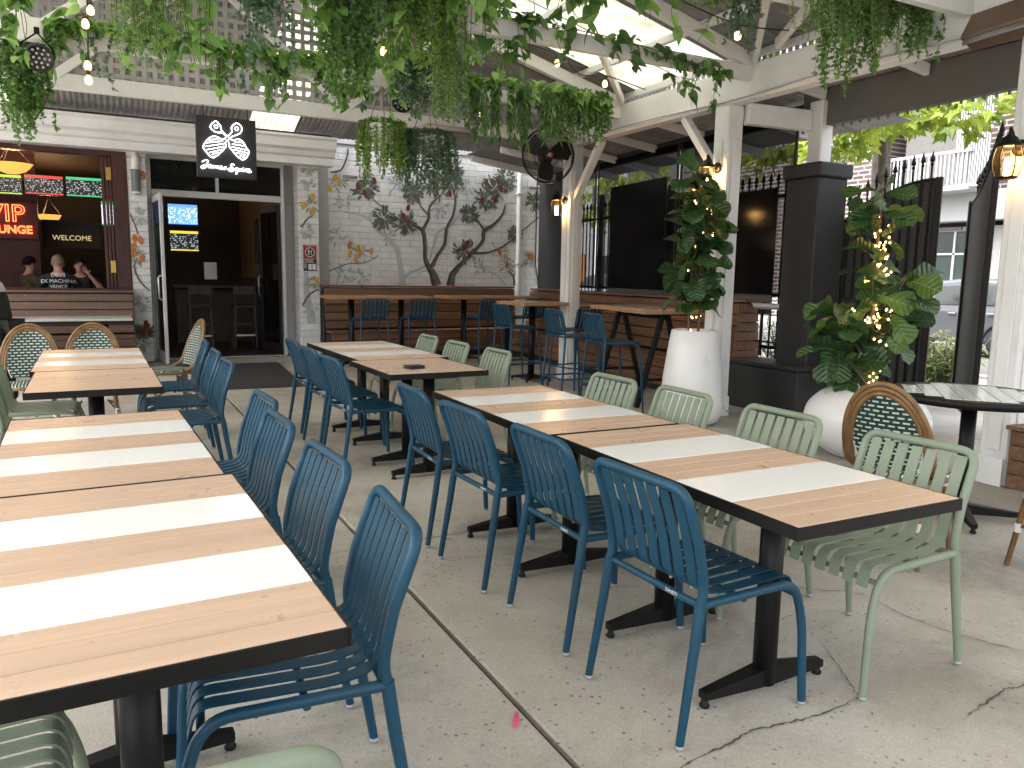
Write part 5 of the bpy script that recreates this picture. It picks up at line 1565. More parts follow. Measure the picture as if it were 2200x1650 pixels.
fig_tree('tall fiddle leaf fig with dark leaves in the tall white planter', (5.02, 5.76, .84), .84, [([(-.06, .02, 0), (-.07, .02, .35), (-.06, 0, .8), (-.03, .02, 1.25), (-.02, 0, 1.55)], .011), ([(.02, -.03, 0), (.03, -.02, .4), (.02, 0, .9), (.06, .02, 1.35)], .011), ([(.07, .04, 0), (.08, .03, .4), (.09, .02, .8), (.10, .0, 1.15)], .011)],
         auto_leaves([(0, 40, .28, 1.0, .20, .30), (1, 34, .26, 1.0, .20, .28), (2, 28, .26, 1.0, .18, .27)], 21), 1, .04)
fig_tree('wide fiddle leaf fig with bright leaves in the round white planter', (5.38, 4.08, .46), .62, [([(0, 0, 0), (.01, .02, .5), (-.02, .01, 1.0), (-.03, .0, 1.45), (-.04, 0, 1.62)], .020), ([(0, 0, .25), (-.14, .10, .52), (-.24, .19, .76)], .012), ([(0, 0, .45), (.10, -.07, .75), (.17, -.13, .98)], .012), ([(0, 0, .1), (-.15, .09, .30), (-.27, .18, .42)], .011), ([(0, .0, .3), (.09, -.09, .50), (.13, -.12, .64)], .010)],
         auto_leaves([(0, 26, .38, 1.0, .20, .29), (1, 20, .35, 1.0, .22, .29), (2, 17, .40, 1.0, .22, .30), (3, 18, .35, 1.0, .22, .29), (4, 13, .4, 1.0, .20, .28)], 22), 2, .34)
def fairy(label, base, coil, n, seed, spread):
    r_ = random.Random(seed); t = thing('fairy_lights', label, 'string light', base)
    P = smooth_path(coil, 4)
    mb = MB(); mb.tube(P, .0018, 4); mb.build('wire', M['plastic_black'], t)
    q = MB(); q.ell((0, 0, 0), (.0075, .0075, .0095), 8, 6); me = q.mesh('bulb', M['fairy'])
    for k in range(n):
        p = P[r_.randrange(len(P))]
        place('bulb', me, t, p + Vector((r_.gauss(0, spread), r_.gauss(0, spread), r_.gauss(0, .02))))
def coil(pts, r, turns, seed):
    r_ = random.Random(seed); P = smooth_path(pts, 8); out = []
    for i, p in enumerate(P):
        a = turns * 6.283 * i / len(P)
        out.append(p + Vector((math.cos(a), math.sin(a), 0)) * r * r_.uniform(.6, 1.4))
    return out
fairy('warm fairy lights wound up the stems of the tall fig', (5.02, 5.76, .84), coil([(0, 0, .02), (0, 0, .4), (0, -.02, .9), (0, -.02, 1.3)], .09, 7, 1), 46, 3, .018)
fairy('bright warm fairy lights wound around the wide fig', (5.38, 4.08, .46), coil([(0, -.03, .05), (0, -.03, .5), (-.02, -.04, 1.0), (-.03, -.04, 1.35)], .06, 14, 2) + coil([(-.02, 0, .6), (-.14, .08, .70)], .05, 2, 4) + coil([(.02, -.03, .6), (.10, -.08, .80)], .05, 2, 5), 110, 4, .016)

# ---- hanging greenery
def strand_path(r_, p, length, spread):
    a = r_.uniform(0, 6.28); out = Vector((math.cos(a), math.sin(a), 0)) * spread * r_.uniform(.3, 1)
    return [p, p + out * .6 + Vector((0, 0, -length * .15)), p + out + Vector((r_.gauss(0, .015), r_.gauss(0, .015), -length * .55)), p + out + Vector((r_.gauss(0, .03), r_.gauss(0, .03), -length))]
def tiny_leaf(mb, p, d, n, l, w):
    d = d.normalized(); s_ = d.cross(n); s_ = s_.normalized() if s_.length > 1e-3 else Vector((1, 0, 0))
    mb.add([p, p + d * l * .45 + s_ * w, p + d * l, p + d * l * .45 - s_ * w], [(0, 1, 2, 3)])
def hang(label, x0, x1, y, ztop, zbot, kind, n, seed, cat='hanging plant', spread=.08, ragged=.5, yr=.10):
    r_ = random.Random(seed)
    t = thing('hanging_greenery', label, cat, ((x0 + x1) / 2, y, ztop))
    st, mb = MB(), MB()
    spec = {'fern': ('fern', .034, .0045, .0115), 'small': ('smallleaf', .040, .0135, .017), 'bright': ('bright', .040, .011, .0155), 'euc': ('euc', .038, .0145, .022), 'lance': ('pothosdk', .105, .011, .030)}[kind]
    m, ll, lw, step = spec
    for _ in range(int(n * 1.0)):
        p = Vector((r_.uniform(x0, x1) - (x0 + x1) / 2, r_.uniform(-yr, yr), r_.uniform(-.03, .06)))
        edge = 1 - abs(p.x) / ((x1 - x0) / 2 + 1e-6)
        L = (ztop - zbot) * (1 - ragged * r_.random() ** .8 * (1.35 - .6 * edge))
        P = smooth_path(strand_path(r_, p, max(L, .08), spread), 8)
        st.tube(P[::3] + [P[-1]], .0014, 3, False)
        tot = 0
        for i in range(len(P) - 1):
            seg = P[i + 1] - P[i]; sl = seg.length
            k = max(1, int(sl / step))
            for j in range(k):
                q = P[i] + seg * (j + r_.random()) / k
                for s_ in range(2):
                    o = rvec(r_)
                    if kind == 'lance':
                        d = o * .6 + Vector((0, 0, -1.1))
                    else:
                        d = o + Vector((0, 0, -.45))
                    tiny_leaf(mb, q, d, rvec(r_), ll * r_.uniform(.6, 1.25), lw * r_.uniform(.7, 1.3))
    st.build('stems', M['vine'], t)
    tag(mb.build('foliage', M[m], t), kind='stuff')
    return t
def pothos(label, starts, nleaf, size, seed, dark=False, length=(.15, .5), cat='vine', yj=.05, topleaf=True):
    """starts: polyline the vine runs along; leaves sit on it and on runners hanging from it"""
    nleaf = int(nleaf * 1.6)
    r_ = random.Random(seed); P = smooth_path(starts, 8)
    o0 = P[0]
    t = thing('pothos_vine', label, cat, o0)
    st = MB(); st.tube([p - o0 for p in P], .004, 5)
    runs = []
    k = max(2, int(nleaf / 12))
    for i in range(k):
        p = P[r_.randrange(len(P))] - o0 + Vector((0, r_.uniform(-yj, yj), 0)); L = r_.uniform(*length)
        Q = smooth_path(strand_path(r_, p, L, .06), 4); st.tube(Q, .0025, 4, False); runs.append(Q)
    st.build('stem', M['vine'], t)
    bank = POTD if dark else POT
    for i in range(nleaf):
        if topleaf and r_.random() < .5:
            p = P[r_.randrange(len(P))] - o0 + Vector((0, r_.uniform(-yj, yj), r_.uniform(-.03, .05)))
        else:
            Q = r_.choice(runs); p = Q[r_.randrange(len(Q))]
        a = r_.uniform(0, 6.28)
        # most leaves turn to the light at the open front
        d = Vector((math.cos(a) * .8, math.sin(a) * .6 - .35, r_.uniform(-1.0, .15)))
        me = r_.choice(bank if r_.random() > .18 else (POT if dark else POTD))
        leaf_obj(me, t, p, d, r_.uniform(-.7, .7), size * r_.uniform(.55, 1.25))
    return t
hang('feathery pale green fern bunch hanging at the upper left', .16, .49, 5.62, 3.38, 2.64, 'fern', 75, 1)
pothos('pothos with big yellow green leaves hanging left of the sign', [(.48, 5.62, 3.42), (.60, 5.6, 3.36), (.76, 5.62, 3.40)], 70, .115, 2, length=(.4, .85))
hang('thin grey green trailing plant hanging above the neon sign', .86, 1.22, 5.64, 3.40, 2.80, 'euc', 46, 3, ragged=.7)
hang('dark small leaved trailer hanging at the middle, its left lobe', 1.42, 1.58, 5.62, 3.42, 2.50, 'small', 44, 4, ragged=.65, spread=.07)
hang('dark small leaved trailer hanging at the middle, its right lobe', 1.64, 1.82, 5.62, 3.42, 2.62, 'small', 44, 5, ragged=.65, spread=.07)
pothos('bright pothos vine tumbling between the two dark trailers', [(1.22, 5.6, 3.42), (1.6, 5.58, 3.38), (2.0, 5.6, 3.42)], 80, .10, 6, length=(.25, .6))
hang('bright yellow green bushy trailer hanging at the middle top', 1.92, 2.40, 5.64, 3.45, 2.86, 'bright', 90, 7, ragged=.7)
pothos('big leaved pothos tumbling in front of the dark trailer at the top middle', [(1.3, 5.45, 3.46), (1.7, 5.42, 3.42), (2.1, 5.45, 3.45), (2.6, 5.42, 3.44)], 90, .13, 41, length=(.15, .55))
pothos('loose pothos strands beside the feathery fern at the upper left', [(-.1, 5.5, 3.45), (.3, 5.46, 3.42), (.9, 5.5, 3.45)], 60, .12, 42, length=(.2, .6))
pothos('yellow green pothos patch on the truss joint above the bowl basket', [(2.2, 7.6, 3.42), (2.5, 7.55, 3.44), (2.85, 7.6, 3.40)], 70, .12, 43, length=(.1, .4))
pothos('tangle of mid green pothos at the top centre right of the bushy trailer', [(2.35, 5.9, 3.5), (2.7, 5.85, 3.46), (3.1, 5.9, 3.42)], 80, .12, 44, length=(.15, .5))
pothos('pothos runners draped over the chord left of the hanging sign', [(-.2, 7.66, 3.42), (.3, 7.62, 3.40), (.8, 7.64, 3.42)], 80, .12, 45, length=(.1, .5))
pothos('pothos runners draped over the chord right of the hanging sign', [(.9, 7.64, 3.42), (1.5, 7.62, 3.40), (2.1, 7.64, 3.40)], 80, .12, 46, length=(.1, .5))
hang('pale feathery fern spilling from the truss at the top centre', 2.5, 3.0, 5.9, 3.52, 3.0, 'fern', 60, 47, ragged=.7)
hang('long pale fern tail hanging right of the bushy trailer', 2.30, 2.50, 5.66, 3.40, 2.54, 'fern', 46, 8, ragged=.3, spread=.05)
pothos('dense pothos and ivy mass on the roof truss above the fan', [(2.45, 7.35, 3.50), (2.9, 7.3, 3.45), (3.35, 7.35, 3.5)], 130, .105, 9, length=(.25, .6), yj=.12)
hang('blue green ivy strands hanging from the truss above the baskets', 2.55, 3.25, 7.3, 3.5, 2.86, 'euc', 80, 10)
pothos('thick pothos garland along the beam left of the big fan', [(3.25, 7.5, 3.36), (3.9, 7.48, 3.40), (4.5, 7.5, 3.38), (5.1, 7.52, 3.32)], 190, .105, 11, length=(.10, .32), yj=.14)
hang('drooping lance leaved plants under the pothos garland', 3.35, 4.75, 7.48, 3.34, 2.76, 'lance', 42, 12, yr=.1)
hang('fine ferny growth at the right end of the pothos garland', 4.45, 5.12, 7.5, 3.38, 2.84, 'small', 70, 13)
hang('thin single trailer hanging beside the fan', 3.42, 3.52, 7.45, 3.3, 2.62, 'euc', 7, 14, ragged=.4, spread=.03, yr=.03)
pothos('bright pothos hanging from the upper truss at the top middle', [(2.4, 5.15, 3.50), (2.9, 5.1, 3.46), (3.4, 5.15, 3.50)], 80, .125, 15, length=(.15, .4))
pothos('pothos vine trained along the truss towards the eave beam', [(2.7, 5.62, 3.44), (3.3, 5.6, 3.38), (3.9, 5.6, 3.36), (4.5, 5.58, 3.30), (5.0, 5.55, 3.22)], 120, .115, 16, True, length=(.08, .38))
pothos('bright pothos sprig hanging at the top right of the middle', [(3.4, 4.62, 3.5), (3.75, 4.6, 3.46), (4.1, 4.62, 3.5)], 46, .115, 17, length=(.12, .38))
hang('green fern mass hanging at the top right corner', 4.30, 5.30, 4.0, 3.50, 2.98, 'fern', 130, 18, ragged=.5)
hang('small leaved trailer hanging from the fern mass, left tail', 4.52, 4.68, 3.98, 3.35, 2.72, 'small', 14, 19, ragged=.35, spread=.03)
hang('small leaved trailer hanging from the fern mass, middle tail', 4.84, 4.98, 3.98, 3.35, 2.75, 'small', 14, 20, ragged=.35, spread=.03)
hang('small leaved trailer hanging from the fern mass, right tail', 5.30, 5.62, 3.9, 3.42, 3.02, 'small', 22, 21, ragged=.5)
hang('narrow euc like trailer hanging beside the rafter joint', 4.26, 4.40, 4.6, 3.55, 3.05, 'euc', 14, 22, ragged=.5, spread=.04)
pothos('pothos sprig among the top right ferns', [(4.9, 4.0, 3.48), (5.2, 3.98, 3.46), (5.45, 4.0, 3.44)], 40, .10, 23, True, length=(.1, .3))
hang('heavy dark fern tail hanging at the far left edge', -.66, -.38, 8.0, 3.35, 2.44, 'small', 90, 24, ragged=.45)
pothos('pothos leaves on the truss at the far left edge', [(-.75, 7.3, 3.46), (-.6, 7.25, 3.42), (-.42, 7.3, 3.46)], 70, .115, 25, length=(.2, .55))
pothos('pothos vine running along the white truss chord above the pub sign', [(-.3, 7.72, 3.38), (.4, 7.70, 3.39), (1.2, 7.70, 3.38), (2.1, 7.70, 3.36)], 190, .115, 26, length=(.08, .45), yj=.05)
hang('thin trailing stems hanging from the long pothos vine', -.1, 1.9, 7.7, 3.34, 2.88, 'euc', 16, 27, ragged=.7, spread=.05, yr=.04)
pothos('dark pothos clump behind the hanging basket', [(2.25, 8.3, 3.34), (2.6, 8.3, 3.30)], 50, .10, 28, True, length=(.08, .26))
def basket(label, x, y, ztop, zpot, r, kind, zbot, seed, n):
    t = thing('hanging_basket', label, 'hanging basket', (x, y, zpot))
    mb = MB(); mb.lathe([(.0, -.15), (r * .55, -.15), (r * .8, -.08), (r, .0), (r * 1.02, .012), (r * .94, .012), (r * .9, -.02), (.0, -.02)], 24); mb.build('bowl', M['pot'], t)
    for a in (20, 140, 260):
        mb = MB(); mb.tube([(r * .96 * math.cos(RAD(a)), r * .96 * math.sin(RAD(a)), 0), (0, 0, ztop - zpot)], .004, 5); mb.build('rope', M['rattan'], t)
    mb = MB(); mb.tube([(0, 0, ztop - zpot), (0, 0, ztop - zpot + .05)], .006, 6); mb.build('hook', M['steel'], t)
    r_ = random.Random(seed); st, fo = MB(), MB()
    m, ll, lw = (('bright', .040, .010) if kind == 'bright' else ('euc', .034, .012))
    for _ in range(n):
        a = r_.uniform(0, 6.28); q = r_.uniform(.5, 1.0)
        p = Vector((math.cos(a) * r * q, math.sin(a) * r * q, .015)); e = Vector((math.cos(a), math.sin(a), 0)) * r * r_.uniform(.15, .75)
        L = (zpot - zbot) * r_.uniform(.45, 1.05)
        P = smooth_path([p, p + e * .7 + Vector((0, 0, .03)), p + e + Vector((0, 0, -L * .4)), p + e + Vector((r_.gauss(0, .02), r_.gauss(0, .02), -L))], 7)
        st.tube(P[::3], .0015, 3, False)
        for i in range(len(P) - 1):
            seg = P[i + 1] - P[i]; k = max(1, int(seg.length / .013))
            for j in range(k):
                for s_ in range(2):
                    tiny_leaf(fo, P[i] + seg * (j + r_.random()) / k, rvec(r_) + Vector((0, 0, -.5)), rvec(r_), ll * r_.uniform(.6, 1.2), lw * r_.uniform(.7, 1.2))
    st.build('stems', M['vine'], t); tag(fo.build('foliage', M[m], t), kind='stuff')
basket('white bowl basket with bright green trailing plant hanging on ropes', 2.57, 7.78, 3.28, 2.86, .17, 'bright', 2.36, 31, 75)
basket('hanging basket hidden by dense blue green trailing foliage', 3.06, 7.78, 3.28, 2.80, .19, 'euc', 2.28, 32, 95)
# ================================================================== signs, lamps, people, small things
# ---- hanging neon sign
sg = thing('neon_sign', 'black square hanging sign with white neon crossed paddles and script lettering', 'sign', (1.215, 8.86, 2.67))
mb = MB(); mb.box((0, 0, 0), (.60, .05, .62), .006); mb.build('board', M['blackmatt'], sg)
for x in (-.22, .22):
    mb = MB(); mb.tube([(x, 0, .31), (x, .0, .42)], .005, 6); mb.build('hanging_wire', M['black'], sg)
def zp(p): return ((p[0] - 1450) * .0016, -.036, -(p[1] - 957) * .0016)
def neon(name, pts, m, parent, r=.0036, closed=False, sub=3):
    P = [zp(p) for p in pts]
    mb = MB(); mb.tube(smooth_path(P, sub) if not closed else P, r, 6, closed=closed); mb.build(name, M[m], parent)
neon('neon_tube', [(1450, 885), (1425, 862), (1385, 862), (1350, 832), (1385, 792), (1415, 822), (1420, 848), (1455, 882)], 'neonwhite', sg)
neon('neon_tube', [(1455, 882), (1485, 850), (1482, 822), (1515, 792), (1546, 815), (1540, 850), (1515, 866), (1485, 880), (1465, 900)], 'neonwhite', sg)
neon('neon_tube', [(1450, 885), (1425, 905), (1380, 888), (1340, 905), (1304, 958), (1322, 992), (1365, 1025), (1440, 955), (1440, 925), (1455, 905)], 'neonwhite', sg)
neon('neon_tube', [(1455, 905), (1466, 930), (1470, 955), (1545, 1025), (1588, 975), (1572, 945), (1548, 905), (1518, 893), (1490, 905), (1465, 890)], 'neonwhite', sg)
for c in ((1386, 826), (1514, 828)):
    neon('neon_tube', [(c[0] + 11 * math.cos(a * .7), c[1] + 11 * math.sin(a * .7)) for a in range(9)], 'neonwhite', sg, .0028, True)
for pts in ([(1335, 915), (1400, 905)], [(1320, 935), (1425, 915)], [(1318, 958), (1432, 930)], [(1325, 978), (1432, 948)], [(1340, 995), (1420, 968)], [(1355, 1008), (1395, 988)]):
    neon('neon_tube', pts, 'neonwhite', sg, .0028)
for pts in ([(1500, 915), (1555, 912)], [(1482, 928), (1570, 935)], [(1478, 945), (1582, 960)], [(1490, 962), (1580, 978)], [(1510, 982), (1568, 992)], [(1530, 1000), (1556, 1006)]):
    neon('neon_tube', pts, 'neonwhite', sg, .0028)
# script words, one stroke per letter group
def script(x0, y0, sl, letters):
    for L in letters:
        neon('neon_lettering', [(x0 + x, y0 + y + sl * x) for x, y in L], 'neonwhite', sg, .0036, sub=4)
script(1285, 1068, .075, [
    [(8, -12), (30, -26), (46, -22), (34, 0), (26, 22), (8, 30), (2, 20), (20, 8), (40, 4)],
    [(62, -2), (48, 2), (46, 16), (58, 16), (66, 2), (64, 14), (74, 16)],
    [(76, 16), (80, 0), (84, 14), (92, 0), (96, 14), (104, 0), (108, 14), (116, 14)],
    [(118, 10), (130, 2), (122, -2), (118, 10), (126, 18), (138, 10)],
    [(156, 0), (146, 0), (152, 10), (144, 16), (136, 12)],
    [(208, -22), (192, -26), (186, -10), (200, 2), (198, 18), (178, 22), (168, 10), (186, 4), (212, 4)],
    [(228, -4), (214, 0), (214, 12), (226, 8), (228, -4), (224, 26), (216, 34), (222, 20), (236, 8)],
    [(238, -4), (238, 10), (248, 8), (252, -6), (252, 8), (260, 8)],
    [(262, -4), (262, 10), (270, 6)], [(262, -14), (263, -13)],
    [(272, 10), (278, -8), (284, -2), (286, 10)],
    [(290, 4), (304, -4), (296, -10), (290, 4), (300, 12), (316, 4)]])

# ---- interior of the pub
def screen_mat(name, hdr, seed, bg=(.01, .012, .012), ink=(.75, .78, .8), st=1.2):
    m, nt, nd, lk, bs = newmat(name)
    tc = nd.new('ShaderNodeTexCoord'); sx = nd.new('ShaderNodeSeparateXYZ'); lk.new(tc.outputs['Generated'], sx.inputs[0])
    cx = nd.new('ShaderNodeCombineXYZ'); lk.new(sx.outputs[0], cx.inputs[0]); lk.new(sx.outputs[2], cx.inputs[1])
    def mth(op, a, b=None):
        n_ = nd.new('ShaderNodeMath'); n_.operation = op
        for i_, q in enumerate((a, b)):
            if q is None: continue
            if hasattr(q, 'links'): lk.new(q, n_.inputs[i_])
            else: n_.inputs[i_].default_value = q
        return n_.outputs[0]
    rowz = mth('MULTIPLY', sx.outputs[2], 11.0)
    line = mth('GREATER_THAN', mth('FRACT', rowz), .48)
    cx = nd.new('ShaderNodeCombineXYZ'); lk.new(mth('MULTIPLY', sx.outputs[0], 22.0), cx.inputs[0]); lk.new(mth('MULTIPLY', mth('FLOOR', rowz), 5.37), cx.inputs[1]); cx.inputs[2].default_value = seed * 3.1
    nz = N(nd, 'ShaderNodeTexNoise', Scale=1.0, Detail=0.0); lk.new(cx.outputs[0], nz.inputs['Vector'])
    on = mth('MULTIPLY', line, mth('GREATER_THAN', nz.outputs['Fac'], .58))
    class b: outputs = {'Color': mixc(nd, lk, on, bg, ink)}
    rr = ramp(nd, [(.0, hdr), (.05, hdr), (.055, (0, 0, 0)), (.86, (0, 0, 0)), (.865, hdr), (1.0, hdr)]); rr.color_ramp.interpolation = 'CONSTANT'
    msk = ramp(nd, [(0, 1.0), (.05, 1.0), (.055, 0.0), (.865, 1.0)]); msk.color_ramp.interpolation = 'CONSTANT'
    lk.new(sx.outputs[2], rr.inputs[0]); lk.new(sx.outputs[2], msk.inputs[0])
    c = mixc(nd, lk, msk.outputs[0], b.outputs['Color'], rr.outputs[0])
    lk.new(c, bs.inputs['Emission Color']); bs.inputs['Emission Strength'].default_value = st; bs.inputs['Base Color'].default_value = (.01, .01, .01, 1)
    return m
def screen(label, x0, x1, y, z0, z1, hdr, seed, bg=(.01, .012, .012), ink=(.34, .36, .38), st=.34):
    t = thing('display_screen', label, 'screen', ((x0 + x1) / 2, y, (z0 + z1) / 2), 0, 'betting and menu screens inside the pub')
    mb = MB(); mb.box((0, .03, 0), (x1 - x0 + .03, .05, z1 - z0 + .03), .006); mb.build('casing', M['plastic_black'], t)
    mb = MB(); mb.box((0, 0, 0), (x1 - x0, .008, z1 - z0)); mb.build('panel', screen_mat('screen_picture', hdr, seed, bg, ink, st), t)
screen('odds board screen with green header at the left edge of the pub window', -1.62, -1.12, 15.2, 2.57, 2.87, (.35, .55, .05), 1)
screen('odds board screen with red header above the neon lounge sign', -1.07, -.53, 15.2, 2.59, 2.89, (.6, .04, .04), 2)
screen('odds board screen with green header beside the folded window sash', -.48, .08, 15.2, 2.59, 2.90, (.04, .4, .14), 3)
screen('blue and white screen high on the wall seen through the doorway', 1.19, 1.73, 17.0, 2.29, 2.68, (.1, .25, .7), 4, (.12, .30, .75), (.85, .88, .95), .38)
screen('black screen with yellow header seen through the doorway', 1.21, 1.73, 17.0, 1.77, 2.16, (.55, .45, .04), 5)
screen('blue tinted screen partly hidden by the left door leaf', .84, 1.10, 17.0, 2.29, 2.73, (.1, .25, .7), 6, (.10, .2, .5), (.7, .75, .9), .3)
screen('dark list screen partly hidden by the left door leaf', .84, 1.08, 17.0, 1.79, 2.19, (.04, .35, .12), 7)
screen('pale screen showing at the right inside the pub window', .02, .26, 15.9, 2.16, 2.58, (.05, .3, .1), 8, (.45, .5, .6), (.9, .92, .95), .35)
vp = thing('neon_lounge_sign', 'glowing red neon VIP LOUNGE lettering inside the pub window', 'neon sign', (-1.40, 15.6, 2.17))
mb = MB(); mb.box((0, .04, 0), (.9, .02, .62), .004); mb.build('backing', M['interior_red'], vp)
me = text_mesh('VIP', .40, 0, .0048, False); me.materials.clear(); me.materials.append(M['neonred']); place('lettering', me, vp, (0, 0, .10), (RAD(90), 0, 0))
me = text_mesh('LOUNGE', .18, 0, .0036, False); me.materials.clear(); me.materials.append(M['neonred']); place('lettering', me, vp, (0, 0, -.16), (RAD(90), 0, 0))
wc = thing('welcome_sign', 'dim WELCOME lettering on a dark panel inside the pub window', 'sign', (-.48, 16.5, 1.95))
mb = MB(); mb.box((0, .03, .05), (.95, .03, .5), .004); mb.build('panel', M['interior'], wc)
me = text_mesh('WELCOME', .13, .002); me.materials.append(emit('dim_gold_letters', (.5, .4, .2), .25)); place('lettering', me, wc, (0, 0, -.02), (RAD(90), 0, 0))
def pendant(label, x, y, z, r):
    t = thing('pendant_bowl', label, 'lamp', (x, y, z), 0, 'glowing amber bowl lamps inside the pub')
    mb = MB(); mb.lathe([(.0, -.13), (r * .3, -.125), (r * .65, -.09), (r * .9, -.03), (r, .015), (r * 1.05, .02), (r * .95, .01), (r * .6, -.07), (.0, -.10)], 28); mb.build('glass_bowl', M['bowl'], t)
    for a in (0, 120, 240):
        mb = MB(); mb.tube([(r * .98 * math.cos(RAD(a)), r * .98 * math.sin(RAD(a)), .02), (0, 0, .34)], .003, 5); mb.build('chain', M['blackmatt'], t)
    l = bpy.data.lights.new('bowl_glow', 'POINT'); l.energy = 9; l.color = (1.0, .62, .30); l.shadow_soft_size = .12
    o = bpy.data.objects.new('bowl_glow', l); COL.objects.link(o); o.parent = t; o.location = (0, 0, .06)
pendant('large glowing amber bowl lamp at the top left of the pub window', -1.14, 14.0, 2.90, .27)
pendant('small distant amber bowl lamp above the seated men', -.86, 17.2, 2.35, .20)
bar_ = thing('bar_counter', 'dark bar counter inside the doorway', 'counter', (2.0, 16.0, 0))
mb = MB(); mb.box((0, 0, 1.08), (1.7, .5, .05), .006); mb.build('counter_top', pn, bar_)
mb = MB(); mb.box((0, .08, .53), (1.6, .3, 1.05), .006); mb.build('counter_front', M['interior'], bar_)
def pub_stool(label, x, y):
    t = thing('pub_stool', label, 'bar stool', (x, y, 0), 0, 'dark timber stools inside the doorway')
    mb = MB(); mb.box((0, 0, .76), (.40, .40, .05), .012); mb.build('seat', pn, t)
    for sx in (-1, 1):
        for sy in (-1, 1):
            mb = MB(); mb.bar((sx * .16, sy * .16, .74), (sx * .19, sy * .19, 0), .035, .035, .003); mb.build('leg', pn, t)
        mb = MB(); mb.bar((sx * .17, -.17, .78), (sx * .18, -.20, 1.12), .035, .03, .003); mb.build('back_post', pn, t)
    for z in (.25, .45):
        mb = MB(); mb.box((0, -.18, z), (.34, .025, .03)); mb.build('stretcher', M['steel'] if z < .3 else pn, t)
    mb = MB(); mb.box((0, -.195, 1.05), (.38, .025, .16), .006); mb.build('back_rest', pn, t)
pub_stool('dark timber bar stool at the left inside the doorway', 1.46, 14.6)
pub_stool('dark timber bar stool at the right inside the doorway', 2.2, 14.6)
pn_ = thing('paper_notice', 'white paper notice standing inside the doorway', 'notice', (1.70, 14.9, 1.38))
mb = MB(); mb.box((0, 0, 0), (.21, .004, .30), .001); mb.build('sheet', plain('white_paper', (.7, .7, .7), .8, bmp=0), pn_)
pt = thing('pub_table', 'dark high table inside the window between the men', 'table', (-.5, 13.95, 0))
mb = MB(); mb.box((0, 0, 1.03), (.8, .55, .04), .005); mb.build('table_top', pn, pt)
mb = MB(); mb.tube([(0, 0, .02), (0, 0, 1.01)], .04, 10); mb.build('column', M['blackmatt'], pt)

# ---- warning sign on the pillar
ws = thing('warning_sign', 'red and black restricted area sign on the white brick pillar', 'sign', (3.005, FY - .022, 1.615))
mb = MB(); mb.box((0, 0, 0), (.235, .006, .44), .001); mb.build('plate', M['markwhite'], ws)
M['signred'] = plain('sign_red', (.45, .015, .02), .5, bmp=0, var=.04); M['signblack'] = plain('sign_black', (.012, .012, .012), .5, bmp=0)
mb = MB(); mb.box((0, -.0035, .105), (.215, .001, .21)); mb.build('red_field', M['signred'], ws)
mb = MB(); mb.box((0, -.0035, -.105), (.215, .001, .205)); mb.build('black_field', M['signblack'], ws)
def ring2d(r0, r1, z, y):
    mb = MB(); n = 28
    V = [(r * math.cos(6.283 * i / n), y, z + r * math.sin(6.283 * i / n)) for r in (r0, r1) for i in range(n)]
    mb.add(V, [(i, n + i, n + (i + 1) % n, (i + 1) % n) for i in range(n)]); return mb
ring2d(.0, .085, .095, -.0045).build('emblem_disc', M['signblack'], ws)
ring2d(.066, .078, .095, -.0052).build('emblem_ring', M['markwhite'], ws)
for x, k in ((-.018, 1.0), (.024, .72)):
    mb = MB(); oval2d(mb, (x, .095 + .035 * k), .011 * k + .002, .011 * k + .002, -.0054); mb.box((x, -.0054, .098 + .004 * k), (.026 * k, .0004, .036 * k)); mb.box((x - .006 * k, -.0054, .066), (.009 * k, .0004, .034 * k)); mb.box((x + .006 * k, -.0054, .066), (.009 * k, .0004, .034 * k)); mb.build('emblem_figure', M['markwhite'], ws)
me = text_mesh('UNDER 18', .026, .0002); me.materials.append(M['markwhite']); place('lettering', me, ws, (0, -.0046, .193), (RAD(90), 0, 0))
mb = MB()
for i in range(4):
    mb.box((-.01 - .01 * (i % 2), -.0046, -.018 - i * .016), (.18 - .03 * (i % 3), .0004, .006))
for i in range(6):
    mb.box((-.075, -.0046, -.092 - i * .014), (.045, .0004, .005))
mb.box((.0, -.0046, -.14), (.055, .0004, .095)); mb.box((.065, -.0046, -.14), (.055, .0004, .095)); mb.build('small_print', M['markwhite'], ws)
# ---- cylinder wall light
wl_ = thing('wall_light', 'white and grey cylinder wall light on the left brick pillar', 'lamp', (.485, FY - .06, 2.5))
mb = MB(); mb.lathe([(.0, 0), (.05, .0), (.062, .02), (.062, .30), (.07, .31), (.07, .33), (.0, .33)], 20); mb.build('diffuser', plain('grey_diffuser', (.16, .18, .18), .4), wl_)
mb = MB(); mb.lathe([(.058, .33), (.058, .50), (.03, .54), (.03, .60), (.0, .60)], 20); mb.build('upper_housing', M['white'], wl_)
mb = MB(); mb.box((0, .035, .45), (.08, .05, .30), .01); mb.build('bracket', M['white'], wl_)
mb = MB(); mb.lathe([(.066, -.015), (.066, .015)], 16); mb.build('lower_ring', M['white'], wl_)

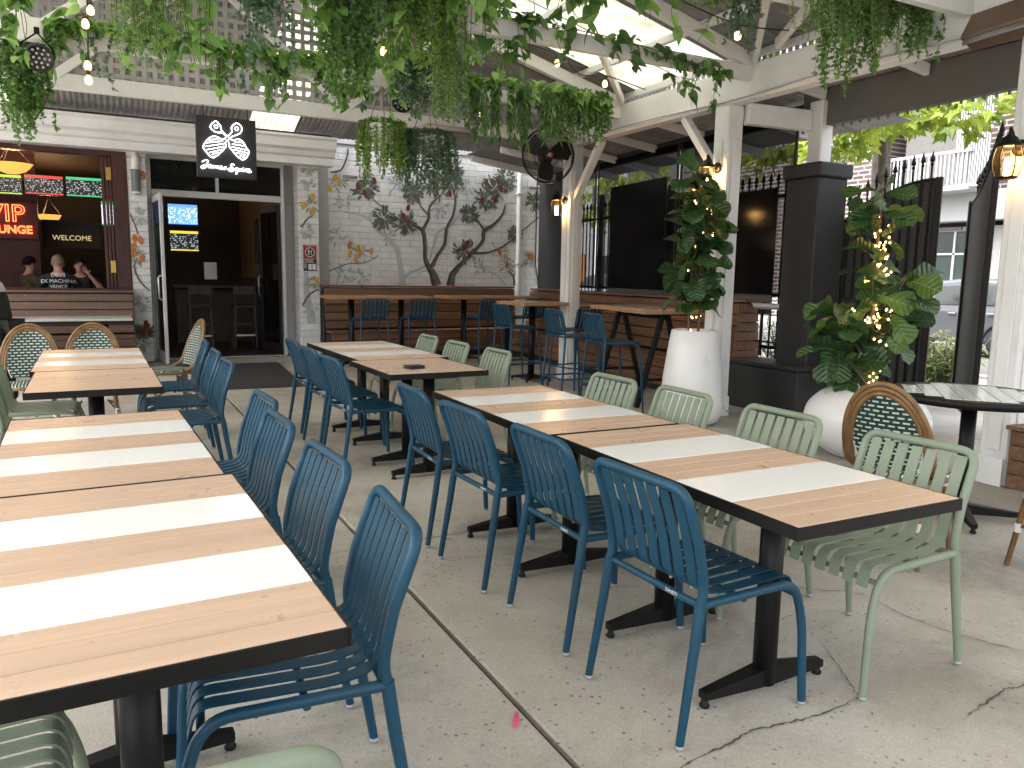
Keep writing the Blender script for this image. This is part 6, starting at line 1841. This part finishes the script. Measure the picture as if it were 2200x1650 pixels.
# ---- wall lanterns
def lantern(label, loc, rz, on=True, power=3.5):
    t = thing('wall_lantern', label, 'lantern', loc, rz, 'black lanterns on the white posts')
    # arm reaches from the post (towards +x) to the lamp at the origin
    mb = MB(); mb.lathe([(.055, 0), (.055, .012), (.035, .022)], 16, (.135, 0, .10), 0, Matrix.Rotation(RAD(-90), 3, 'Y')); mb.build('wall_plate', M['black'], t)
    mb = MB(); mb.tube(smooth_path([(.13, 0, .10), (.08, 0, .09), (.05, 0, .155), (.0, 0, .215), (0, 0, .17)], 4), .010, 7); mb.build('scroll_arm', M['black'], t)
    mb = MB(); mb.lathe([(.0, .205), (.012, .20), (.008, .185), (.02, .172), (.045, .155), (.062, .125), (.088, .105), (.088, .097), (.0, .097)], 20); mb.build('cap', M['black'], t)
    mb = MB(); mb.lathe([(.066, .096), (.080, .04), (.083, -.01), (.074, -.06), (.060, -.095)], 20); mb.build('glass', M['lampclear'], t)
    for k in range(6):
        a = k * 1.0472
        mb = MB(); mb.tube([(r * math.cos(a), r * math.sin(a), z) for r, z in ((.07, .096), (.084, .04), (.087, -.01), (.078, -.06), (.064, -.096))], .004, 5); mb.build('cage_rib', M['black'], t)
    mb = MB(); mb.lathe([(.0, -.112), (.05, -.112), (.068, -.104), (.068, -.095), (.0, -.095)], 20); mb.build('base_rim', M['black'], t)
    mb = MB()
    for x in (-.014, .014):
        mb.tube([(x, 0, -.09), (x, 0, .02)], .010, 8)
    mb.build('lamp_tube', M['filament'], t)
    if on:
        l = bpy.data.lights.new('lantern_glow', 'POINT'); l.energy = power; l.color = (1.0, .58, .25); l.shadow_soft_size = .06
        o = bpy.data.objects.new('lantern_glow', l); COL.objects.link(o); o.parent = t; o.location = (0, 0, .055)
M['lampclear'] = clearmat('amber_lantern_glass', (1.0, .90, .70), .05, .1)
lantern('lit black lantern on the back corner post under the fan', (5.31, 8.90, 2.28), 0)
lantern('lit black lantern on the middle post behind the tall fig', (5.30, 6.02, 2.38), 0)
lantern('lit black lantern on the right post above the round table', (5.30, 3.12, 2.19), 0)

# ---- big pedestal fan on its bracket
fn = thing('wall_fan', 'large black cage fan mounted high in the back corner', 'fan', (5.06, 8.72, 2.90), RAD(-14))
def ring_y(r, y, rr, seg=40):
    mb = MB(); mb.tube([(r * math.cos(6.283 * i / seg), y, r * math.sin(6.283 * i / seg)) for i in range(seg)], rr, 5, closed=True); return mb
cg = MB()
for r, y, rr in ((.335, 0, .010), (.33, -.05, .004), (.30, -.075, .003), (.22, -.088, .003), (.12, -.095, .004), (.33, .05, .004), (.28, .075, .003), (.15, .09, .004)):
    q = ring_y(r, y, rr); cg.add(q.v, q.f, 0, True)
cg.build('cage_rings', M['black'], fn)
cg = MB()
for i in range(60):
    a = 6.283 * i / 60
    for sgn in (-1, 1):
        cg.tube([(r * math.cos(a + (.05 if sgn < 0 else 0)), sgn * y, r * math.sin(a + (.05 if sgn < 0 else 0))) for r, y in ((.07, .097), (.22, .088), (.30, .073), (.333, .03), (.335, 0))], .0016, 3, False)
tag(cg.build('cage_wires', M['black'], fn), kind='stuff')
for i in range(3):
    a = i * 2.094 + .4; mb = MB(); V = []
    for r, w, tw in ((.05, .05, .5), (.14, .10, .45), (.23, .12, .38), (.30, .08, .3)):
        for s_ in (-1, 1):
            p = Vector((r, s_ * w * math.sin(tw), s_ * w)); V.append(Matrix.Rotation(-a, 3, 'Y') @ p)
    mb.add(V, [(0, 2, 3, 1), (2, 4, 5, 3), (4, 6, 7, 5)], 0, True); mb.build('blade', M['plastic_black'], fn)
mb = MB(); mb.lathe([(.0, -.10), (.055, -.098), (.06, -.085), (.06, .03), (.0, .03)], 20, (0, 0, 0), 0, Matrix.Rotation(RAD(-90), 3, 'X')); mb.build('hub', M['plastic_black'], fn)
mb = MB(); mb.lathe([(.0, .106), (.03, .105), (.034, .098)], 16, (0, 0, 0), 0, Matrix.Rotation(RAD(90), 3, 'X')); mb.build('badge', plain('red_white_badge', (.5, .2, .2), .4, bmp=0), fn)
mb = MB(); mb.lathe([(.0, .05), (.085, .06), (.095, .16), (.07, .24), (.0, .25)], 20, (0, 0, 0), 0, Matrix.Rotation(RAD(-90), 3, 'X')); mb.build('motor', M['plastic_black'], fn)
mb = MB(); mb.tube([(0, .15, 0), (.1, .18, .02), (.40, .26, .02)], .022, 8); mb.build('bracket', M['black'], fn)

# ---- stage can lamps and heaters
def par(label, loc, rot):
    t = thing('stage_lamp', label, 'stage light', loc); 
    mm = Matrix.Rotation(rot[1], 3, 'Z') @ Matrix.Rotation(rot[0], 3, 'X')
    mb = MB(); mb.lathe([(.0, .07), (.07, .07), (.10, .03), (.108, 0), (.108, -.055), (.098, -.055), (.098, -.04), (.0, -.04)], 28, (0, 0, 0), 0, mm); mb.build('can', M['plastic_black'], t)
    k = 0
    for ring, n in ((.0, 1), (.040, 6), (.076, 11)):
        for i in range(n):
            a = 6.283 * i / n
            mb = MB(); mb.ell((0, 0, 0), (.012, .012, .006), 8, 4, 0, mm); mb.build('lens', M['lens'], t, mm @ Vector((ring * math.cos(a), ring * math.sin(a), -.043)))
    mb = MB(); mb.tube([mm @ Vector((.115, 0, 0)), mm @ Vector((.118, 0, .06)) + Vector((0, 0, .06)), Vector((0, .02, .19)), mm @ Vector((-.118, 0, .06)) + Vector((0, 0, .06)), mm @ Vector((-.115, 0, 0))], .008, 6); mb.build('yoke', M['black'], t)
    mb = MB(); mb.box((0, .02, .205), (.04, .04, .05), .004); mb.build('clamp', M['black'], t)
par('round black LED stage lamp hanging from the truss at the upper left', (-.385, 7.66, 3.10), (RAD(-62), RAD(14)))
par('round black LED stage lamp half hidden in the vines above the basket', (2.76, 7.7, 3.12), (RAD(-70), RAD(-20)))
ht = thing('radiant_heater', 'bronze radiant heater panel fixed to the eave beam at the top right', 'heater', (5.34, 3.24, 3.10), RAD(-8))
M['bronze'] = plain('bronze_panel', (.20, .14, .10), .4, metal=.5)
mb = MB(); mb.box((0, 0, 0), (.16, .52, .20), .012, Matrix.Rotation(RAD(28), 3, 'Y')); mb.build('housing', M['bronze'], ht)
mb = MB(); mb.box((-.085, 0, -.045), (.015, .46, .13), .004, Matrix.Rotation(RAD(28), 3, 'Y')); mb.build('reflector', M['steel'], ht)
mb = MB(); mb.bar((.04, -.15, .06), (.13, -.15, .12), .03, .03, .003); mb.bar((.04, .15, .06), (.13, .15, .12), .03, .03, .003); mb.build('bracket', M['black'], ht)
mb = MB(); mb.tube(smooth_path([(.1, .2, .08), (.08, .32, .12), (.1, .42, .02), (.09, .6, .04)], 5), .008, 6); mb.build('cable', M['shadewhite'], ht)
h2 = thing('strip_heater', 'long narrow strip heater under the lattice chord behind the vines', 'heater', (3.72, 8.78, 3.10))
mb = MB(); mb.box((0, 0, 0), (.62, .12, .06), .01); mb.build('housing', M['steel'], h2)
mb = MB(); mb.box((0, -.01, -.035), (.56, .07, .012), .003); mb.build('element', M['bronze'], h2)
# ---- festoon lights
def festoon(label, pts, bulbs):
    t = thing('festoon_lights', label, 'string light', pts[0]); o0 = Vector(pts[0])
    P = smooth_path([Vector(p) - o0 for p in pts], 8)
    mb = MB(); mb.tube(P, .006, 6); mb.build('cable', M['plastic_black'], t)
    for b in bulbs:
        p = Vector(b) - o0
        mb = MB(); mb.lathe([(.0, .075), (.014, .075), (.017, .045), (.017, .03), (.0, .03)], 10, p); s_ = mb.build('socket', M['plastic_black'], t)
        mb = MB(); mb.lathe([(.012, .03), (.024, .01), (.029, -.014), (.022, -.036), (.0, -.045)], 12, p); mb.build('bulb', M['bulb'], s_)
festoon('festoon bulbs hanging in the dark gap between the trailing plants', [(1.75, 6.9, 3.5), (1.96, 6.8, 3.32), (2.26, 6.8, 3.40), (2.5, 6.7, 3.62)], [(1.96, 6.8, 3.24), (2.26, 6.8, 3.32)])
festoon('festoon bulbs along the rafter above the garland', [(3.6, 7.2, 3.75), (4.26, 7.2, 3.66), (4.55, 7.2, 3.50), (4.86, 7.2, 3.53), (5.4, 7.2, 3.45)], [(4.26, 7.2, 3.58), (4.86, 7.2, 3.45)])
festoon('single festoon bulb on a cable near the fan', [(3.2, 8.1, 3.4), (3.5, 8.05, 3.28), (3.78, 8.0, 3.23), (4.4, 8.0, 3.35)], [(3.78, 8.0, 3.15)])
festoon('single festoon bulb at the right among the rafters', [(3.9, 5.0, 3.55), (4.65, 5.0, 3.44), (5.4, 5.0, 3.5)], [(4.65, 5.0, 3.36)])
festoon('vertical drop of festoon bulbs at the upper left', [(-.01, 7.4, 3.75), (-.01, 7.4, 3.4), (-.03, 7.4, 3.0)], [(.012, 7.38, 3.45), (-.03, 7.38, 3.34), (-.03, 7.38, 3.02), (-.03, 7.38, 2.91)])

# ---- people
M['skin'] = plain('skin', (.42, .24, .17), .5, var=.08, scale=10, bmp=.05)
M['hair'] = plain('dark_hair', (.012, .010, .009), .95, spec=.1, var=.3, scale=40, bmp=.3)
M['stubble'] = plain('cropped_hair', (.20, .135, .10), .8, var=.3, scale=60, bmp=.3)
M['tshirt'] = plain('black_cotton', (.014, .014, .015), .85, var=.2, scale=12, bmp=.2)
M['shirtwhite'] = plain('white_cotton', (.62, .62, .62), .85, var=.06, scale=12, bmp=.2)
M['olive'] = plain('olive_cotton', (.06, .045, .025), .85, var=.2)
M['trouser'] = plain('black_trousers', (.012, .012, .013), .85, var=.2)
def skin(name, nodes, edges, root, m, parent, sub=2):
    names = list(nodes); idx = {n: i for i, n in enumerate(names)}
    me = bpy.data.meshes.new(name); me.from_pydata([nodes[n][0] for n in names], [(idx[a], idx[b]) for a, b in edges], [])
    o = bpy.data.objects.new(name, me); COL.objects.link(o)
    sm = o.modifiers.new('skin', 'SKIN'); sm.use_smooth_shade = True
    if not me.skin_vertices:
        bpy.context.view_layer.objects.active = o; bpy.ops.mesh.customdata_skin_add()
    for n, i in idx.items():
        r = nodes[n][1]; sv = me.skin_vertices[0].data[i]
        sv.radius = r if isinstance(r, tuple) else (r, r); sv.use_root = (n == root)
    ss = o.modifiers.new('sub', 'SUBSURF'); ss.levels = sub; ss.render_levels = sub
    dg = bpy.context.evaluated_depsgraph_get()
    out = bpy.data.meshes.new_from_object(o.evaluated_get(dg)); out.materials.clear(); out.materials.append(m)
    out.polygons.foreach_set('use_smooth', [True] * len(out.polygons))
    bpy.data.objects.remove(o); bpy.data.meshes.remove(me)
    return place(name, out, parent)
def face(t, c, rz, hairm, full=True, parent=None):
    """head details round centre c, looking along local -y turned by rz"""
    R3 = Matrix.Rotation(rz, 3, 'Z'); c = Vector(c)
    for s_ in (-1, 1):
        mb = MB(); mb.ell(c + R3 @ Vector((s_ * .078, .005, -.01)), (.012, .02, .032), 8, 6, 0, R3); mb.build('ear', M['skin'], t)
        mb = MB(); mb.ell(c + R3 @ Vector((s_ * .032, -.088, .012)), (.012, .008, .007), 8, 5, 0, R3); mb.build('eye', M['hair'], t)
        mb = MB(); mb.box(c + R3 @ Vector((s_ * .032, -.092, .035)), (.03, .008, .007), .002, R3); mb.build('eyebrow', M['hair'], t)
    mb = MB(); mb.ell(c + R3 @ Vector((0, -.098, -.02)), (.014, .022, .026), 8, 6, 0, R3); mb.build('nose', M['skin'], t)
    mb = MB(); mb.ell(c + R3 @ Vector((0, -.088, -.068)), (.026, .012, .008), 8, 6, 0, R3); mb.build('mouth', M['skin'], t)
    mb = MB(); V = []; n, m_ = 16, 7; F = []
    for i in range(m_ + 1):
        th = (math.pi * .60) * i / m_
        for j in range(n):
            a = 6.283 * j / n
            k = 1.0 - (.38 * max(0, -math.sin(a)) * (i / m_))       # hairline higher at the forehead
            tt = th * k
            V.append(c + R3 @ Vector((.089 * math.sin(tt) * math.cos(a), .106 * math.sin(tt) * math.sin(a) + .006, .118 * math.cos(tt) + .012)))
    for i in range(m_):
        for j in range(n):
            F.append((i * n + j, (i + 1) * n + j, (i + 1) * n + (j + 1) % n, i * n + (j + 1) % n))
    mb.add(V, F, 0, True); mb.build('hair', hairm, t)
def hand_nodes(nodes, edges, wrist, palm_dir, side_dir, tag_, curl=Vector((0, 0, 0)), k=1.0):
    w = Vector(wrist); d = Vector(palm_dir).normalized(); s_ = Vector(side_dir).normalized()
    nodes[tag_ + 'palm'] = (w + d * .05 * k, (.030 * k, .016 * k)); edges.append((tag_ + 'wrist', tag_ + 'palm'))
    for i, (o, l) in enumerate(((-.028, .062), (-.010, .075), (.010, .070), (.027, .055))):
        a = w + d * .085 * k + s_ * o * k; b = a + d * l * .5 * k + curl * .4; c = b + (d * .5 + curl * 8).normalized() * l * .5 * k
        nodes[f'{tag_}f{i}a'] = (a, .009 * k); nodes[f'{tag_}f{i}b'] = (b, .008 * k); nodes[f'{tag_}f{i}c'] = (c, .0065 * k)
        edges += [(tag_ + 'palm', f'{tag_}f{i}a'), (f'{tag_}f{i}a', f'{tag_}f{i}b'), (f'{tag_}f{i}b', f'{tag_}f{i}c')]
    a = w + d * .04 * k - s_ * .036 * k; b = a + (d * .7 - s_ * .6).normalized() * .035 * k
    nodes[tag_ + 'ta'] = (a, .010 * k); nodes[tag_ + 'tb'] = (b, .008 * k); edges += [(tag_ + 'palm', tag_ + 'ta'), (tag_ + 'ta', tag_ + 'tb')]
def person(label, loc, rz, J, shirt, hair, sleeves, trousers, facing=0.0, vest=None, lettering=None):
    """J: joint dict in local metres; the figure looks along -y"""
    t = thing('person', label, 'person', loc, rz)
    V3 = lambda n: Vector(J[n])
    nd, ed = {}, []
    nd['pelvis'] = (V3('pelvis'), (.15, .105)); nd['belly'] = (V3('pelvis').lerp(V3('chest'), .5), (.145, .10)); nd['chest'] = (V3('chest'), (.165, .105)); nd['collar'] = (V3('collar'), (.09, .075)); nd['neck'] = (V3('neck'), .056)
    nd['jaw'] = (V3('head') + Vector((0, -.012, -.06)), (.066, .072)); nd['head'] = (V3('head') + Vector((0, 0, .015)), (.082, .098)); nd['crown'] = (V3('head') + Vector((0, .005, .075)), (.062, .075))
    ed += [('pelvis', 'belly'), ('belly', 'chest'), ('chest', 'collar'), ('collar', 'neck'), ('neck', 'jaw'), ('jaw', 'head'), ('head', 'crown')]
    for s_ in 'LR':
        nd[s_ + 'sh'] = (V3(s_ + 'sh'), .062); nd[s_ + 'el'] = (V3(s_ + 'el'), .043); nd[s_ + 'wrist'] = (V3(s_ + 'wr'), (.030, .024)); nd[s_ + 'fo'] = (V3(s_ + 'el').lerp(V3(s_ + 'wr'), .35), .041)
        ed += [('collar', s_ + 'sh'), (s_ + 'sh', s_ + 'el'), (s_ + 'el', s_ + 'fo'), (s_ + 'fo', s_ + 'wrist')]
        dd = (V3(s_ + 'wr') - V3(s_ + 'el')).normalized(); sd = dd.cross(Vector((0, 1, .2))).normalized()
        hand_nodes(nd, ed, V3(s_ + 'wr'), dd, sd, s_, Vector((0, -.01, -.004)))
        nd[s_ + 'hip'] = (V3(s_ + 'hip'), .088); nd[s_ + 'kn'] = (V3(s_ + 'kn'), .060); nd[s_ + 'ca'] = (V3(s_ + 'kn').lerp(V3(s_ + 'an'), .3), .056); nd[s_ + 'an'] = (V3(s_ + 'an'), .040); nd[s_ + 'toe'] = (V3(s_ + 'an') + Vector((0, -.16, -.05)), (.04, .03))
        ed += [('pelvis', s_ + 'hip'), (s_ + 'hip', s_ + 'kn'), (s_ + 'kn', s_ + 'ca'), (s_ + 'ca', s_ + 'an'), (s_ + 'an', s_ + 'toe')]
    skin('body', nd, ed, 'pelvis', M['skin'], t)
    # clothing: slightly fuller skins over torso, sleeves and legs
    cn = {k: (nd[k][0], tuple(x * 1.10 + .006 for x in (nd[k][1] if isinstance(nd[k][1], tuple) else (nd[k][1],) * 2))) for k in ('pelvis', 'belly', 'chest')}
    cn['collar'] = (nd['collar'][0] + Vector((0, 0, .01)), (.105, .088)); ce = [('pelvis', 'belly'), ('belly', 'chest'), ('chest', 'collar')]
    for s_ in 'LR':
        cn[s_ + 'sh'] = (nd[s_ + 'sh'][0], .076); cn[s_ + 'sl'] = (nd[s_ + 'sh'][0].lerp(nd[s_ + 'el'][0], sleeves if sleeves <= 1 else 1), .062); ce += [('collar', s_ + 'sh'), (s_ + 'sh', s_ + 'sl')]
        if sleeves > 1:
            cn[s_ + 'sw'] = (nd[s_ + 'el'][0].lerp(nd[s_ + 'wrist'][0], .9), .042); ce.append((s_ + 'sl', s_ + 'sw'))
    sh = skin('shirt', cn, ce, 'pelvis', shirt, t)
    if vest is not None:
        vn = {k: (v[0], tuple(x * 1.08 + .008 for x in v[1])) for k, v in cn.items() if k in ('pelvis', 'belly', 'chest')}
        vn['collar'] = (cn['collar'][0] + Vector((0, 0, -.02)), (.13, .098)); vn['L1'] = (V3('Lsh').lerp(V3('collar'), .45), .06); vn['R1'] = (V3('Rsh').lerp(V3('collar'), .45), .06)
        skin('vest', vn, [('pelvis', 'belly'), ('belly', 'chest'), ('chest', 'collar'), ('collar', 'L1'), ('collar', 'R1')], 'pelvis', vest, t)
    tn = {'pelvis': (nd['pelvis'][0] + Vector((0, 0, -.02)), (.165, .12))}; te = []
    for s_ in 'LR':
        tn[s_ + 'hip'] = (nd[s_ + 'hip'][0], .10); tn[s_ + 'kn'] = (nd[s_ + 'kn'][0], .073); tn[s_ + 'an'] = (nd[s_ + 'an'][0] + Vector((0, 0, .03)), .062)
        te += [('pelvis', s_ + 'hip'), (s_ + 'hip', s_ + 'kn'), (s_ + 'kn', s_ + 'an')]
    skin('trousers', tn, te, 'pelvis', trousers, t)
    for s_ in 'LR':
        p = V3(s_ + 'an'); mb = MB(); mb.ell(p + Vector((0, -.07, -.045)), (.05, .14, .042), 12, 8); mb.build('shoe', M['plastic_black'], t)
    face(t, V3('head') + Vector((0, 0, .01)), facing, hair)
    return t
def seated(dz, arms):
    J = dict(pelvis=(0, 0, .52), chest=(0, -.03, .86), collar=(0, -.01, 1.02), neck=(0, -.02, 1.10), head=(0, -.035, 1.22), Lhip=(.10, -.04, .50), Rhip=(-.10, -.04, .50), Lkn=(.14, -.44, .52), Rkn=(-.14, -.44, .52), Lan=(.13, -.42, .08), Ran=(-.13, -.42, .08), Lsh=(.20, -.01, .99), Rsh=(-.20, -.01, .99))
    J.update(arms)
    return {k: (v[0], v[1], v[2] + (dz if True else 0)) for k, v in J.items()}
armrest = dict(Lel=(.30, -.12, .76), Rel=(-.30, -.12, .76), Lwr=(.16, -.36, .80), Rwr=(-.16, -.36, .80))
pA = person('man with cropped hair in a lettered black T-shirt seated with his back to the window', (-.60, 13.46, 0), RAD(180), seated(.23, armrest), M['tshirt'], M['stubble'], .75, M['trouser'])
for s_, z, sz in (('DEUS', 1.155, .078), ('EX MACHINA', 1.065, .076), ('VENICE', .985, .068)):
    me = text_mesh(s_, sz, .001); me.materials.append(M['markwhite'])
    # curve the print round the back
    for v in me.vertices:
        v.co.z = v.co.z - 1.6 * v.co.x * v.co.x
        v.co.y -= .35 * v.co.x * v.co.x
    place('shirt_lettering', me, pA, (0, .158, z + .23 - .10), (RAD(97), 0, RAD(180)))
person('man with dark hair facing the window, hand raised to his face', (-.33, 14.30, 0), 0, seated(.20, dict(Lel=(.30, -.26, .84), Rel=(-.28, -.14, .76), Lwr=(.13, -.24, 1.08), Rwr=(-.12, -.36, .82))), M['tshirt'], M['hair'], .5, M['trouser'])
person('dim hunched figure in an olive top further inside the pub', (-1.1, 15.05, 0), RAD(120), seated(.22, armrest), M['olive'], M['hair'], 2, M['trouser'])
for nm, x, y in (('round stool under the man with the lettered shirt', -.60, 13.50), ('round stool under the man facing the window', -.33, 14.28), ('round stool under the dim hunched figure', -1.1, 15.05)):
    t = thing('round_stool', nm, 'stool', (x, y, 0), 0, 'dark stools under the seated guests')
    mb = MB(); mb.lathe([(.0, .60), (.19, .60), (.20, .615), (.20, .635), (.0, .64)], 20); mb.build('seat', pn, t)
    for a in (45, 135, 225, 315):
        mb = MB(); mb.tube([(.13 * math.cos(RAD(a)), .13 * math.sin(RAD(a)), .60), (.19 * math.cos(RAD(a)), .19 * math.sin(RAD(a)), .015)], .014, 6); mb.build('leg', M['blackmatt'], t)
    mb = MB(); mb.tube([(.17 * math.cos(a * .5236), .17 * math.sin(a * .5236), .22) for a in range(12)], .008, 5, closed=True); mb.build('foot_ring', M['steel'], t)
stand = dict(pelvis=(0, 0, .84), chest=(0, -.05, 1.10), collar=(0, -.08, 1.22), neck=(0, -.10, 1.28), head=(0, -.13, 1.39), Lhip=(.10, 0, .80), Rhip=(-.10, 0, .80), Lkn=(.11, -.02, .44), Rkn=(-.11, -.02, .44), Lan=(.11, .03, .09), Ran=(-.11, .03, .09), Lsh=(.185, -.07, 1.19), Rsh=(-.185, -.07, 1.19), Lel=(.235, -.06, .93), Rel=(-.235, -.06, .93), Lwr=(.17, -.28, .84), Rwr=(-.17, -.28, .84))
person('waiter in black vest and white shirt sleeves leaning in at the left edge', (-.90, 8.62, 0), RAD(-110), stand, M['shirtwhite'], M['hair'], 2, M['trouser'], 0, M['tshirt'])
